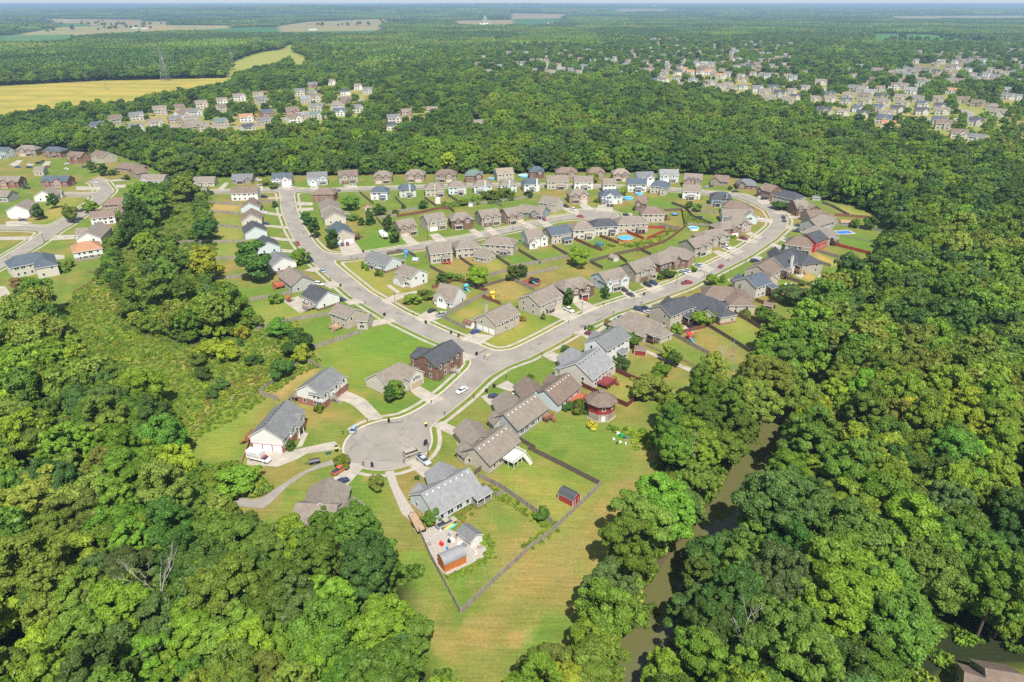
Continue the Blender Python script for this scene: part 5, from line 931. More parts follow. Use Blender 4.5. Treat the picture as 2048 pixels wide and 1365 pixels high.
for s_, kw in enumerate([dict(R_=6.2, H=16, nl=120, lob=.165), dict(R_=5.4, H=17, nl=95, lob=.19, low=.25), dict(R_=7.0, H=17, nl=150, lob=.15, low=.3), dict(R_=5.8, H=14, nl=90, lob=.2, low=.2), dict(R_=4.8, H=18, nl=100, lob=.19, low=.22), dict(R_=6.6, H=15, nl=130, lob=.155, low=.25, flat=.6), dict(R_=5.2, H=13, nl=70, lob=.22, low=.18), dict(R_=6.0, H=16, nl=60, lob=.2, low=.2), dict(R_=5.6, H=18, nl=110, lob=.14, low=.2)]):
    kw = dict(kw); cm, cs = crown('crown', 100 + s_, nq=int(26000 * (kw['R_'] / 6) ** 2), q=.34, **kw); HI.append((cm, trunk(s_, kw['H'], kw.get('low', .28), cs), kw))
LO = []
for s_, kw in enumerate([dict(R_=6.2, H=16, nl=60, lob=.22), dict(R_=5.4, H=17, nl=46, lob=.25, low=.25), dict(R_=7.0, H=16, nl=70, lob=.2, low=.3), dict(R_=5.6, H=14, nl=40, lob=.27, low=.2)]):
    LO.append(crown('crown', 300 + s_, nq=3600, q=.82, **kw)[0])
EGG = [(crown('crown', 400 + i, nq=5200, q=.42, R_=2.6, H=9.5, nl=30, lob=.36, low=.13, shape='egg')) for i in range(2)]
CONE = [(crown('crown', 420 + i, nq=4200, q=.36, R_=2.1, H=8, nl=34, lob=.34, low=.06, shape='cone')) for i in range(2)]
RND = [(crown('crown', 440 + i, nq=6500, q=.42, R_=4.2, H=9, nl=34, lob=.3, low=.15)) for i in range(3)]
BSH = [(crown('crown', 460 + i, nq=1500, q=.28, R_=1.3, H=1.9, nl=16, lob=.42, low=.0)) for i in range(3)]
BUILT = dict(egg=[(c, trunk(1, 9.5, .13, cs, .16), 2.6, 9.5) for c, cs in EGG], cone=[(c, trunk(2, 8, .06, cs, .13), 2.1, 8) for c, cs in CONE], rnd=[(c, trunk(3, 9, .15, cs, .2), 4.2, 9) for c, cs in RND], big=[(a, b_, kw['R_'], kw['H']) for a, b_, kw in HI],
             bush=[(c, None, 1.3, 1.9) for c, cs in BSH])
def tree(name, kind, v, x, y, z, h, r, col, label, cat, group, rz=None):
    cm, tm, r0, h0 = BUILT[kind][v % len(BUILT[kind])]
    t = thing(name, label, cat, (x, y, z), rnd.uniform(0, 6.28) if rz is None else rz, group); t.scale = (r / r0, r / r0, h / h0)
    c = link('crown', cm, t); c.color = (*[q * rnd.uniform(.9, 1.12) for q in col], 1)
    if tm: link('trunk', tm, t)
    return t
# ---- garden trees, placed one by one: region, base point, kind, height, radius, colour, where it stands
YT = []
def Y(reg, x, y, kind, h, r, col, where): YT.append((reg, x, y, kind, h, r, col, where))
Y('A', 372, 572, 'egg', 10.5, 3.2, 'dark', 'on the lawn beside the white gabled house at left'); Y('A', 272, 648, 'egg', 10, 3.2, 'dark', 'by the double garage drive at left'); Y('A', 498, 662, 'rnd', 10, 4.2, 'mid', 'beside the left diagonal road')
Y('A', 632, 600, 'rnd', 8, 4, 'green', 'behind the white house with the reddish roof'); Y('A', 635, 328, 'egg', 10, 3.2, 'dark', 'left of a pair on the far left street'); Y('A', 708, 348, 'egg', 10, 3.4, 'dark', 'right of a pair on the far left street')
Y('A', 925, 645, 'egg', 17, 4.4, 'bluegreen', 'behind the reddish roofed brick house'); Y('A', 1065, 560, 'big', 16, 5.2, 'dark', 'at the top of the tree belt behind the left estate'); Y('A', 776, 345, 'rnd', 4.5, 2.6, 'dark', 'right of the egg-shaped pair')
Y('A', 868, 376, 'egg', 4, 1.8, 'dark', 'beside the brown roofed bungalow'); Y('A', 1430, 1065, 'egg', 18, 6.3, 'yellowgreen', 'over the white shed in the back gardens'); Y('B', 562, 862, 'egg', 21, 6.8, 'dark', 'tallest behind the white gabled houses')
Y('B', 855, 748, 'rnd', 8, 4.2, 'green', 'beside the diagonal street and the white house'); Y('B', 906, 478, 'egg', 8, 3.2, 'dark', 'roundest of the three before the cream houses'); Y('B', 962, 562, 'egg', 11.5, 3.6, 'dark', 'between the diagonal street and the patio')
Y('B', 1078, 640, 'egg', 11.5, 3.0, 'dark', 'in front of the beige double garage gable'); Y('B', 1206, 378, 'rnd', 10.5, 4.8, 'mid', 'in the garden behind the reddish roofed house'); Y('B', 1222, 448, 'rnd', 4, 2.6, 'mid', 'beside the roofed deck')
Y('B', 1272, 484, 'egg', 5.5, 2.0, 'dark', 'small in the middle of the back lawn'); Y('B', 1336, 474, 'cone', 7.5, 3.2, 'dark', 'right of the small back lawn tree'); Y('B', 1324, 425, 'cone', 7, 2.3, 'bluegreen', 'below the white shed'); Y('B', 1402, 418, 'rnd', 7, 3.6, 'dark', 'against the grey garden fence')
Y('B', 1505, 414, 'rnd', 4, 2.0, 'mid', 'at the end of the reddish fence'); Y('B', 1560, 378, 'cone', 5, 1.4, 'dark', 'thin on the fence corner'); Y('B', 1458, 520, 'egg', 10, 2.9, 'dark', 'above the camper trailer'); Y('B', 1498, 602, 'egg', 10, 2.8, 'dark', 'right of the camper trailer')
Y('B', 686, 358, 'cone', 5, 2.0, 'dark', 'at the end of the picket fence'); Y('B', 576, 372, 'cone', 6, 1.8, 'dark', 'beside the white parked car'); Y('B', 690, 1016, 'rnd', 5, 2.8, 'green', 'beside the patio playset'); Y('B', 622, 210, 'rnd', 4.5, 3.2, 'olive', 'left of two before the blue roofed house'); Y('B', 675, 230, 'rnd', 4.5, 3.2, 'olive', 'right of two before the blue roofed house')
Y('B', 1690, 365, 'rnd', 5.5, 3.2, 'dark', 'on the lawn below the hipped houses'); Y('B', 1284, 778, 'cone', 4.5, .9, 'green', 'left of the conifer row by the pale blue house'); Y('B', 1312, 792, 'cone', 4.5, .9, 'green', 'middle of the conifer row by the pale blue house'); Y('B', 1385, 828, 'cone', 4.2, 1.4, 'mid', 'broad in the conifer row by the pale blue house'); Y('B', 1412, 832, 'cone', 4.6, .9, 'green', 'right of the conifer row by the pale blue house')
Y('C', 425, 1012, 'rnd', 4.2, 3.6, 'olive', 'left of two on the lawn beside the steep roofed house'); Y('C', 512, 985, 'rnd', 4.4, 3.8, 'olive', 'right of two on the lawn beside the steep roofed house'); Y('C', 950, 315, 'rnd', 7, 5.2, 'mid', 'left of the group behind the hipped houses'); Y('C', 1055, 300, 'rnd', 7.5, 5.4, 'mid', 'right of the group behind the hipped houses')
Y('C', 770, 345, 'rnd', 4, 3, 'green', 'in the shrubs left of the garden group'); Y('C', 862, 322, 'rnd', 4, 3.4, 'green', 'in the shrubs beside the garden group'); Y('C', 1218, 292, 'rnd', 5, 3, 'bluegreen', 'right of the garden group'); Y('C', 645, 352, 'egg', 3.6, 1.9, 'mid', 'small beside the white barrel shed')
Y('C', 870, 884, 'rnd', 8.6, 4.9, 'yellowgreen', 'at the dark fence corner'); Y('C', 630, 886, 'cone', 7.5, 2.6, 'dark', 'behind the steep roofed white house'); Y('C', 683, 848, 'rnd', 3.6, 1.8, 'mid', 'behind the dark fence, left'); Y('C', 738, 860, 'rnd', 3.6, 1.9, 'mid', 'behind the dark fence, right')
Y('C', 1115, 862, 'egg', 8.5, 3.0, 'dark', 'in front of its pair at the play lawn'); Y('C', 1168, 832, 'rnd', 6.5, 2.8, 'dark', 'behind its pair at the play lawn'); Y('C', 1560, 752, 'rnd', 9, 5.0, 'yellowgreen', 'alone in the strip between the gardens'); Y('C', 1490, 1027, 'egg', 8, 2.1, 'dark', 'between the pickup and the red car')
Y('C', 1318, 1122, 'cone', 3.6, 1.0, 'mid', 'beside the wide beige house'); Y('C', 1648, 958, 'cone', 4.6, 1.2, 'mid', 'beside the brick entrance'); Y('D', 550, 984, 'egg', 6.5, 1.7, 'dark', 'on the dry lawn beside the dark cars'); Y('D', 525, 945, 'cone', 3.6, .9, 'mid', 'against the pale blue house front'); Y('D', 970, 838, 'rnd', 3.6, 3.4, 'dark', 'spreading before the brick gable')
Y('D', 915, 852, 'cone', 3.6, 1.0, 'green', 'beside the taupe house'); Y('D', 1378, 605, 'rnd', 4, 1.8, 'green', 'beside the taupe porch'); Y('D', 1172, 384, 'rnd', 4.8, 3.0, 'mid', 'by the dark garden fence'); Y('D', 1116, 364, 'rnd', 4.4, 2.2, 'dark', 'left beside the dark garden fence'); Y('D', 660, 285, 'rnd', 8, 3.6, 'olive', 'behind the blue roofed house'); Y('D', 470, 190, 'rnd', 7, 3.4, 'olive', 'between the beige and white houses')
Y('D', 1345, 872, 'cone', 5, 1.4, 'green', 'upright on the verge of the curved street'); Y('D', 1278, 890, 'rnd', 6, 2.8, 'green', 'beside the brown roofed house on the verge'); Y('D', 1190, 1166, 'rnd', 6, 3.4, 'green', 'between the trampoline and the charcoal roof'); Y('D', 1030, 1226, 'rnd', 4.5, 2.4, 'green', 'beside the tan hipped roof')
Y('E', 545, 370, 'rnd', 5.5, 5.0, 'dark', 'beside the bend of the curved street'); Y('E', 1150, 506, 'rnd', 7.5, 3.6, 'dark', 'on the lawn beyond the swimming pool'); Y('E', 1050, 496, 'rnd', 5, 2.8, 'mid', 'beside the tan shed'); Y('E', 700, 895, 'rnd', 3, 1.6, 'mid', 'by the pool cover garden'); Y('E', 620, 1020, 'rnd', 9, 6, 'bluegreen', 'in the garden corner by the wood')
Y('N4', 1240, 430, 'rnd', 5, 3.0, 'mid', 'in the garden behind the charcoal house'); Y('N4', 405, 880, 'rnd', 6, 2.8, 'bluegreen', 'beside the burgundy fence end'); Y('N4', 515, 670, 'rnd', 6, 2.8, 'mid', 'beside the small red shed'); Y('N4', 838, 775, 'rnd', 6.5, 2.5, 'olive', 'left of two beside the concrete strip'); Y('N4', 905, 825, 'rnd', 6.5, 2.6, 'dark', 'right of two beside the concrete strip')
Y('N4', 785, 925, 'rnd', 5, 3.0, 'green', 'low in the middle of the back lawn'); Y('N4', 672, 1118, 'rnd', 8.5, 5.6, 'olive', 'beyond the burgundy fence'); Y('N4', 1730, 445, 'rnd', 8, 4, 'mid', 'by the garden shed near the wood')
Y('N1', 742, 352, 'rnd', 6.5, 3.6, 'dark', 'in the brush beside the fenced dirt plot'); Y('N1', 868, 258, 'rnd', 7, 2.9, 'yellowgreen', 'at the top corner of the dirt plot'); Y('N1', 830, 200, 'rnd', 10, 5.6, 'dark', 'where the brush meets the big lawn'); Y('N1', 270, 222, 'rnd', 7, 4.0, 'yellowgreen', 'left of two in the brush'); Y('N1', 362, 242, 'rnd', 7, 4.0, 'yellowgreen', 'right of two in the brush')
Y('N1', 540, 270, 'rnd', 3.2, 3, 'dark', 'low in the brush'); Y('N1', 325, 445, 'cone', 5.2, 2.2, 'bluegreen', 'in the lower brush'); Y('N1', 255, 500, 'rnd', 4, 2.2, 'dark', 'in the lower left brush'); Y('N1', 460, 100, 'rnd', 6, 2.4, 'yellow', 'at the head of the brush'); Y('N1', 450, 142, 'cone', 4, 1.5, 'dark', 'small at the head of the brush'); Y('N1', 715, 80, 'rnd', 7, 4.4, 'mid', 'below the garden fence in the brush')
Y('N1', 155, 275, 'rnd', 5, 3, 'mid', 'at the left of the brush'); Y('N1', 200, 370, 'rnd', 4.5, 2.6, 'dark', 'in the left lower brush')
Y('N1', 445, 1130, 'rnd', 7, 5.4, 'green', 'on the brushy mound by the narrow lane'); Y('N1', 300, 1100, 'rnd', 6, 4.6, 'green', 'left on the brushy mound by the narrow lane'); Y('N1', 1142, 955, 'rnd', 2.6, 2.2, 'green', 'beside the orange pickup'); Y('N2', 592, 925, 'egg', 6.2, 2.4, 'dark', 'left of two beside the brick garage gable'); Y('N2', 655, 885, 'egg', 6.6, 2.6, 'mid', 'right of two beside the brick garage gable')
Y('N5', 470, 665, 'rnd', 3.8, 2.0, 'olive', 'thin on the lawn beside the gravel drive'); Y('N5', 975, 985, 'rnd', 4.2, 2.2, 'mid', 'at the corner of the long grey roofed house'); Y('N6', 962, 475, 'rnd', 4, 1.9, 'dark', 'in the fence line below the red shed')
Y('P', 650, 1124, 'big', 14, 5.4, 'mid', 'overhanging the brown roofed house, middle'); Y('P', 585, 1135, 'big', 14, 5.2, 'green', 'overhanging the brown roofed house, left'); Y('P', 722, 1116, 'big', 15, 5.6, 'mid', 'overhanging the lawn below the turning circle')
Y('B', 225, 600, 'big', 14, 6, 'dark', 'at the right end of the tree belt'); Y('E', 205, 240, 'rnd', 3, 1.5, 'dark', 'by the hipped grey roof')
for i, (reg, x, y, kind, h, r, col, where) in enumerate(YT):
    p = rg(reg, x, y); nm = {'cone': 'conifer', 'big': 'broadleaf_tree', 'egg': 'oval_tree', 'rnd': 'round_tree'}[kind]
    tree(nm, kind, i, p.x, p.y, 0, h, r, PAL[col], f"{PALN[col]} {'conical' if kind == 'cone' else 'oval' if kind == 'egg' else 'round'} tree {where}", 'tree', 'trees in the gardens and brush')
BU = [('N1', 985, 592, 1.6, 'green', 'beside the steps of the dormered white house'), ('N1', 765, 842, 1.7, 'dark', 'at the brick corner near the box truck'), ('N4', 145, 503, 1.2, 'green', 'round beside the street above the white house'), ('N3', 1080, 1003, 1.7, 'dark', 'round beside the red deck'),
 ('N3', 1190, 1018, 2.4, 'mid', 'loose between red deck and octagonal barn'), ('N3', 1305, 1170, 1.5, 'yellow', 'yellow in front of the octagonal barn'), ('N5', 842, 585, .7, 'dark', 'tiny on the lawn left of the drive'), ('C', 1175, 1130, 1.3, 'rust', 'reddish by the corner house'), ('N3', 740, 722, 1.2, 'mid', 'on the lawn before the pale blue ranch house'),
 ('N3', 1045, 470, 1.6, 'dark', 'dark by the sidewalk above the cream house'), ('N2', 1200, 600, 1.2, 'yellowgreen', 'in the bed before the brown brick house'), ('N2', 1660, 245, 1.2, 'green', 'in the bed before the corner house'), ('D', 1150, 800, 1.6, 'mid', 'in the lawn before the brick house'), ('D', 605, 920, 1.1, 'green', 'before the pale blue house porch'),
 ('N4', 1545, 370, 2.0, 'mid', 'beside the dark plank fence'), ('N4', 295, 460, 1.5, 'rust', 'rust coloured above the white house'), ('D', 220 + 1200, 568, 1.3, 'yellowgreen', 'yellowish before the brick house'), ('C', 1385, 370, 1.4, 'yellowgreen', 'by the drive near the turning circle'), ('D', 490, 325, 1.8, 'mid', 'by the blue roofed house'), ('D', 450, 1195, 1.2, 'mid', 'round at the pavement corner'),
 ('A', 430, 1000, 2.6, 'mid', 'left by the timber deck house'), ('A', 480, 970, 2.4, 'green', 'right by the timber deck house'), ('A', 110, 1090, 2.4, 'rust', 'rust toned below the timber deck'), ('B', 245, 270, 1.7, 'dark', 'round beside the tan roof'), ('C', 510, 860, 1.4, 'rust', 'dark red behind the white gable'), ('E', 665, 405, 1.4, 'dark', 'before the brown brick house')]
for i, (reg, x, y, r, col, where) in enumerate(BU):
    p = rg(reg, x, y); tree('shrub', 'bush', i, p.x, p.y, 0, r * 1.35, r, PAL[col], f'shrub {where}', 'shrub', 'garden shrubs')
# ---- woods: jittered grid of trees wherever the land is not open
def forest_points(x0, x1, y0, y1, sp, seed):
    r = np.random.default_rng(seed); X, Y_ = np.meshgrid(np.arange(x0, x1, sp), np.arange(y0, y1, sp)); X = X.ravel() + r.uniform(-.42, .42, X.size) * sp; Y_ = Y_.ravel() + r.uniform(-.42, .42, Y_.size) * sp
    f = (Y_) * FW.y - CH * FW.z; px = 1024 + FPX * X / f; u = Y_ * UP.y - CH * UP.z; py = 682.5 - FPX * u / f
    fh = Y_ * FW.y + (18 - CH) * FW.z; pyt = 682.5 - FPX * (Y_ * UP.y + (18 - CH) * UP.z) / fh
    k = (px > -170) & (px < 2218) & (pyt < 1440); return X[k], Y_[k]
def forest_mask(X, Y_, rr=3.8):
    k = np.ones(X.shape, bool)
    for nm, P_ in OPEN.items(): k &= ~inpoly(X, Y_, P_)
    for nm in ('main', 'left', 'meadow', 'corner'):
        P_ = OPEN[nm]; k &= ~(pdist(X, Y_, np.vstack([P_, P_[:1]])) < rr)
    k &= riverd(X, Y_) > np.where(Y_ > 190, 2.2, np.where(Y_ > 165, 4, np.where(Y_ > 120, 7.2, 4.4)))
    return k
def far_house_clear(X, Y_):
    k = np.ones(X.shape, bool)
    for hx, hy in FARP:
        d = math.hypot(hx, hy); ux, uy = -hx / d, -hy / d; dx = X - hx; dy = Y_ - hy; a = dx * ux + dy * uy; b_ = np.abs(dx * uy - dy * ux)
        k &= ~((b_ < 9.5) & (a > -10) & (a < min(.078 * d, 230)))
    return k
RH = sorted([(h_['o'].location.x, h_['o'].location.y) for h_ in HOUSES if h_['row'] not in 'LMRQ'])
def near_house_clear(X, Y_):
    k = np.ones(X.shape, bool)
    for hx, hy in RH: k &= np.hypot(X - hx, Y_ - hy) > (13.5 if hy < 175 else 12)
    return k
X1, Y1 = forest_points(-700, 700, 30, 620, 7.3, 11); m1 = forest_mask(X1, Y1) & ~(inpoly(X1, Y1, GROVE) & (np.random.default_rng(8).random(X1.size) < .8)) & near_house_clear(X1, Y1) & far_house_clear(X1, Y1); X1, Y1 = X1[m1], Y1[m1]
X2, Y2 = forest_points(-1500, 1500, 620, 1350, 10.5, 12); m2 = forest_mask(X2, Y2) & far_house_clear(X2, Y2); X2, Y2 = X2[m2], Y2[m2]
# sparse trees inside the far estates
X3, Y3 = forest_points(-700, 1200, 560, 1350, 14, 13); ins = np.zeros(X3.shape, bool)
for nm in ('suburbL', 'suburbL2', 'suburbL3', 'suburbR'): ins |= inpoly(X3, Y3, OPEN[nm])
m3 = ins & far_house_clear(X3, Y3) & (sdf2(X3, Y3) > 3); X3, Y3 = X3[m3], Y3[m3]
def edge_zone(X, Y_, m):
    z = fardist(X, Y_) < 150 + m
    for nm, P_ in OPEN.items():
        if nm not in ('main', 'meadow', 'left') and P_[:, 1].max() > 1300: z |= pdist(X, Y_, np.vstack([P_, P_[:1]])) < 40 + m
    return z
X4, Y4 = forest_points(-1600, 2300, 1350, 3300, 12, 14); z4 = edge_zone(X4, Y4, 50); X4, Y4 = X4[z4], Y4[z4]; m4 = forest_mask(X4, Y4) & far_house_clear(X4, Y4); X4, Y4 = X4[m4], Y4[m4]; X2 = np.concatenate([X2, X4]); Y2 = np.concatenate([Y2, Y4])
# low trees closing the wood edge towards the gardens
XE, YE = forest_points(-420, 420, 60, 620, 3.6, 19); kE = np.zeros(XE.shape, bool)
for nm in ('main', 'left', 'meadow'):
    P_ = OPEN[nm]; kE |= (pdist(XE, YE, np.vstack([P_, P_[:1]])) < 6)
for nm, P_ in OPEN.items(): kE &= ~inpoly(XE, YE, P_)
kE &= (riverd(XE, YE) > 9) & ((YE > 300) | (XE < -60)); XE, YE = XE[kE], YE[kE]
def colours(X, Y_, r):
    n1 = noise2(X + 3000, Y_, 60, 21); n2_ = noise2(X + 3000, Y_, 22, 22); t = n1 * .35 + n2_ * .3 + r.random(len(X)) * .45
    names = ['dark', 'bluegreen', 'mid', 'green', 'olive', 'yellowgreen', 'yellow']
    th = np.array([.38, .45, .64, .80, .91, 1.03]); t = t + np.where(Y_ < 330, .09, 0); ci = np.searchsorted(th, t)
    # brighter near the bottom of the picture, darker and bluer far away and in the right-hand wood
    ci = np.where((Y_ > 330) & (ci > 3) & (r.random(len(X)) < .6), 2, ci); ci = np.where((X > 120) & (ci > 4) & (r.random(len(X)) < .6), 3, ci)
    return [names[i] for i in ci]
cr = np.random.default_rng(5); C1 = colours(X1, Y1, cr); C2 = colours(X2, Y2, cr); C3 = colours(X3, Y3, cr)
D1 = np.sqrt(X1 ** 2 + Y1 ** 2 + (CH - 10) ** 2); pr = [proj(x, y, 12) for x, y in zip(X1, Y1)]; pr = np.array(pr)
inf = (pr[:, 0] > -20) & (pr[:, 0] < 2068) & (pr[:, 1] < 1400)
order = np.argsort(np.where(inf, D1, 1e9)); IND = set(order[:300].tolist())
LAND = [('by the mowed strip', (930, 1250)), ('behind the house with the orange pickup', (640, 1080)), ('at the bottom left corner', (60, 1330)), ('along the bottom edge, left of centre', (520, 1330)), ('in the lower left wood', (300, 1180)), ('at the left edge of the lower wood', (30, 1130)), ('left of the big lawn', (250, 950)),
 ('at the left edge beside the brush', (60, 830)), ('behind the orange shed', (760, 1150)), ('along the bottom edge at centre', (800, 1340)), ('by the near river bend', (1230, 1230)), ('on the strip side of the river', (1330, 1030)), ('across the river from the red shed', (1620, 1050)), ('at the bottom edge right of the river', (1500, 1320)),
 ('in the lower right wood', (1750, 1230)), ('at the right edge, lower down', (1990, 1150)), ('in the right wood, middle height', (1820, 960)), ('at the right edge, middle height', (2000, 880)), ('at the bottom right corner', (1960, 1340)), ('by the upper river bend', (1480, 850)), ('in the right wood, upper part', (1780, 780)), ('above the mowed strip trees', (1400, 880)), ('by the junk heap', (1330, 860)), ('in the left wood, upper part', (150, 720))]
lab = {}
for i in sorted(IND, key=lambda q: pr[q, 0]):
    nr = min(LAND, key=lambda L_: (L_[1][0] - pr[i, 0]) ** 2 + ((L_[1][1] - pr[i, 1]) * 1.3) ** 2)[0]; lab.setdefault((C1[i], nr), []).append(i)
tr = np.random.default_rng(77)
for (cn, where), L_ in lab.items():
    for j, i in enumerate(L_):
        kw_i = int(tr.integers(0, len(HI))); kw = HI[kw_i][2]; s = tr.choice([.68, .76, .84, .92, 1.0, 1.06, 1.14]) * tr.uniform(.94, 1.06); wide = tr.uniform(.85, 1.1)
        if X1[i] > 60: s *= 1.1
        if 95 < X1[i] and riverd(X1[i:i + 1], Y1[i:i + 1])[0] < 18: s *= .85
        core = f"{PALN[cn]} broadleaf tree {where}"
        if len(L_) > 1: core = f"{ORD(j + 1)} from left, " + core
        t = tree('broadleaf_tree', 'big', kw_i, X1[i], Y1[i], hz1(X1[i], Y1[i]), kw['H'] * s * tr.uniform(.9, 1.1), kw['R_'] * s * wide, PAL[cn], core, 'tree', 'broadleaf trees of the near woods')
rest = [i for i in range(len(X1)) if i not in IND]
# ---- the remaining woods: one object, trees instanced on points
def gn_scatter(name, pts, scale, rot, ids, protos):
    me = bpy.data.meshes.new(name); me.from_pydata([tuple(p) for p in pts], [], [])
    for nm, ty, dat in (('sc', 'FLOAT_VECTOR', scale), ('rz', 'FLOAT', rot), ('id', 'INT', ids)):
        a = me.attributes.new(nm, ty, 'POINT'); a.data.foreach_set('vector' if ty == 'FLOAT_VECTOR' else 'value', np.asarray(dat).ravel())
    o = link(name, me); ng = bpy.data.node_groups.new(name, 'GeometryNodeTree'); ng.interface.new_socket('Geometry', in_out='INPUT', socket_type='NodeSocketGeometry'); ng.interface.new_socket('Geometry', in_out='OUTPUT', socket_type='NodeSocketGeometry')
    n = ng.nodes; l = ng.links; gi = n.new('NodeGroupInput'); go = n.new('NodeGroupOutput'); jn = n.new('GeometryNodeJoinGeometry')
    for p in protos[::-1]:
        oi = n.new('GeometryNodeObjectInfo'); oi.inputs['Object'].default_value = p; oi.inputs['As Instance'].default_value = True; l.new(oi.outputs['Geometry'], jn.inputs[0])
    ip = n.new('GeometryNodeInstanceOnPoints'); ip.inputs['Pick Instance'].default_value = True
    def na(nm, ty): q = n.new('GeometryNodeInputNamedAttribute'); q.data_type = ty; q.inputs['Name'].default_value = nm; return next(s for s in q.outputs if s.name == 'Attribute' and s.enabled)
    cx = n.new('ShaderNodeCombineXYZ'); l.new(na('rz', 'FLOAT'), cx.inputs[2])
    l.new(gi.outputs[0], ip.inputs['Points']); l.new(jn.outputs[0], ip.inputs['Instance']); l.new(na('id', 'INT'), ip.inputs['Instance Index']); l.new(cx.outputs[0], ip.inputs['Rotation']); l.new(na('sc', 'FLOAT_VECTOR'), ip.inputs['Scale']); l.new(ip.outputs[0], go.inputs[0])
    md = o.modifiers.new('scatter', 'NODES'); md.node_group = ng
    return o
LMAT = {}
def proto(me, col):
    me = me.copy(); me.materials.clear()
    if col not in LMAT: LMAT[col] = leaf_mat(col)
    me.materials.append(LMAT[col]); return bpy.data.objects.new('proto', me)
CN = list(PAL)
P1 = [proto(LO[(k * 3 + j) % 4], PAL[c]) for k, c in enumerate(CN) for j in range(2)]
def scat_args(X, Y_, Cc, smin, smax, zf=hz):
    r = np.random.default_rng(len(X)); s = r.uniform(smin, smax, len(X)); sc_ = np.column_stack([s * r.uniform(.88, 1.12, len(X)), s * r.uniform(.88, 1.12, len(X)), s * r.uniform(.85, 1.15, len(X))])
    ids = np.array([CN.index(c) * 2 + r.integers(0, 2) for c in Cc]); return np.column_stack([X, Y_, zf(X, Y_)]), sc_, r.uniform(0, 6.28, len(X)), ids
XA = np.concatenate([X1[rest], X2]); YA = np.concatenate([Y1[rest], Y2]); CA = [C1[i] for i in rest] + C2
a1 = scat_args(XA, YA, CA, .72, 1.12); a3 = scat_args(X3, Y3, C3, .45, .85)
CE = colours(XE, YE, cr); aE = scat_args(XE, YE, CE, .28, .5); a3 = [np.concatenate([u, v_]) for u, v_ in zip(a3, aE)]
allp_ = [np.concatenate([u, v_]) for u, v_ in zip(a1, a3)]
# lone trees and hedgerows in the far fields
hr = np.random.default_rng(9); LT = []
for reg, x0, x1, y0, y1, n_t in (('F', 480, 620, 118, 160, 14), ('F', 650, 900, 150, 182, 16), ('F', 400, 440, 175, 188, 3), ('F', 560, 700, 172, 186, 4), ('F', 930, 1340, 120, 158, 26), ('F', 1340, 1640, 128, 158, 26), ('F', 1780, 2040, 150, 160, 8), ('F', 0, 320, 112, 205, 60), ('G', 30, 140, 142, 160, 6), ('G', 180, 600, 110, 150, 60), ('H', 1200, 1800, 235, 260, 30)):
    for _ in range(n_t):
        p = rg(reg, hr.uniform(x0, x1), hr.uniform(y0, y1)); LT.append((p.x, p.y))
LT = np.array(LT); aL = scat_args(LT[:, 0], LT[:, 1], ['dark' if hr.random() < .6 else 'mid' for _ in LT], .9, 1.5)
allp_ = [np.concatenate([u, v_]) for u, v_ in zip(allp_, aL)]
o = gn_scatter('woodland', *allp_, P1); tag(o, 'dense broadleaf woods filling the land behind and between the housing estates', 'woodland', kind='stuff')
# ---- farther woods as patches of canopy
def patch(seed, S=80, n=52, nq=70):
    r = np.random.default_rng(seed); Vs = []
    for i in range(n):
        cx_, cy_ = r.uniform(-S / 2, S / 2, 2); R_ = r.uniform(4.5, 7.5); h = r.uniform(10, 16)
        d = r.normal(size=(nq, 3)); d[:, 2] = np.abs(d[:, 2]) * 1.0 + .02; d /= np.linalg.norm(d, axis=1)[:, None]
        P = np.array([cx_, cy_, h * .5]) + d * np.array([R_, R_, h * .5]) * r.uniform(.8, 1.08, nq)[:, None]
        nn_ = d + r.normal(0, .35, (nq, 3)); nn_ /= np.linalg.norm(nn_, axis=1)[:, None]; t1 = np.cross(nn_, r.normal(size=(nq, 3))); t1 /= np.linalg.norm(t1, axis=1)[:, None]; t2 = np.cross(nn_, t1); q = (2.6 * r.uniform(.7, 1.2, nq))[:, None] * .5
        Vs.append(np.stack([P - t1 * q - t2 * q, P + t1 * q - t2 * q, P + t1 * q + t2 * q, P - t1 * q + t2 * q], 1).reshape(-1, 3))
    V = np.concatenate(Vs); return npmesh('canopy', V, np.arange(len(V)).reshape(-1, 4), [LEAF])
PM = [patch(s) for s in (1, 2, 3)]
P2 = [proto(PM[k % 3], PAL[c]) for k, c in enumerate(['dark', 'bluegreen', 'dark', 'mid', 'mid', 'olive', 'green'])]
pts = []; 
def far_pts(y0, y1, sp, s):
    r = np.random.default_rng(int(y0)); X, Y_ = np.meshgrid(np.arange(-y1 * .9, y1 * .9, sp), np.arange(y0, y1, sp)); X = X.ravel() + r.uniform(-.3, .3, X.size) * sp; Y_ = Y_.ravel() + r.uniform(-.3, .3, Y_.size) * sp
    f = Y_ * FW.y - CH * FW.z; px = 1024 + FPX * X / f; k = (px > -120) & (px < 2168)
    for nm, P_ in OPEN.items():
        if nm in ('main', 'meadow', 'left', 'corner', 'tarp'): continue
        k &= ~inpoly(X, Y_, P_); k &= ~(pdist(X, Y_, np.vstack([P_, P_[:1]])) < sp * .5)
    k &= far_house_clear(X, Y_)
    if y0 < 3300: k &= ~((Y_ < 3250) & edge_zone(X, Y_, 0))
    if y0 > 4500: k &= noise2(X, Y_, 420, 31) * .6 + noise2(X, Y_, 1100, 32) * .4 > (.36 if y0 < 9000 else .3)
    elif y0 > 2500: k &= noise2(X, Y_, 300, 33) > .1
    return [(x, y, s) for x, y in zip(X[k], Y_[k])]
pts += far_pts(1370, 3250, 66, 1.0) + far_pts(3250, 5000, 92, 1.35) + far_pts(5000, 9000, 170, 2.2) + far_pts(9000, 18000, 420, 5.0) + far_pts(18000, 36000, 1100, 12.0)
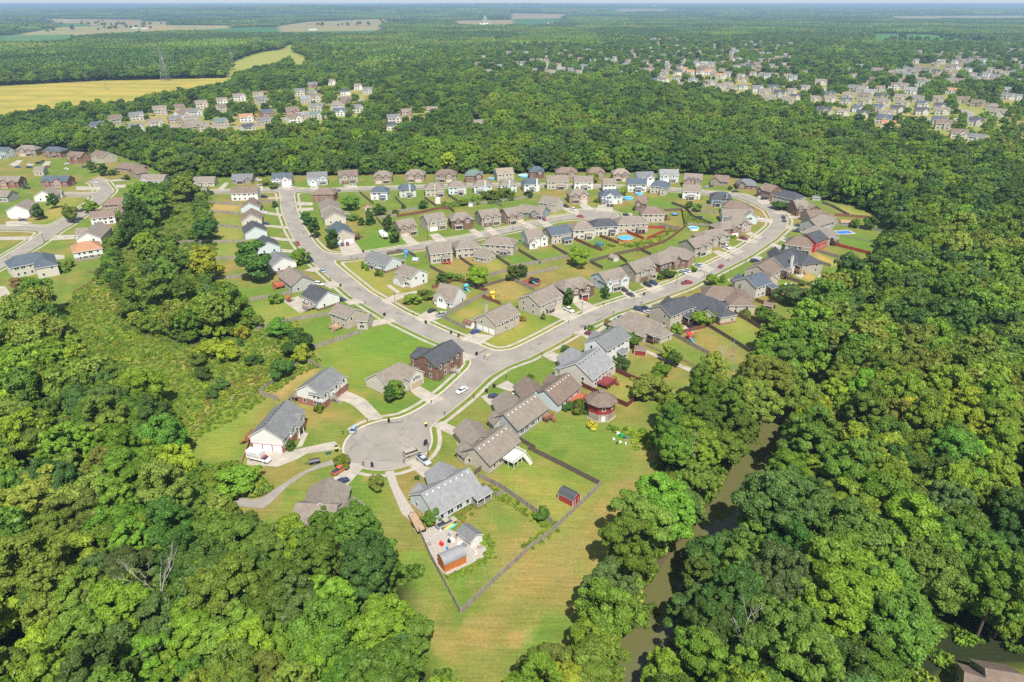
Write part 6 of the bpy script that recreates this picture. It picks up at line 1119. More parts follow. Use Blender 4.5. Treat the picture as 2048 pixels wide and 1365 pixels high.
pts = np.array(pts); r_ = np.random.default_rng(3); zsc = np.where(pts[:, 2] > 4, 1.6 + pts[:, 2] * .12, np.where(pts[:, 2] > 2, 1.15, 1.0)) * r_.uniform(.85, 1.2, len(pts))
o = gn_scatter('distant_woodland', np.column_stack([pts[:, 0], pts[:, 1], hz(pts[:, 0], pts[:, 1])]), np.column_stack([pts[:, 2], pts[:, 2], zsc]), r_.uniform(0, 6.28, len(pts)), np.clip((noise2(pts[:, 0] + 9000, pts[:, 1], 340, 51) * 9 - 1.2 + r_.uniform(-1.4, 1.4, len(pts))).astype(int), 0, len(P2) - 1), P2)
tag(o, 'hazy wooded country stretching to the horizon', 'woodland', kind='stuff')
# ---- undergrowth: rough brush of the meadow, the fence lines and the wood edges
ur = np.random.default_rng(15); UX = []; UC = []
BR = [(crown('brush', 500 + i, nq=260, q=.34, R_=1.1, H=1.4, nl=9, lob=.5, low=0))[0] for i in range(3)]
def brush_poly(P_, n, smin, smax, cols, edge=None):
    x0, y0 = P_.min(0); x1, y1 = P_.max(0); X = ur.uniform(x0, x1, n); Y_ = ur.uniform(y0, y1, n); k = inpoly(X, Y_, P_)
    if edge is not None: k &= noise2(X, Y_, edge, 40) > .5
    for x, y in zip(X[k], Y_[k]): UX.append((x, y, ur.uniform(smin, smax))); UC.append(cols[int(ur.integers(0, len(cols)))])
def brush_line(reg, pts_, n, wid, smin, smax, cols):
    P_ = W(reg, pts_)
    for _ in range(n):
        i = int(ur.integers(0, len(P_) - 1)); t = ur.random(); p = P_[i] * (1 - t) + P_[i + 1] * t + ur.normal(0, wid, 2); UX.append((p[0], p[1], ur.uniform(smin, smax))); UC.append(cols[int(ur.integers(0, len(cols)))])
brush_poly(GROVE, 1500, .4, 1.3, ['green', 'mid', 'yellowgreen', 'olive']); brush_poly(OPEN['meadow'], 800, .4, 1.0, ['green', 'olive', 'mid', 'yellowgreen'], 20); brush_poly(OPEN['meadow'], 15000, .2, .55, ['green', 'mid', 'olive', 'green', 'yellowgreen']); brush_poly(GROVE, 6000, .25, .7, ['green', 'mid', 'olive']); brush_poly(OPEN['meadow'], 9000, .15, .5, ['green', 'green', 'olive', 'yellowgreen'], 9); brush_poly(OPEN['meadow'], 350, .5, 1.2, ['green', 'green', 'mid', 'yellowgreen'], 14)
brush_poly(W('N1', [(200, 1000), (400, 960), (520, 1030), (630, 1130), (600, 1160), (480, 1160), (310, 1160)]), 900, .5, 1.3, ['green', 'mid', 'yellowgreen', 'olive'])
brush_poly(W('D', [(500, 660), (640, 620), (760, 640), (900, 600), (1020, 530), (1060, 500), (1000, 500), (880, 560), (720, 610), (560, 620)]), 500, .4, 1.0, ['green', 'olive', 'yellowgreen', 'rust'])
brush_poly(W('D', [(1040, 360), (1110, 400), (1260, 470), (1240, 500), (1100, 480), (1090, 400)]), 260, .35, .8, ['green', 'yellowgreen', 'olive'])
brush_line('N6', [(560, 250), (700, 320), (820, 400), (980, 500), (1050, 520)], 230, .7, .15, .5, ['olive', 'mid', 'yellowgreen', 'green']); brush_line('N6', [(1040, 540), (960, 610), (880, 670)], 120, .8, .15, .5, ['olive', 'mid', 'yellowgreen']); brush_line('N6', [(330, 450), (430, 400), (560, 300)], 260, 1.4, .15, .55, ['olive', 'olive', 'rust', 'mid'])
brush_line('N6', [(330, 870), (450, 830), (600, 740), (620, 660), (580, 600)], 240, .6, .1, .35, ['olive', 'green', 'yellowgreen']); brush_line('C', [(640, 360), (800, 330), (960, 320), (1100, 300)], 130, 2, .8, 1.6, ['mid', 'green', 'dark']); brush_line('N3', [(1590, 1200), (1680, 1260), (1800, 1280)], 60, 2, .4, .9, ['yellowgreen', 'green'])
brush_line('P', [(370, 860), (420, 800), (480, 770), (560, 740)], 160, 1.5, .3, .7, ['olive', 'rust', 'yellowgreen'])
for i in range(len(RIVER) - 1):      # banks
    for _ in range(160):
        t = ur.random(); p = RIVER[i] * (1 - t) + RIVER[i + 1] * t; d = RIVER[i + 1] - RIVER[i]; d = np.array([-d[1], d[0]]) / np.linalg.norm(d); q = p + d * ur.choice([-1, 1]) * ur.uniform(8, 12); UX.append((q[0], q[1], ur.uniform(.6, 1.8))); UC.append('mid' if ur.random() < .6 else 'olive')
UX = np.array(UX); kU = 5000; xu = ur.uniform(-200, 230, kU); yu = ur.uniform(70, 330, kU); ok = forest_mask(xu, yu, 1.0); cu_ = ur.uniform(.8, 1.6, kU)
UX = np.concatenate([UX, np.column_stack([xu[ok], yu[ok], cu_[ok]])]); UC += ['mid' if ur.random() < .5 else 'green' for _ in range(int(ok.sum()))]
P3 = [proto(BR[k % 3], PAL[c]) for k, c in enumerate(CN)]
o = gn_scatter('undergrowth', np.column_stack([UX[:, 0], UX[:, 1], hz(UX[:, 0], UX[:, 1]) - .1]), np.column_stack([UX[:, 2]] * 3), ur.uniform(0, 6.28, len(UX)), np.array([CN.index(c) for c in UC]), P3)
tag(o, 'rough brush and weeds covering the meadow and the fence lines', 'undergrowth', kind='stuff')

# ---- bare, dead trees and pale snags showing above the leaves
def snag(seed, H, lean):
    r = random.Random(seed); b = MB()
    def br_(p, d, L, rad, dep):
        e = p + d * L; b.bar(p, e, rad, n=5)
        if dep == 0: return
        for _ in range(r.choice([2, 3])): nd = (d + Vector((r.uniform(-.7, .7), r.uniform(-.7, .7), r.uniform(-.1, .5)))).normalized(); br_(p + d * L * r.uniform(.6, 1), nd, L * r.uniform(.5, .75), rad * .6, dep - 1)
    br_(Vector((0, 0, -.3)), Vector((lean, 0, 1)).normalized(), H * .5, .16, 4); return b
PALEB = mat('bleached_bark', (.33, .3, .26), rough=.9, var=.2, scale=2)
for i, (x, y, H, lean, wh) in enumerate([(1462, 770, 17, -.45, 'leaning over the dry garden by the wood'), (1466, 745, 12, 0, 'upright beside the leaning one'), (1480, 1360, 17, .2, 'near the bottom edge right of the creek'), (1645, 1200, 19, -.1, 'in the lower right wood'), (1372, 960, 15, .1, 'between the junk heap and the creek'), (330, 1260, 19, .1, 'in the lower left wood')]):
    p = gp(x, y); o = snag(i, H, lean).build('bare_tree', PALEB, loc=(p.x, p.y, 0)); o.rotation_euler = (0, 0, i * 1.3 if i else 0); tag(o, 'bare pale dead tree ' + wh, 'tree', 'bare dead trees')
# ---------------------------------------------------------------- fences
FM = dict(g=WOODG, d=mat('dark_fence_wood', (.13, .1, .08), rough=.9, var=.25, scale=1.5), r=mat('red_fence_paint', (.3, .05, .035), rough=.8, var=.15), b=mat('brown_fence_stain', (.17, .075, .05), rough=.85, var=.2), m=mat('burgundy_fence_paint', (.12, .03, .028), rough=.75, var=.15), w=WOODW)
FN = dict(g='weathered grey', d='dark', r='red', b='brown', m='burgundy', w='white')
def fence(reg, pts, mk, where, h=1.8, rails=False):
    P_ = [Vector(p) for p in W(reg, pts)]; b = MB(); ps = MB(); o0 = P_[0]
    for a, c in zip(P_[:-1], P_[1:]):
        d = c - a; L = d.length; n = max(1, int(round(L / 2.4))); u = d / L; M = Matrix.Translation((a.x - o0.x, a.y - o0.y, 0)) @ Matrix.Rotation(math.atan2(u.y, u.x), 4, 'Z')
        for i in range(n):
            x0 = L * i / n; x1 = L * (i + 1) / n; hh = h + rnd.uniform(-.05, .05)
            if rails:
                for z in (.35, .75, 1.1): b.box(x0, x1, -.03, .03, z - .07, z + .07, 0, M)
            else:
                nb = 6
                for k in range(nb):
                    xa = x0 + (x1 - x0) * k / nb; xb = x0 + (x1 - x0) * (k + 1) / nb - .035; b.box(xa, xb, -.03 + rnd.uniform(-.012, .012), .03, .04, hh + rnd.uniform(-.04, .04), 0, M)
            ps.box(x0 - .07, x0 + .07, -.1, .1, -.3, hh + .08 if not rails else 1.25, 0, M)
    t = thing('fence', f"{FN[mk]} {'rail' if rails else 'board'} fence {where}", 'fence', (o0.x, o0.y, 0), 0, 'garden fences')
    b.build('fence_boards' if False else 'board_panel', FM[mk], t); q = ps.build('post_row', FM[mk], t); q['kind'] = 'stuff'
    return t
for a in [('B', [(225, 395), (330, 400), (445, 412)], 'g', 'below the tan dirt garden'), ('B', [(265, 490), (450, 503)], 'g', 'behind the pinkish roofed cream house'), ('B', [(20, 605), (300, 602), (485, 598)], 'g', 'running left from the charcoal roofed house'), ('B', [(60, 720), (300, 716), (460, 712)], 'g', 'below the yellow green tree row'),
 ('B', [(250, 858), (500, 832), (725, 815)], 'g', 'left of the red deck'), ('B', [(450, 1010), (650, 976), (820, 945)], 'g', 'behind the patio garden'), ('B', [(560, 1205), (690, 1160), (860, 1125), (1060, 1095)], 'g', 'left of the lowest diagonal street house'), ('B', [(915, 1300), (950, 1325), (1280, 1215)], 'g', 'at the top of the big lawn'),
 ('B', [(225, 330), (440, 348)], 'g', 'below the brown roofed white house'), ('B', [(1260, 262), (1355, 342)], 'd', 'between the first gardens of the middle row'), ('B', [(0, 170), (70, 180), (60, 205)], 'd', 'at the end of the top left lane'), ('B', [(580, 320), (720, 335)], 'g', 'on the left verge of the diagonal street'),
 ('C', [(180, 437), (320, 420)], 'g', 'above the camper trailer'), ('C', [(320, 427), (480, 402), (610, 372), (680, 374), (712, 398)], 'b', 'curving behind the middle street houses'), ('C', [(182, 440), (240, 510)], 'd', 'down to the camper trailer'), ('C', [(250, 402), (460, 376)], 'g', 'below the charcoal hipped house gardens'), ('C', [(310, 300), (388, 378)], 'd', 'second between the middle row gardens'),
 ('C', [(510, 302), (592, 358)], 'd', 'third between the middle row gardens'), ('C', [(670, 282), (748, 332)], 'd', 'fourth between the middle row gardens'), ('C', [(640, 362), (810, 337)], 'g', 'beside the shrubs behind the middle street'), ('C', [(840, 342), (980, 327), (1042, 362)], 'g', 'round the dry garden of the middle street'), ('C', [(1000, 325), (1260, 292)], 'g', 'leading to the turning circle houses'),
 ('C', [(545, 770), (620, 812), (760, 872)], 'd', 'below the red porch garden'), ('C', [(740, 705), (845, 778)], 'd', 'between the two beige backs'), ('C', [(980, 690), (1095, 768)], 'd', 'right of the second beige back'), ('C', [(1150, 660), (1300, 747)], 'd', 'left of the white gabled back'), ('C', [(1095, 772), (1300, 740), (1500, 700)], 'g', 'along the bottom of the middle gardens'), ('C', [(1380, 630), (1500, 700)], 'd', 'right of the white gabled back'),
 ('C', [(940, 835), (1090, 792)], 'g', 'right of the yellow green tree'), ('C', [(760, 872), (900, 906), (1092, 852)], 'd', 'above the yellow slide lawn', 1.5), ('C', [(560, 912), (640, 902), (720, 857), (870, 917), (950, 942)], 'b', 'round the green play lawn'), ('C', [(625, 1112), (790, 1192)], 'g', 'running to the brown barrel shed'), ('C', [(640, 1110), (820, 1012), (950, 942)], 'g', 'right of the steep roofed white house'), ('C', [(905, 977), (1030, 1027)], 'b', 'behind the corner house'),
 ('C', [(1095, 852), (1260, 932)], 'g', 'right of the yellow slide lawn'), ('C', [(1150, 838), (1280, 812), (1420, 780)], 'g', 'above the dark trampoline'), ('C', [(1530, 582), (1640, 632), (1720, 660)], 'b', 'beside the green barrel shed'), ('C', [(250, 682), (385, 662), (450, 702)], 'd', 'behind the blue slide', 1.6), ('D', [(510, 562), (640, 612)], 'b', 'left of the round swimming pool'), ('D', [(690, 532), (812, 582)], 'r', 'bright, left side of the red fenced garden'),
 ('D', [(830, 502), (955, 506), (950, 530), (830, 582)], 'r', 'bright, right side of the red fenced garden'), ('D', [(910, 482), (1060, 517)], 'g', 'below the reddish roofed beige house'), ('D', [(1070, 382), (1090, 487)], 'd', 'right of the blue ringed trampoline lawn'), ('D', [(950, 387), (1070, 381)], 'd', 'above the blue ringed trampoline lawn'), ('D', [(1000, 337), (1090, 367), (1150, 432), (1280, 482)], 'd', 'curving down the weedy bank'), ('D', [(1120, 382), (1310, 402)], 'g', 'below the blue grey house gardens'), ('D', [(1150, 356), (1340, 352)], 'g', 'behind the blue grey house'),
 ('D', [(600, 692), (780, 652), (862, 692)], 'd', 'behind the small shed, long'), ('D', [(770, 662), (950, 602), (1010, 562), (1100, 492)], 'b', 'rising beside the weedy strip'), ('D', [(450, 742), (530, 782)], 'd', 'left of the small shed lawn'), ('D', [(440, 737), (570, 702), (640, 692)], 'd', 'above the small shed lawn'), ('D', [(640, 702), (695, 742)], 'b', 'right of the small shed lawn'), ('D', [(1110, 482), (1250, 492)], 'g', 'beside the smaller round pool'),
 ('N4', [(650, 645), (800, 715), (960, 770), (1110, 850)], 'g', 'open rails beside the concrete strip', 1.2, True), ('N4', [(870, 542), (1040, 640), (1220, 732)], 'g', 'left of the dry garden by the wood'), ('N4', [(1190, 462), (1400, 590), (1590, 712)], 'd', 'between the two gardens by the wood'), ('N4', [(1410, 342), (1560, 420), (1690, 502)], 'd', 'below the brown roofed house with the deck'), ('N4', [(960, 542), (1190, 482)], 'b', 'below the trampoline patio'), ('N4', [(1640, 242), (1820, 312)], 'b', 'below the slate roofed house garden'),
 ('E', [(830, 332), (900, 357), (1020, 422)], 'g', 'in the upper corner garden'), ('E', [(920, 417), (1160, 437)], 'b', 'above the tan shed'), ('E', [(930, 482), (1130, 502), (1265, 532)], 'g', 'behind the tan shed', 1.5), ('E', [(960, 552), (1215, 607)], 'g', 'below the swimming pool', 1.4, True), ('E', [(1215, 607), (1180, 672)], 'd', 'at the corner by the wood'), ('E', [(885, 612), (1160, 682)], 'r', 'long, below the pale blue pool cover'), ('E', [(790, 662), (1000, 722)], 'g', 'above the tan dirt garden'), ('E', [(780, 732), (890, 767)], 'g', 'under the dirt garden by the wood'),
 ('E', [(580, 847), (780, 907)], 'd', 'above the pool cover garden'), ('E', [(490, 917), (740, 1002)], 'g', 'below the pool cover garden'), ('E', [(672, 782), (820, 832)], 'w', 'white topped, round the small dry yard'), ('E', [(820, 832), (772, 892)], 'w', 'white topped end of the small dry yard'), ('N1', [(577, 472), (600, 457), (720, 360), (840, 280)], 'g', 'up the left side of the dirt plot'), ('N1', [(895, 252), (1002, 302)], 'g', 'behind the dormered white house'), ('N1', [(580, 477), (715, 522)], 'g', 'below the dirt plot'), ('N1', [(790, 525), (845, 492)], 'g', 'short piece beside the gabled house'),
 ('N3', [(1170, 778), (1400, 885), (1610, 977)], 'm', 'left of the burgundy deck lawn'), ('N3', [(1612, 976), (1738, 866)], 'm', 'short side below the burgundy deck lawn'), ('N3', [(1465, 642), (1600, 700), (1720, 752)], 'm', 'right of the burgundy deck lawn'), ('N3', [(595, 1312), (640, 1290), (780, 1375)], 'd', 'beginning behind the white deck house'), ('N6', [(880, 2), (1100, 110), (1360, 245)], 'd', 'long, above the red shed lawn'), ('N6', [(1368, 250), (1190, 420), (1012, 590)], 'g', 'along the mowed strip by the red shed'),
 ('N6', [(1010, 592), (885, 682), (660, 890), (415, 1122)], 'g', 'along the mowed strip below the overgrown lawn'), ('N6', [(413, 1120), (300, 910), (210, 740), (130, 560)], 'g', 'between the gravel yard and the lower wood'), ('N6', [(540, 190), (700, 272), (940, 442), (1045, 512)], 'g', 'between the red shed lawn and the overgrown lawn'), ('N6', [(560, 252), (660, 320), (712, 300)], 'g', 'short enclosure behind the pale blue ranch house', 1.4), ('N6', [(512, 172), (578, 127)], 'd', 'short gate run between the two ranch houses'),
 ('A', [(1165, 372), (1260, 387), (1282, 377)], 'd', 'at the end of the left estate'), ('A', [(780, 732), (905, 745)], 'd', 'behind the white gable of the left estate', 1.5), ('A', [(840, 652), (955, 662)], 'r', 'below the brick house of the left estate'), ('A', [(600, 1010), (700, 1020), (620, 1085), (490, 1160)], 'b', 'low, round the terraced garden', 1.2, True), ('A', [(70, 1102), (180, 1150), (262, 1212)], 'b', 'low, at the left edge terrace', 1.2)]:
    fence(*a)
# ---------------------------------------------------------------- vehicles (front towards +x)
CARC = dict(white=(.75, .75, .75), silver=(.42, .45, .48), black=(.015, .016, .018), dark=(.04, .05, .065), blue=(.02, .05, .22), navy=(.02, .035, .09), red=(.33, .025, .025), darkred=(.18, .015, .025), orange=(.5, .1, .03), teal=(.05, .13, .15), beige=(.36, .32, .25), paleblue=(.3, .4, .47), grey=(.2, .2, .2))
def paint(c): return PAINTS.setdefault(c, carpaint(c))
PAINTS = {}
def carpaint(c):
    m = mat('paint_' + c, CARC[c], rough=.28, var=.04, spec=.6); m.node_tree.nodes['Principled BSDF'].inputs['Coat Weight'].default_value = .5; return m
TYRE = mat('tyre_rubber', (.02, .02, .02), var=.1); RIM = mat('wheel_rim', (.4, .4, .42), rough=.35, metal=.7); LAMP = mat('headlight_glass', (.6, .62, .62), rough=.15, spec=.8); TAIL = mat('tail_light_glass', (.35, .02, .02), rough=.2)
def loft(b, secs, mi=0):
    """secs: list of (x, half width bottom, half width top, z0, z1); closed hull along x with softened shoulders"""
    n = 8; vs = []
    for x, wb_, wt, z0, z1 in secs:
        h = z1 - z0
        vs += [(x, -wb_ * .92, z0), (x, -wb_, z0 + h * .2), (x, -wb_ * .99, z0 + h * .72), (x, -wt, z1), (x, wt, z1), (x, wb_ * .99, z0 + h * .72), (x, wb_, z0 + h * .2), (x, wb_ * .92, z0)]
    fs = []
    for i in range(len(secs) - 1):
        for k in range(n): a = i * n + k; c = i * n + (k + 1) % n; fs.append((a, a + n, c + n, c))
    fs.append(tuple(range(n))); fs.append(tuple(range(n * len(secs) - 1, n * (len(secs) - 1) - 1, -1))); b.add(vs, [f[::-1] for f in fs], mi)
VM = {}
def vmesh(kind):
    if kind in VM: return VM[kind]
    out = []
    def wheels(L, xs, r=.33, wy=.86):
        w_ = MB(); M = Matrix.Rotation(pi / 2, 4, 'X'); n = 14
        for y0, y1, rr, mi in ((-.11, .11, r, 0), (-.125, .125, r * .6, 1)):
            vs = []
            for y in (y0, y1):
                for k in range(n): t = 2 * pi * k / n; vs.append((cos(t) * rr, y, sin(t) * rr))
            w_.add(vs, [(k, (k + 1) % n, n + (k + 1) % n, n + k) for k in range(n)] + [tuple(range(n, 2 * n)), tuple(range(n - 1, -1, -1))], mi)
        me = w_.mesh('wheel', [TYRE, RIM])
        for x in xs:
            for s in (-1, 1): out.append(('wheel', me, (x, s * wy, r), None))
    def lamps(x, w_, z, xr, zr):
        a = MB(); a.box(-.05, .05, -.17, .17, -.08, .08); me = a.mesh('headlight', [LAMP]); c = MB(); c.box(-.05, .05, -.14, .14, -.1, .1); mt = c.mesh('tail_light', [TAIL])
        for s in (-1, 1): out.append(('headlight', me, (x, s * w_, z), None)); out.append(('tail_light', mt, (xr, s * w_, zr), None))
    body = MB(); gl = MB()
    if kind == 'sedan':
        loft(body, [(-2.3, .8, .72, .35, .82), (-2.2, .88, .78, .25, .95), (-1.3, .91, .82, .22, 1.0), (0, .91, .84, .22, .96), (1.2, .91, .82, .22, .92), (2.1, .86, .74, .25, .78), (2.32, .74, .6, .35, .66)])
        loft(gl, [(-1.75, .78, .7, .9, .97), (-1.0, .8, .62, .9, 1.38), (-.2, .8, .62, .9, 1.44), (.55, .8, .62, .9, 1.36), (1.25, .78, .7, .86, .93)]); body.box(-1.0, .5, -.6, .6, 1.37, 1.47, 0, taper=.06); wheels(4.6, (-1.4, 1.4)); lamps(2.2, .6, .66, -2.27, .75)
    elif kind == 'suv':
        loft(body, [(-2.35, .86, .8, .4, 1.0), (-2.25, .94, .86, .3, 1.12), (-1, .96, .88, .28, 1.15), (1.0, .96, .88, .28, 1.1), (1.3, .95, .84, .28, 1.08), (2.2, .92, .8, .32, .98), (2.4, .8, .68, .4, .85)])
        loft(gl, [(-2.25, .86, .78, 1.05, 1.15), (-2.0, .86, .7, 1.05, 1.68), (.3, .86, .7, 1.05, 1.72), (1.15, .86, .76, 1.02, 1.12)]); body.box(-2.05, .35, -.7, .7, 1.66, 1.77, 0, taper=.07); wheels(4.8, (-1.45, 1.5), .38, .9); lamps(2.3, .66, .8, -2.33, 1.0)
    elif kind == 'pickup':
        loft(body, [(-2.8, .9, .88, .45, 1.1), (-2.75, .95, .9, .4, 1.13), (-.9, .95, .9, .38, 1.13)]); loft(body, [(-.9, .95, .88, .38, 1.13), (1.3, .95, .86, .38, 1.12), (2.6, .93, .8, .4, 1.02), (2.8, .84, .7, .45, .9)])
        gl.box(-2.68, -1.0, -.74, .74, 1.12, 1.142); loft(gl, [(-1.0, .84, .78, 1.08, 1.2), (-.85, .84, .7, 1.08, 1.72), (.7, .84, .7, 1.08, 1.74), (1.35, .84, .76, 1.06, 1.14)]); body.box(-.88, .65, -.7, .7, 1.7, 1.8, 0, taper=.07); wheels(5.6, (-1.8, 1.85), .4, .9); lamps(2.74, .68, .82, -2.83, .9)
    elif kind == 'van':
        loft(body, [(-2.7, .9, .86, .35, 1.2), (-2.6, .97, .88, .3, 1.25), (1.4, .97, .88, .3, 1.2), (2.2, .95, .8, .32, 1.05), (2.6, .85, .7, .4, .9)]); loft(gl, [(-2.6, .93, .85, 1.15, 1.25), (-2.45, .92, .78, 1.15, 1.85), (1.0, .92, .78, 1.15, 1.87), (1.75, .9, .8, 1.1, 1.18)])
        body.box(-2.5, 1.05, -.8, .8, 1.84, 2.05, 0, taper=.12); wheels(5.2, (-1.6, 1.75), .37, .92); lamps(2.5, .66, .8, -2.68, 1.0)
    b_ = body; out.insert(0, ('body', b_, (0, 0, 0), 'paint')); out.insert(1, ('window', gl.mesh('window', [GLASS]), (0, 0, 0), None)); VM[kind] = out; return out
BM = {}
def car(kind, reg, x, y, dx, dy, c, label, group='parked cars', z=.05):
    p = rg(reg, x, y); s = REG[reg][2]; X0, Y0 = rp(reg, x, y); q = gp(X0 + dx * 10, Y0 + dy * 10); a = math.atan2(q.y - p.y, q.x - p.x)
    t = thing({'pickup': 'pickup_truck', 'van': 'van', 'suv': 'suv', 'sedan': 'car'}[kind], label, {'pickup': 'pickup', 'van': 'van'}.get(kind, 'car'), (p.x, p.y, z), a, group)
    for nm, me, loc, pt in vmesh(kind):
        if pt:
            if (kind, c) not in BM: BM[(kind, c)] = me.mesh('body', [paint(c)])
            me = BM[(kind, c)]
        link(nm, me, t, loc)
    return t
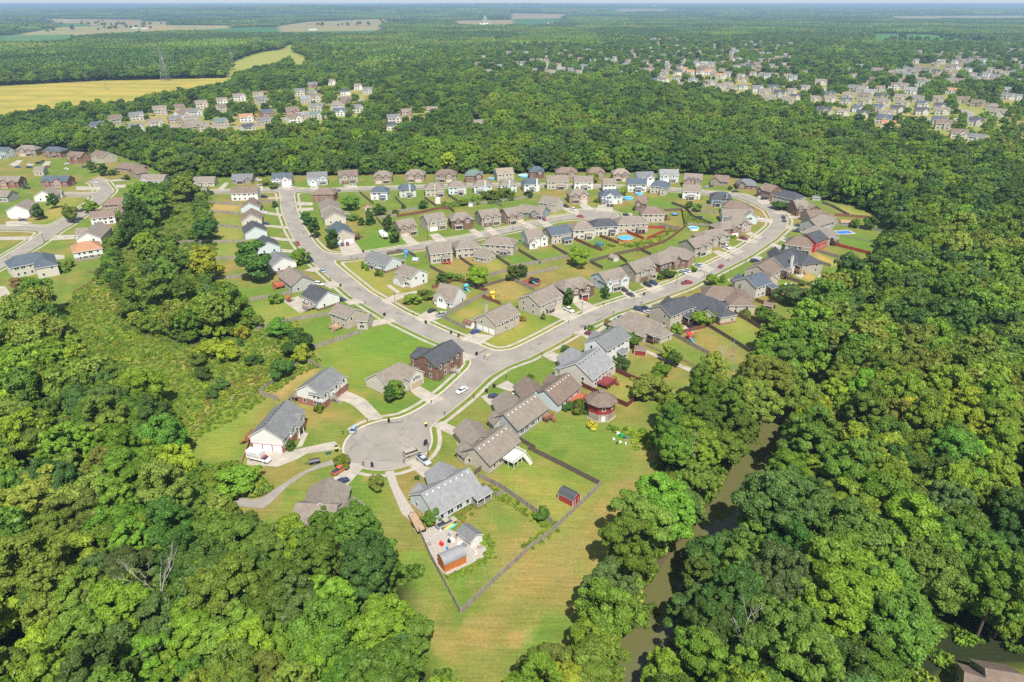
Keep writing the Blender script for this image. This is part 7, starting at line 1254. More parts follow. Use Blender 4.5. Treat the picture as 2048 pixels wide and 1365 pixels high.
CARS = [('sedan', 'N2', 1245, 836, -1, .6, 'white', 'white car driving on the street before the brown brick house'), ('sedan', 'N2', 266, 1192, .55, -1, 'paleblue', 'pale silver car on the upper left rim of the turning circle'), ('van', 'N5', 795, 362, 1, -.36, 'beige', 'two-tone old van on the right rim of the turning circle'),
 ('pickup', 'N5', 898, 430, 1, .75, 'silver', 'silver pickup on the drive of the pale blue ranch house'), ('pickup', 'N5', 140, 515, 1, -.62, 'orange', 'bright orange pickup on the drive below the turning circle'), ('sedan', 'N5', 150, 625, 1, -.5, 'navy', 'dark car half under the roof behind the orange pickup'), ('pickup', 'N5', 1108, 1003, 1, -.5, 'beige', 'worn beige pickup standing in the gravel yard'),
 ('sedan', 'N2', 975, 108, 1, -.4, 'black', 'black car by the steep roofed white house garage'), ('pickup', 'N2', 1065, 145, 1, -.3, 'silver', 'silver and black pickup on the drive beside the fence'), ('sedan', 'N2', 1370, 300, 1, -.35, 'blue', 'bright blue car on the corner house drive'), ('sedan', 'N2', 1545, 892, 1, .1, 'navy', 'dark blue car on the drive of the grey ranch house'), ('suv', 'N3', 632, 872, 1, .2, 'white', 'white vehicle in front of the pale blue ranch garage'),
 ('pickup', 'B', 838, 612, .5, 1, 'red', 'red pickup on the left diagonal street'), ('suv', 'B', 930, 726, .5, 1, 'navy', 'dark blue pickup-sized car at the middle street junction'), ('sedan', 'B', 1008, 800, .75, .8, 'paleblue', 'pale blue car below the middle street junction'), ('suv', 'B', 612, 292, 1, .05, 'black', 'black car right of the brown roofed white house'), ('sedan', 'B', 603, 396, 1, .1, 'white', 'white car beside the small conifer'), ('sedan', 'B', 622, 476, 1, .1, 'navy', 'dark car beside the pinkish roofed cream house'),
 ('suv', 'B', 1106, 249, 1, .05, 'black', 'black car on the top street'), ('sedan', 'B', 1141, 617, .15, 1, 'dark', 'left of two dark cars before the beige double garage'), ('sedan', 'B', 1178, 613, .2, 1, 'darkred', 'right of two dark cars before the beige double garage'), ('sedan', 'B', 1133, 996, 1, .05, 'navy', 'dark blue car behind the white gabled house'), ('suv', 'B', 985, 890, 1, .2, 'white', 'white car just above the charcoal roof'), ('pickup', 'B', 795, 221, .1, 1, 'white', 'white pickup at the blue roofed house'), ('suv', 'B', 572, 178, 1, .1, 'white', 'white car beside the grey roofed house'),
 ('sedan', 'B', 1160, 221, .1, 1, 'silver', 'left of two pale cars before the taupe house'), ('sedan', 'B', 1217, 220, .1, 1, 'white', 'right of two pale cars before the taupe house'), ('sedan', 'C', 340, 662, 1, -.05, 'dark', 'dark grey car on the middle street'), ('sedan', 'C', 1325, 447, 1, .8, 'red', 'red car on a drive by the middle street'), ('sedan', 'C', 1573, 426, 1, .1, 'red', 'red car on the rim of the upper turning circle'), ('pickup', 'C', 1470, 356, 1, .35, 'black', 'black pickup by the upper turning circle'),
 ('suv', 'C', 1528, 380, 1, .35, 'white', 'white car by the upper turning circle'), ('suv', 'C', 1590, 986, 1, .45, 'red', 'red car before the brick entrance'), ('pickup', 'C', 1493, 1067, 1, .5, 'white', 'white pickup on the wide concrete drive'), ('sedan', 'D', 567, 350, .2, 1, 'dark', 'left of two cars before the blue roofed house'), ('sedan', 'D', 592, 352, .2, 1, 'black', 'right of two cars before the blue roofed house'), ('suv', 'D', 672, 929, 1, .4, 'black', 'upper dark car on the pale blue house drive'), ('sedan', 'D', 720, 962, 1, .5, 'dark', 'lower dark car on the pale blue house drive'),
 ('suv', 'D', 835, 895, 1, .45, 'black', 'black car left of its pair before the taupe house'), ('suv', 'D', 875, 882, 1, .45, 'navy', 'dark blue car right of its pair before the taupe house'), ('sedan', 'D', 1080, 808, 1, .5, 'silver', 'silver car lower of two by the brick gable'), ('sedan', 'D', 1106, 798, 1, .4, 'silver', 'silver car upper of two by the brick gable'), ('sedan', 'D', 1187, 762, 1, .45, 'paleblue', 'blue silver car beside the dry lawn'), ('sedan', 'D', 1337, 767, 1, -.7, 'red', 'red car driving up the curved street'), ('pickup', 'D', 1105, 880, 1, -.15, 'red', 'red pickup on the curved street'),
 ('suv', 'D', 1490, 577, 1, .2, 'darkred', 'dark red car on a drive by the curved street'), ('pickup', 'D', 1373, 638, 1, .45, 'white', 'white pickup beside the sand coloured lawn'), ('sedan', 'D', 1596, 441, 1, .1, 'white', 'white car by the pale blue gabled house'), ('sedan', 'D', 1240, 222, 1, -.3, 'silver', 'left of two cars by the pinkish bungalow'), ('sedan', 'D', 1270, 219, 1, -.3, 'dark', 'right of two cars by the pinkish bungalow'), ('sedan', 'D', 1435, 256, 1, 0, 'black', 'black car before the grey bungalow'), ('suv', 'D', 1606, 300, 1, -.05, 'white', 'white car near the street bend'), ('suv', 'D', 1632, 305, 1, -.05, 'black', 'black car near the street bend'),
 ('suv', 'D', 775, 1063, 1, .25, 'navy', 'large dark car before the charcoal gabled house'), ('sedan', 'D', 822, 1056, 1, .25, 'black', 'black car behind the large dark one'), ('sedan', 'D', 842, 1084, 1, .3, 'silver', 'silver car partly behind the charcoal roof'), ('sedan', 'D', 632, 1140, 1, .15, 'paleblue', 'pale silver car beside the tan hipped roof'), ('sedan', 'D', 665, 1121, 1, .1, 'navy', 'dark car beside the tan hipped roof'), ('sedan', 'D', 443, 1231, 1, .3, 'darkred', 'red car just left of the tall white house'), ('sedan', 'D', 690, 416, 1, .1, 'black', 'black car between the reddish roof and the beige house'),
 ('suv', 'D', 1567, 731, 1, -.1, 'navy', 'dark car before the brown roof by the curve'), ('pickup', 'E', 570, 432, .35, 1, 'navy', 'dark pickup parked on the bend of the street'), ('suv', 'E', 675, 491, 1, .1, 'dark', 'dark car before the brown roofed house'), ('sedan', 'E', 662, 527, 1, .1, 'navy', 'dark blue car before the reddish gable'), ('sedan', 'E', 602, 584, 1, .2, 'silver', 'silver car by the brown hipped roof'), ('sedan', 'E', 240, 864, 1, .1, 'darkred', 'dark red car by the slate roofed house'),
 ('sedan', 'A', 122, 293, 1, 0, 'blue', 'blue car at the top of the left estate'), ('suv', 'A', 208, 280, 1, 0, 'white', 'white car at the top of the left estate'), ('sedan', 'A', 200, 295, 1, 0, 'black', 'black car below the white one in the left estate'), ('suv', 'A', 265, 266, 1, -.2, 'black', 'black car before the charcoal hipped house'), ('sedan', 'A', 293, 254, 1, -.3, 'teal', 'teal car before the charcoal hipped house'), ('sedan', 'A', 328, 290, 1, .1, 'red', 'red car on the left estate street'), ('sedan', 'A', 455, 306, 1, .2, 'white', 'lower white car before the brick gable'), ('sedan', 'A', 460, 271, 1, -.2, 'white', 'upper white car before the brick gable'),
 ('suv', 'A', 582, 292, 1, -.1, 'dark', 'dark car beside the egg-shaped trees'), ('sedan', 'A', 653, 397, 1, .35, 'white', 'white car driving in the left estate'), ('suv', 'A', 852, 374, 1, 0, 'dark', 'dark car before the brown bungalow'), ('suv', 'A', 560, 590, 1, -.4, 'dark', 'dark car behind the round tree in the left estate'), ('suv', 'A', 185, 437, 1, 0, 'black', 'black car left of the grey roofed brick house'), ('sedan', 'A', 156, 654, 1, -.1, 'dark', 'dark car before the white double garage')]
for k in CARS: car(*k[:6], k[6], k[7])
# box truck with lettering
p = rg('N1', 560, 915); q = rg('N1', 690, 945); a = math.atan2(q.y - p.y, q.x - p.x); a = math.atan2(gp(550, 925).y - gp(505, 914).y, gp(550, 925).x - gp(505, 914).x)
cp = gp(522, 922); t = thing('box_truck', 'white box truck with dark lettering parked below the triple garage', 'truck', (cp.x, cp.y, .06), a)
b = MB(); b.box(-4.0, .9, -1.15, 1.15, .85, 3.2, 0); b.box(-4.05, .95, -1.18, 1.18, 3.201, 3.26, 1); b.box(.9, .96, -1.18, 1.18, .85, 3.26, 1); b.build('cargo_box', [paint('white'), mat('box_roof', (.6, .64, .66), var=.03)], t)
b = MB(); b.box(-4.0, 3.0, -.5, .5, .45, .84); b.box(-3.6, -.2, -1.0, 1.0, .55, .75); b.build('chassis', [mat('chassis_brown', (.08, .04, .03))], t)
b = MB(); loft(b, [(1.0, .98, .9, .45, 1.35), (1.9, .98, .9, .45, 1.35), (2.9, .95, .8, .45, 1.15), (3.15, .85, .7, .5, 1.0)]); b.box(1.02, 1.75, -.85, .85, 1.86, 2.0, 1, taper=.08); b.box(1.02, 1.1, -.86, .86, 1.3, 1.9, 0); b.build('cab', [paint('white'), mat('cab_roof_red', (.35, .08, .06))], t)
b = MB(); loft(b, [(1.05, .9, .84, 1.3, 1.85), (1.7, .9, .82, 1.3, 1.87), (2.35, .88, .8, 1.2, 1.32)]); b.build('window', [GLASS], t)
w_ = [m for m in vmesh('pickup') if m[0] == 'wheel'][0][1]
for x, y in ((-2.6, -.98), (-2.6, .98), (2.2, -.9), (2.2, .9)): link('wheel', w_, t, (x, y, .4))
for y in (-.65, .65): link('headlight', [m for m in vmesh('pickup') if m[0] == 'headlight'][0][1], t, (3.12, y, .85))
INK = mat('lettering_green_black', (.03, .07, .06))
def text(s, size, loc, rot, par, m, name='lettering', sx=1):
    cu = bpy.data.curves.new(name, 'FONT'); cu.body = s; cu.size = size; cu.extrude = .006; cu.align_x = 'CENTER'; tmp = bpy.data.objects.new('tmp', cu); COL.objects.link(tmp)
    bpy.context.view_layer.update(); me = bpy.data.meshes.new_from_object(tmp.evaluated_get(bpy.context.evaluated_depsgraph_get())); bpy.data.objects.remove(tmp); me.materials.clear(); me.materials.append(m)
    o = link(name, me, par, loc); o.rotation_euler = rot; o.scale = (sx, 1, 1); return o
text('Rent-To-Own', .98, (-1.6, -1.165, 1.55), (pi / 2, 0, 0), t, INK, sx=.74); text('Low Payments', .36, (-1.6, -1.165, 2.6), (pi / 2, 0, 0), t, INK, sx=1.1)
# camper trailer
p = rg('B', 1425, 565); q = rg('B', 1465, 600); a = math.atan2(q.y - p.y, q.x - p.x); t = thing('camper_trailer', 'white camper trailer with slide-outs on the lawn beside two oval trees', 'camper', (p.x, p.y, 0), a)
b = MB(); loft(b, [(-5.0, 1.2, 1.1, .8, 3.2), (2.6, 1.25, 1.15, .8, 3.3), (2.7, 1.25, 1.15, 1.6, 3.5), (4.6, 1.1, 1.0, 1.7, 3.5), (5.0, .9, .85, 1.9, 3.0)]); b.build('body', paint('white'), t); b = MB(); b.box(-3.6, -1.2, -1.85, -1.2, 1.0, 2.9); b.build('slide_out', paint('white'), t); b = MB(); b.box(.2, 1.9, -1.7, -1.2, 1.0, 2.9); b.build('slide_out', paint('white'), t)
for x in (-3.4, -1.4, .6): b = MB(); b.box(x, x + .9, -1.9 if x != .6 else -1.74, -1.84 if x != .6 else -1.68, 1.7, 2.4) if x > -4 else 0; b.build('window', GLASS, t)
for x in (-1.6, -.6):
    for y in (-1.1, 1.1): link('wheel', w_, t, (x, y, .4))
b = MB(); b.box(-.5, .5, -.4, .4, 3.28, 3.5, taper=.1); b.build('roof_unit', BLACK, t)
# flatbed trailers
for reg, x, y, dx, dy, L, Wd, lb, mm in (('N5', 838, 1000, .55, 1, 7.4, 2.2, 'long flatbed trailer with wooden deck at the end of the gravel drive', WOODT), ('N1', 953, 945, 1, -.2, 3.0, 1.7, 'small utility trailer on the lawn beside the narrow lane', METAL), ('E', 575, 455, .3, 1, 3.2, 1.8, 'small grey trailer behind the dark pickup on the bend', METAL)):
    p = rg(reg, x, y); X0, Y0 = rp(reg, x, y); q = gp(X0 + dx * 10, Y0 + dy * 10); t = thing('flatbed_trailer', lb, 'trailer', (p.x, p.y, .05), math.atan2(q.y - p.y, q.x - p.x))
    b = MB(); b.box(-L / 2, L / 2, -Wd / 2, Wd / 2, .62, .7); b.build('deck', mm, t)
    b = MB(); 
    for y_ in (-Wd / 2 - .05, Wd / 2): b.box(-L / 2, L / 2, y_, y_ + .05, .5, 1.05)
    b.box(L / 2, L / 2 + .05, -Wd / 2, Wd / 2, .5, 1.05); b.bar((-L / 2, -.6, .6), (-L / 2 - 1.3, 0, .55), .05); b.bar((-L / 2, .6, .6), (-L / 2 - 1.3, 0, .55), .05); b.build('frame', BLACK, t)
    for x_ in ((-.5, .5) if L > 5 else (0,)):
        for y_ in (-Wd / 2 - .2, Wd / 2 + .2): link('wheel', w_, t, (x_, y_, .4))
# ---------------------------------------------------------------- sheds
def shed(reg, x, y, dx, dy, L, Wd, ev, Hr, wall, roof, lb, style='gable', trim=TRIM, name='shed'):
    p = rg(reg, x, y); X0, Y0 = rp(reg, x, y); q = gp(X0 + dx * 10, Y0 + dy * 10); t = thing(name, lb, 'shed', (p.x, p.y, 0), math.atan2(q.y - p.y, q.x - p.x))
    wb = MB(); rb = MB()
    if style == 'gable': gable_block(wb, rb, Vector((-L / 2, 0)), Vector((L / 2, 0)), Wd, Hr, ev, 'g', -.3)
    else:
        n = 9 if style == 'barrel' else 4; prof = [(-Wd / 2 - .12 + (Wd + .24) * (1 - cos(pi * k / n)) / 2, ev + (Hr - ev) * sin(pi * k / n)) for k in range(n + 1)] if style == 'barrel' else [(-Wd / 2 - .15, ev - .1), (-Wd * .32, ev + (Hr - ev) * .68), (0, Hr), (Wd * .32, ev + (Hr - ev) * .68), (Wd / 2 + .15, ev - .1)]
        wb.box(-L / 2, L / 2, -Wd / 2, Wd / 2, 0, ev)
        for s in (-1, 1): vs = [(s * L / 2, y_ * .96, z_ - .05) for y_, z_ in prof]; vs[0] = (s * L / 2, -Wd / 2, ev - .02); vs[-1] = (s * L / 2, Wd / 2, ev - .02); wb.add(vs, [tuple(range(len(vs)))[::-s]])
        T = [(s * (L / 2 + .12), y_, z_) for s in (-1, 1) for y_, z_ in prof]; D = [(a_[0], a_[1], a_[2] - .1) for a_ in T]; m_ = len(prof)
        rb.add(T, [(k, m_ + k, m_ + k + 1, k + 1) for k in range(m_ - 1)], 0); rb.add(T + D, [(k, k + 1, 2 * m_ + k + 1, 2 * m_ + k) for k in range(m_ - 1)] + [(m_ + k + 1, m_ + k, 3 * m_ + k, 3 * m_ + k + 1) for k in range(m_ - 1)] + [(0, 2 * m_, 3 * m_, m_), (m_ - 1, 2 * m_ - 1, 4 * m_ - 1, 3 * m_ - 1)], 1)
    wb.build('wall', [wall, wall], t); rb.build('roof', [roof, trim], t)
    d = MB(); d.box(-.6, .6, -.05, .02, 0, min(1.9, ev - .15)); d.box(-.7, -.6, -.06, .03, 0, min(2, ev - .1), 1); d.box(.6, .7, -.06, .03, 0, min(2, ev - .1), 1)
    o = d.build('door', [wall, trim], t, loc=(L / 2 + .01, 0, .03)); o.rotation_euler = (0, 0, pi / 2)
    if style != 'barrel':
        for sx_ in (-1, 1):
            for sy_ in (-1, 1): c_ = MB(); c_.box(-.07, .07, -.07, .07, 0, ev - .05); c_.build('corner_board', trim, t, loc=(sx_ * L / 2, sy_ * Wd / 2, 0))
    return t
REDP = mat('red_shed_paint', (.3, .045, .035), var=.15); ORNG = mat('orange_stain', (.44, .145, .03), var=.12, scale=2, streak=(1, 1, .2)); WP = paint('white')
shed('N6', 1153, 345, 1, .52, 4.9, 3.3, 2.3, 3.5, REDP, roofm('dark'), 'bright red shed with charcoal roof inside the fenced lawn', 'gambrel')
shed('N6', 478, 615, 1, .75, 4.8, 3.6, 2.5, 3.5, wallm('white'), roofm('gray'), 'white shed with grey roof in the gravel yard'); shed('N6', 357, 775, 1, -.45, 5.9, 3.4, 2.3, 3.9, ORNG, mat('barn_roof_metal', (.23, .235, .25), rough=.6), 'orange stained shed with rounded grey roof in the gravel yard', 'barrel', trim=mat('orange_trim', (.4, .1, .01)))
shed('N3', 1730, 490, -1, -.1, 4.4, 3.2, 2.2, 3.2, mat('barn_red', (.22, .03, .03)), roofm('brown'), 'small dark red shed behind the tall white house', 'gambrel')
shed('C', 600, 330, -.1, 1, 4, 3.4, 2.2, 3.6, wallm('white'), WP, 'white shed with rounded roof in the middle gardens', 'barrel'); shed('B', 1318, 378, 0, 1, 3.6, 3.4, 2.6, 4.0, wallm('cream'), roofm('red'), 'cream shed with red roof beside the fence', name='shed'); shed('D', 605, 722, .9, .4, 3.6, 3.0, 2.4, 3.4, wallm('cream'), roofm('sand'), 'pale shed on the fenced lawn behind the brick houses')
shed('D', 508, 628, 1, .35, 4.4, 2.6, 1.5, 2.9, mat('green_tarp', (.05, .18, .15)), mat('green_tarp', (.05, .18, .15)), 'green rounded shelter on the lawn left of the pool', 'barrel'); shed('C', 812, 1172, 1, .35, 4.6, 2.6, 1.3, 2.8, WP, mat('brown_metal', (.19, .1, .07)), 'brown barrel roofed shed beside the corner house', 'barrel')
shed('E', 990, 478, 1, .05, 6.0, 3.2, 2.3, 3.1, wallm('beige'), roofm('orange'), 'long tan shed near the swimming pool'); shed('E', 465, 1048, 1, .2, 3.6, 2.8, 2.2, 3.0, mat('shed_brown', (.2, .09, .06)), roofm('brown'), 'brown shed in the garden under the trees'); shed('C', 822, 350, .3, 1, 3, 2.6, 2.2, 3.0, wallm('white'), roofm('gray'), 'tiny white shed at the fence corner'); shed('B', 1645, 728, 1, .1, 2.4, 2.2, 1.5, 2.2, mat('playhouse_orange', (.6, .3, .15)), mat('playhouse_blue', (.3, .45, .6)), 'orange and blue playhouse on the lawn', name='playhouse')
shed('E', 790, 308, 1, .05, 5, 3.4, 2.3, 3.0, wallm('gray'), roofm('gray'), 'grey shed in the upper corner garden'); shed('N1', 338, 1198, 1, .3, 1.6, 1.2, .9, 1.3, METAL, METAL, 'left of two small utility boxes at the end of the lane', name='utility_box'); shed('N1', 425, 1158, 1, .3, 1.6, 1.2, .9, 1.3, METAL, METAL, 'right of two small utility boxes at the end of the lane', name='utility_box')
# octagonal barn
c0 = rg('N3', 1368, 1045); t = thing('octagonal_barn', 'octagonal red barn with stone-coloured lower storey and brown tent roof', 'barn', (c0.x, c0.y, 0), R(22.5 + 5))
b = MB(); b.cyl((0, 0), 4.6, -.3, 2.6, 8, 0); b.build('lower_wall', mat('pallet_boards', (.3, .25, .21), var=.35, scale=1.6, streak=(.6, .6, 3)), t); b = MB(); b.cyl((0, 0), 4.55, 2.602, 6.1, 8, 0); b.build('upper_wall', mat('barn_red_boards', (.25, .03, .025), var=.2, scale=1.5), t)
b = MB(); b.cyl((0, 0), 5.4, 5.7, 5.87, 8, 1); b.cyl((0, 0), 5.4, 5.871, 8.6, 8, 0, r2=.9); b.build('roof', [roofm('brown'), mat('slate_trim', (.1, .13, .14))], t); b = MB(); b.cyl((0, 0), 1.0, 8.5, 8.9, 8, 0); b.cyl((0, 0), 1.25, 8.9, 9.6, 8, 1, r2=.05); b.build('cupola', [mat('cupola_grey', (.3, .29, .27)), roofm('brown')], t)
b = MB(); b.cyl((0, 0), 5.0, -.3, .18, 8, 0); b.build('plinth', CONC, t)
for k in (5, 6, 7): an = R(22.5 + 45 * k); put_window(t, cos(an) * 4.24, sin(an) * 4.24, 4.4, an + pi / 2, .9, 1.0)
an = R(22.5 + 45 * 5); dd = MB(); dd.box(-.6, .6, -.06, .03, 0, 1.7); o = dd.build('door', TRIM, t, loc=(cos(an) * 4.28, sin(an) * 4.28, .2)); o.rotation_euler = (0, 0, an + pi / 2)
# ---------------------------------------------------------------- pools and trampolines
POOLW = mat('pool_water', (.05, .36, .62), rough=.12, var=.08, spec=.6)
def ring(name, reg, x, y, r, h, wall, top, lb, cat, rim=None):
    p = rg(reg, x, y); t = thing(name, lb, cat, (p.x, p.y, 0)); b = MB(); n = 24; b.cyl((0, 0), r, 0, h, n, 0, cap_mi=0); vs = []
    b.build('pool_wall' if 'pool' in name else 'frame', wall, t); b = MB(); b.cyl((0, 0), r - .22, h, h + .03, n, 0); b.build('water' if 'pool' in name else 'mat', top, t)
    b = MB()
    for k in range(n): a0, a1 = 2 * pi * k / n, 2 * pi * (k + 1) / n; b.bar((cos(a0) * r, sin(a0) * r, h + .06), (cos(a1) * r, sin(a1) * r, h + .06), .11)
    b.build('rim', rim or TRIM, t)
ring('swimming_pool', 'D', 686, 580, 4.4, 1.2, mat('pool_wall_rust', (.4, .14, .05)), POOLW, 'large round blue pool beside the red fenced garden', 'pool', rim=mat('rim_pale', (.5, .5, .42))); ring('swimming_pool', 'D', 702, 303, 3.6, 1.1, POOLW, POOLW, 'round blue pool between reddish roof and blue roofed house', 'pool'); ring('swimming_pool', 'D', 778, 272, 2.8, .9, POOLW, POOLW, 'round blue pool beside the white house patio', 'pool')
ring('swimming_pool', 'D', 1150, 510, 3.0, 1.1, paint('white'), POOLW, 'round pool with white rim on the dry lawn', 'pool'); ring('swimming_pool', 'E', 615, 902, 2.6, .9, paint('white'), mat('pool_cover', (.5, .6, .68)), 'round pool with pale cover near the wood', 'pool'); ring('swimming_pool', 'C', 965, 168, 2.4, .9, POOLW, POOLW, 'small blue pool behind the sandy roofed house', 'pool'); ring('swimming_pool', 'C', 1188, 148, 4.5, 1.0, POOLW, mat('pool_pale', (.25, .5, .6)), 'pale pool left of the slate hipped house', 'pool')
BL = mat('trampoline_mat', (.015, .015, .02)); BR_ = mat('trampoline_blue', (.02, .12, .35))
ring('trampoline', 'D', 1022, 412, 1.9, .8, BLACK, mat('mat_blue', (.12, .35, .55)), 'blue trampoline on the lawn right of the reddish roof', 'trampoline', rim=BR_); ring('trampoline', 'D', 1190, 432, 1.9, .8, BLACK, BL, 'dark trampoline below the dark fence', 'trampoline', rim=BR_); ring('trampoline', 'N4', 1065, 475, 2.1, .8, BLACK, BL, 'black trampoline on the patio behind the charcoal house', 'trampoline', rim=BLACK); ring('trampoline', 'C', 1268, 862, 1.9, .8, BLACK, BL, 'black trampoline on the red mulch bed', 'trampoline', rim=mat('green_dark', (.05, .1, .08)))
p = rg('E', 978, 530); q = rg('E', 1010, 525); t = thing('swimming_pool', 'rectangular blue pool in a pale terrace near the wood', 'pool', (p.x, p.y, 0), .2); b = MB(); b.box(-6, 6, -4, 4, .0, .1); b.build('terrace', CONC, t); b = MB(); b.box(-4.6, 4.6, -2.3, 2.3, .1, .13); b.build('water', mat('pool_deep', (.01, .16, .6), rough=.1), t)
# playsets
def playset(reg, x, y, rz, wood, roof, slide, lb):
    p = rg(reg, x, y); t = thing('playset', lb, 'playset', (p.x, p.y, 0), rz); b = MB()
    for sx_ in (-.8, .8):
        for sy_ in (-.8, .8): b.box(sx_ - .06, sx_ + .06, sy_ - .06, sy_ + .06, 0, 2.6)
    b.box(-.85, .85, -.85, .85, 1.3, 1.4); b.bar((.8, 0, 2.3), (4, 0, 2.3), .07); b.bar((4, 0, 2.3), (4.3, -.9, 0), .06); b.bar((4, 0, 2.3), (4.3, .9, 0), .06); b.build('frame', wood, t)
    b = MB(); b.add([(-1, -1, 2.5), (1, -1, 2.5), (1, 1, 2.5), (-1, 1, 2.5), (-1, 0, 3.3), (1, 0, 3.3)], [(0, 1, 5, 4), (2, 3, 4, 5), (0, 4, 3), (1, 2, 5)]); b.build('roof', roof, t)
    b = MB(); b.add([(-.35, -.85, 1.35), (.35, -.85, 1.35), (.35, -3.2, .2), (-.35, -3.2, .2), (-.35, -.85, 1.25), (.35, -.85, 1.25), (.35, -3.2, .1), (-.35, -3.2, .1)], [(3, 2, 1, 0), (4, 5, 6, 7), (0, 4, 7, 3), (1, 2, 6, 5), (2, 3, 7, 6)]); b.build('slide', slide, t)
    for x_ in (1.7, 2.9): b = MB(); b.bar((x_ - .2, 0, 2.3), (x_ - .2, 0, .6), .02); b.bar((x_ + .2, 0, 2.3), (x_ + .2, 0, .6), .02); b.box(x_ - .25, x_ + .25, -.12, .12, .55, .62); b.build('swing', BLACK, t)
YEL = mat('plastic_yellow', (.75, .42, .03)); GRN = mat('plastic_green', (.02, .3, .1)); BLU = mat('plastic_blue', (.05, .25, .5)); PRP = mat('plastic_teal', (.05, .4, .4)); REDPL = mat('plastic_red', (.5, .03, .03))
playset('C', 970, 975, .3, mat('plastic_yellow', (.75, .42, .03)), YEL, YEL, 'yellow playset with slide on the dry lawn'); playset('B', 780, 1005, 2.6, WOODR, WOODR, GRN, 'brown playset with green slide beside the patio'); playset('C', 790, 925, .6, BLU, PRP, PRP, 'blue green playset on the green fenced lawn'); playset('C', 1235, 880, 1.2, BLACK, BLACK, PRP, 'dark playset with teal slide on the mulch bed'); playset('C', 385, 690, 0, BLU, BLU, BLU, 'blue slide and swing beside the dark fence')
playset('N4', 1030, 590, .5, REDPL, REDPL, BLU, 'red and blue playset below the trampoline patio')
# ---------------------------------------------------------------- mail boxes, wheelie bins, street signs, lamps
MBX = [('N1', 1313, 660, 'at the foot of the curved drive'), ('N1', 1147, 748, 'at the left rim of the turning circle'), ('N2', 968, 945, 'below the drive of the cream house'), ('N2', 1090, 1050, 'right side below the white car'), ('N2', 1355, 893, 'right side beside the white car'), ('N2', 1650, 716, 'left of the pale blue ranch lawn'), ('N2', 1450, 540, 'on the corner lawn of the brown brick house'), ('N3', 838, 516, 'above the cream house drive'), ('N3', 1118, 335, 'above the tall white house'),
 ('N3', 1080, 208, 'below the white pickup drive'), ('N5', 720, 440, 'between turning circle and silver pickup'), ('N5', 350, 462, 'on the lower rim of the turning circle'), ('N2', 550, 140, 'by the drive of the lowest left house'), ('N2', 805, 140, 'across from the lowest left house'), ('N2', 365, 35, 'higher up the diagonal street'), ('B', 740, 500, 'by the third left drive'), ('B', 735, 420, 'by the second left drive'), ('B', 725, 330, 'by the first left drive'), ('B', 828, 342, 'by the first right drive'), ('B', 826, 372, 'by the second right drive'), ('B', 880, 538, 'left of the patio'),
 ('B', 1243, 712, 'at the middle street corner'), ('B', 1203, 708, 'left at the middle street corner'), ('B', 1062, 855, 'below the pale blue car'), ('B', 1395, 975, 'by the tan garage wing'), ('D', 537, 1025, 'below the dry lawn of the pale blue house'), ('D', 605, 1085, 'across from the dry lawn'), ('D', 793, 1020, 'above the large dark car'), ('D', 1222, 828, 'across from the silver cars'), ('D', 1505, 735, 'by the brown roof at the curve'), ('D', 1385, 722, 'by the sandy lawn'), ('D', 1400, 800, 'above the upright conifer'), ('A', 305, 795, 'in the left estate by the concrete drive'), ('A', 188, 783, 'left of the concrete drive in the left estate')]
mb_ = thing('mailbox', None, 'mailbox', (0, 0, 0), 0, 'mailboxes along the kerbs'); b = MB(); b.box(-.06, .06, -.06, .06, 0, 1.1); b.build('post', BLACK, mb_); b = MB(); b.box(-.28, .28, -.14, .14, 1.1, 1.25); b.bar((-.28, 0, 1.25), (.28, 0, 1.25), .15, n=10); b.build('box', BLACK, mb_); b = MB(); b.box(-.02, .02, .15, .17, 1.2, 1.42); b.build('flag', REDPL, mb_)
for i, (reg, x, y, wh) in enumerate(MBX):
    o = mb_ if i == 0 else copy_tree(mb_); p = rg(reg, x, y + 4); o.location = (p.x, p.y, .05); o.rotation_euler = (0, 0, rnd.uniform(0, 6.28)); o['label'] = f'black mailbox {wh}'
BIN = [('N2', 1540, 795, 'k', 'by the drive before the grey ranch roof'), ('N2', 1470, 838, 'k', 'nearest the white car'), ('N2', 918, 212, 'k', 'across the street from the big lawn'), ('N2', 1147, 305, 'k', 'left of two before the corner house'), ('N2', 1217, 332, 'k', 'right of two before the corner house'), ('N2', 582, 1110, 'k', 'at the mouth of the curved drive'), ('N5', 430, 468, 'k', 'on the lower rim of the turning circle'), ('N5', 920, 258, 'k', 'upper of two right of the turning circle'), ('N5', 912, 272, 'k', 'lower of two right of the turning circle'),
 ('N5', 105, 310, 'k', 'behind the yellow-topped one at the left rim'), ('N2', 1240 + 140, 500, 'k', 'by the brown brick house drive'), ('C', 235, 1095, 'k', 'by the tan wing drive'), ('C', 1605, 1190, 'k', 'beside the round bush on the pavement'), ('D', 812, 953, 'k', 'at the foot of the paired dark cars drive'), ('B', 1130, 895, 'k', 'by the diagonal street before the charcoal roof'), ('N4', 95, 490, 'k', 'beside the round ball bush'), ('B', 1285, 662, 'k', 'at the end of the double garage drive'), ('N2', 920, 1148, 'y', 'with yellow lid on the right rim of the turning circle'), ('N5', 108, 330, 'y', 'with yellow lid on the left rim of the turning circle')]
bn = thing('wheelie_bin', None, 'bin', (0, 0, 0), 0, 'wheelie bins along the kerbs'); b = MB(); b.box(-.26, .26, -.3, .3, .05, 1.0, taper=-.05); b.build('bin_body', BLACK, bn); b = MB(); b.box(-.33, .33, -.38, .36, 1.0, 1.08, taper=.03); LID = b.build('lid', BLACK, bn)
lidy = MB(); lidy.box(-.33, .33, -.38, .36, 1.0, 1.12, taper=.03); LY = lidy.mesh('lid', [mat('lid_yellow', (.7, .75, .1))])
for s in (-.3, .3): link('wheel', w_, bn, (s, .32, .12)).scale = (.3, .3, .3)
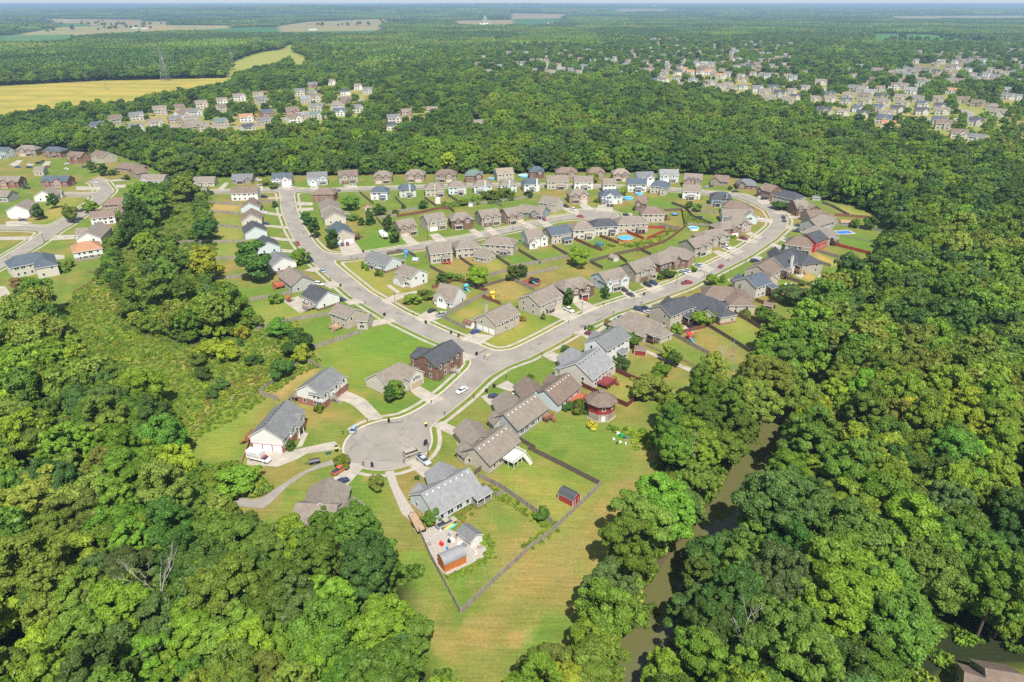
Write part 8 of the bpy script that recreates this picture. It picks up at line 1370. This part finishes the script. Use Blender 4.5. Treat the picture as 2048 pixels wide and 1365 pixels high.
for i, (reg, x, y, c, wh) in enumerate(BIN):
    o = bn if i == 0 else copy_tree(bn); p = rg(reg, x, y + 5); o.location = (p.x, p.y, .1); o.rotation_euler = (0, 0, rnd.uniform(0, 6.28)); o.scale = (1.15, 1.15, 1.15); o['label'] = f'black wheelie bin {wh}'
    if c == 'y':
        for ch in o.children:
            if ch.name.startswith('lid'): ch.data = LY
def lamp(reg, x, y, lb):
    p = rg(reg, x, y); t = thing('street_lamp', lb, 'street lamp', (p.x, p.y, 0), 0, 'street lamps'); b = MB(); b.cyl((0, 0), .09, 0, 4.3, 8); b.build('pole', BLACK, t); b = MB(); b.cyl((0, 0), .13, 4.3, 4.7, 8, r2=.24); b.cyl((0, 0), .26, 4.701, 4.9, 8, r2=.05); b.build('lantern', BLACK, t)
lamp('C', 308, 1012, 'black lamp post on the lawn by the olive bushes'); lamp('C', 1583, 1075, 'black lamp post between the white pickup and the red car'); lamp('D', 1033, 888, 'black lamp post on the lawn above the red pickup'); lamp('N5', 943, 385, 'black lamp post by the turning circle and silver pickup'); lamp('C', 1112, 515, 'black lamp post on the middle street'); lamp('C', 530, 572, 'black lamp post beside the beige middle house'); lamp('A', 303, 803, 'black lamp post by the left estate drive')
p = rg('N2', 1484, 560); t = thing('street_sign', 'yellow street sign on the corner by the brown brick house', 'sign', (p.x, p.y, 0), .4); b = MB(); b.cyl((0, 0), .04, 0, 3.0, 6); b.build('pole', METAL, t); b = MB(); b.box(-.55, .55, -.02, .02, 2.5, 3.0); b.build('sign_plate', mat('lid_yellow', (.7, .75, .1)), t)
# green-cloth covered junk heap, yard clutter
seen_ = {}
JP = [('N3', 1530, 1225, 1.1, .7, WP), ('N3', 1490, 1275, .7, .5, WP), ('N3', 1560, 1245, 1.6, .9, GRN), ('N3', 1610, 1262, .9, .5, BLU), ('N3', 1550, 1300, .8, .4, WP), ('N3', 1600, 1312, .7, .35, WP), ('N3', 1650, 1280, 1.3, .25, METAL), ('N3', 1520, 1310, .6, .4, BLACK), ('N5', 1020, 1030, 1.0, .7, BLU), ('N5', 1050, 1050, .8, .5, WP), ('N5', 1000, 1010, .6, .5, REDPL), ('N5', 1160, 1150, 1.0, .9, WP), ('N5', 1130, 1100, .7, .5, METAL), ('N5', 1230, 1175, 1.4, .4, WP), ('N5', 1060, 1185, 1.1, .8, REDPL), ('N5', 1113, 1228, .5, .8, BLU), ('N5', 1130, 1160, .8, .6, BLACK), ('N5', 1190, 1120, .7, .5, WOODT), ('N5', 1375, 1270, .5, .9, WP), ('N5', 1210, 1110, .8, .4, METAL), ('N5', 945, 1180, 1.2, .3, WOODG), ('N5', 1410, 1210, 1.3, .3, WOODG), ('N5', 1265, 1190, 1.6, .4, METAL)]
for i, (reg, x, y, s, h, m_) in enumerate(JP):
    p = rg(reg, x, y); b = MB(); b.box(-s / 2, s / 2, -s * .35, s * .35, 0, h, taper=.08 * s); b.bar((-s * .4, 0, h), (s * .45, .1, h + .12), .07); b.cyl((s * .3, -s * .2), .16, h, h + .22, 8)
    if s > 1: b.box(-s * .3, s * .1, -s * .5, -s * .36, 0, h * .6, taper=.03)
    o = b.build('junk_item', m_, loc=(p.x, p.y, .06)); o.rotation_euler = (0, 0, rnd.uniform(0, 6))
    mn = {WP: 'white', GRN: 'green', BLU: 'blue', METAL: 'grey', BLACK: 'black', REDPL: 'red', WOODT: 'tan', WOODG: 'weathered wooden'}[m_]
    seen_.setdefault((reg, mn), []).append(i); k_ = len(seen_[(reg, mn)]); nth_ = '' if sum(1 for j_ in JP if j_[0] == reg and j_[5] is m_) == 1 else ORD(sum(1 for j_ in JP if j_[0] == reg and j_[5] is m_ and j_[1] <= x)) + ' from left, '
    tag(o, f"{nth_}{mn} junk item {'in the heap below the octagonal barn' if reg == 'N3' else 'in the cluttered gravel yard'}", 'junk', 'junk in the heap by the barn' if reg == 'N3' else 'junk in the gravel yard')
# kayaks
for dx, c in ((0, (.75, .6, .1)), (24, (.1, .5, .4))):
    p = rg('N5', 1135 + dx, 1020 + dx * .1); b = MB(); loft(b, [(-1.6, .03, .02, .1, .2), (-.8, .3, .2, .02, .32), (.8, .3, .2, .02, .32), (1.6, .03, .02, .1, .2)]); o = b.build('kayak', mat('kayak_%d' % dx, c), loc=(p.x, p.y, .06)); q = rg('N5', 1190, 985); o.rotation_euler = (0, 0, .75); tag(o, ('yellow' if dx == 0 else 'green') + ' kayak lying beside the worn beige pickup', 'kayak')
p = rg('N1', 1048, 882); b = MB(); b.box(-.8, .8, -.3, .3, 0, .7, taper=.1); b.box(-.9, .9, -.05, .05, .7, .8); o = b.build('electrical_cabinet', mat('cabinet_green', (.03, .09, .08)), loc=(p.x, p.y, 0)); o.rotation_euler = (0, 0, .5); tag(o, 'dark green cabinet on the lawn left of the turning circle', 'cabinet')
p = gp(500, 885); q = gp(482, 930)
b = MB(); d = (q - p); L = d.length; n = 8
M = Matrix.Translation(p) @ Matrix.Rotation(math.atan2(d.y, d.x), 4, 'Z')
for i in range(n): b.box(L * i / n, L * (i + 1) / n - .03, -.15, .15, 0, 1.3 - i * .1, 0, M)
o = b.build('retaining_wall', wallm('redbrick')); tag(o, 'stepped red brick retaining wall left of the box truck', 'wall')
# pylons, grain silo, water tower
def pylon(reg, x, y, h, lb):
    p = rg(reg, x, y); b = MB(); z0 = hz1(p.x, p.y); s = h * .11; r = .17 * h / 40
    for sx_ in (-1, 1):
        for sy_ in (-1, 1): b.bar((sx_ * s, sy_ * s, -2), (sx_ * s * .25, sy_ * s * .25, h * .7), r * 1.2); b.bar((sx_ * s * .25, sy_ * s * .25, h * .7), (0, 0, h), r)
    for k in range(6):
        z1, z2 = h * .7 * k / 6, h * .7 * (k + 1) / 6; a1, a2 = s * (1 - .75 * k / 6), s * (1 - .75 * (k + 1) / 6)
        for f in (-1, 1): b.bar((-a1, f * a1, z1), (a2, f * a2, z2), r * .7); b.bar((a1, f * a1, z1), (-a2, f * a2, z2), r * .7); b.bar((f * a1, -a1, z1), (f * a2, a2, z2), r * .7)
    for z in (.72, .82, .92): b.bar((-h * .17, 0, h * z), (h * .17, 0, h * z), r)
    o = b.build('pylon', METAL, loc=(p.x, p.y, z0)); tag(o, lb, 'pylon', 'power pylons')
METAL_ = METAL
pylon('F', 970, 475, 56, 'tall lattice pylon at the far edge of the yellow field'); pylon('F', 1362, 392, 34, 'smaller lattice pylon left of the grassy clearing'); pylon('F', 626, 527, 16, 'slim pole pylon standing in the yellow field')
p = rg('G', 790, 158); t = thing('grain_silo', 'white grain elevator with tall leg and chutes among far trees', 'silo', (p.x, p.y, 0)); b = MB(); WS = mat('silo_white', (.8, .8, .8), var=.03)
for x_, r_s in ((-26, 7), (-8, 8), (12, 9)): b.cyl((x_, 0), r_s, 0, 15, 16); b.cyl((x_, 0), r_s, 15, 19, 16, r2=1)
b.build('bin', WS, t); b = MB(); b.box(-1.4, 1.4, -1.4, 1.4, 0, 58); b.bar((0, 0, 57), (-20, 0, 22), .6); b.bar((0, 0, 57), (32, 0, 16), .8); b.bar((0, 0, 48), (18, 0, 18), .5); b.build('elevator_leg', WS, t); b = MB(); gable_block(b, b, Vector((-70, 0)), Vector((-35, 0)), 18, 12, 8, 'g', 0); b.build('shed', WS, t)
p = rg('G', 1777, 62); t = thing('water_tower', 'pale water tower on the far horizon', 'water tower', (p.x, p.y, 0)); b = MB(); b.cyl((0, 0), 6, 0, 70, 10, r2=4); b.build('pillar', WS, t); b = MB(); b.cyl((0, 0), 6, 66, 78, 16, r2=22); b.cyl((0, 0), 22, 78, 92, 16); b.cyl((0, 0), 22, 92, 102, 16, r2=3); b.build('tank', WS, t)
# farmhouses and barns in the far fields
for i, (reg, x, y, L, wn, rf, lb) in enumerate([('F', 1065, 138, 60, 'white', 'lgray', 'long white farm building behind the far fields'), ('F', 790, 168, 34, 'white', 'lgray', 'white farmhouse beside the far field trees'), ('F', 1830, 178, 40, 'white', 'lgray', 'white barn at the edge of the green field'), ('F', 385, 124, 36, 'cream', 'brown', 'brown roofed barn in the far left field'), ('G', 1172, 140, 34, 'white', 'brown', 'white farmhouse right of the big green field'), ('G', 365, 155, 26, 'white', 'lgray', 'small white house left of the grain elevator'), ('H', 1100, 47, 260, 'white', 'lgray', 'huge white warehouse on the horizon, right one'), ('H', 920, 45, 300, 'white', 'lgray', 'huge white warehouse on the horizon, left one'), ('F', 845, 172, 30, 'white', 'lgray', 'grey roofed shed right of the white farmhouse')]):
    p = rg(reg, x, y); t = thing('farm_building', lb, 'building', (p.x, p.y, hz1(p.x, p.y)), -math.atan2(p.x, p.y)); wb = MB(); rb = MB(); hh = 10 if L < 100 else 22; gable_block(wb, rb, Vector((-L / 2, 0)), Vector((L / 2, 0)), min(L * .6, 60), hh, hh * .7, 'g', .3); wb.build('wall', [wallm(wn), wallm(wn)], t); rb.build('roof', [roofm(rf), TRIM], t)
# blue tarpaulin under the trees at the right edge
p = gp(2030, 985, 2); b = MB()
for i in range(6):
    for j in range(4): x, y = i * .9 - 2.6, j * .9 - 1.8; zz = lambda a, c: 2.2 - .12 * a * a * .3 - .2 * abs(c) + .12 * sin(a * 3 + c * 5); b.add([(x, y, zz(x, y)), (x + .9, y, zz(x + .9, y)), (x + .9, y + .9, zz(x + .9, y + .9)), (x, y + .9, zz(x, y + .9))], [(0, 1, 2, 3)])
for xx in (-2.4, 2.4): b.bar((xx, 0, 0), (xx, 0, 1.9), .05)
tag(b.build('tarpaulin', mat('tarp_blue', (.02, .2, .6), rough=.4), loc=(p.x, p.y, 0)), 'bright blue tarpaulin under the trees at the right edge', 'tarpaulin')
# ---------------------------------------------------------------- haze
hb = MB(); hb.box(-42000, 42000, -80, 42500, -6.5, 124.9); hm = bpy.data.materials.new('air_haze'); hm.use_nodes = True; hn = hm.node_tree; hn.nodes.clear(); ho = hn.nodes.new('ShaderNodeOutputMaterial'); pv = hn.nodes.new('ShaderNodeVolumePrincipled')
pv.inputs['Color'].default_value = (.5, .74, 1, 1); pv.inputs['Density'].default_value = HAZE; pv.inputs['Anisotropy'].default_value = .2; hn.links.new(pv.outputs[0], ho.inputs['Volume'])
if HAZE > 0: tag(hb.build('haze', hm), 'pale summer haze over the countryside', 'haze', kind='stuff')
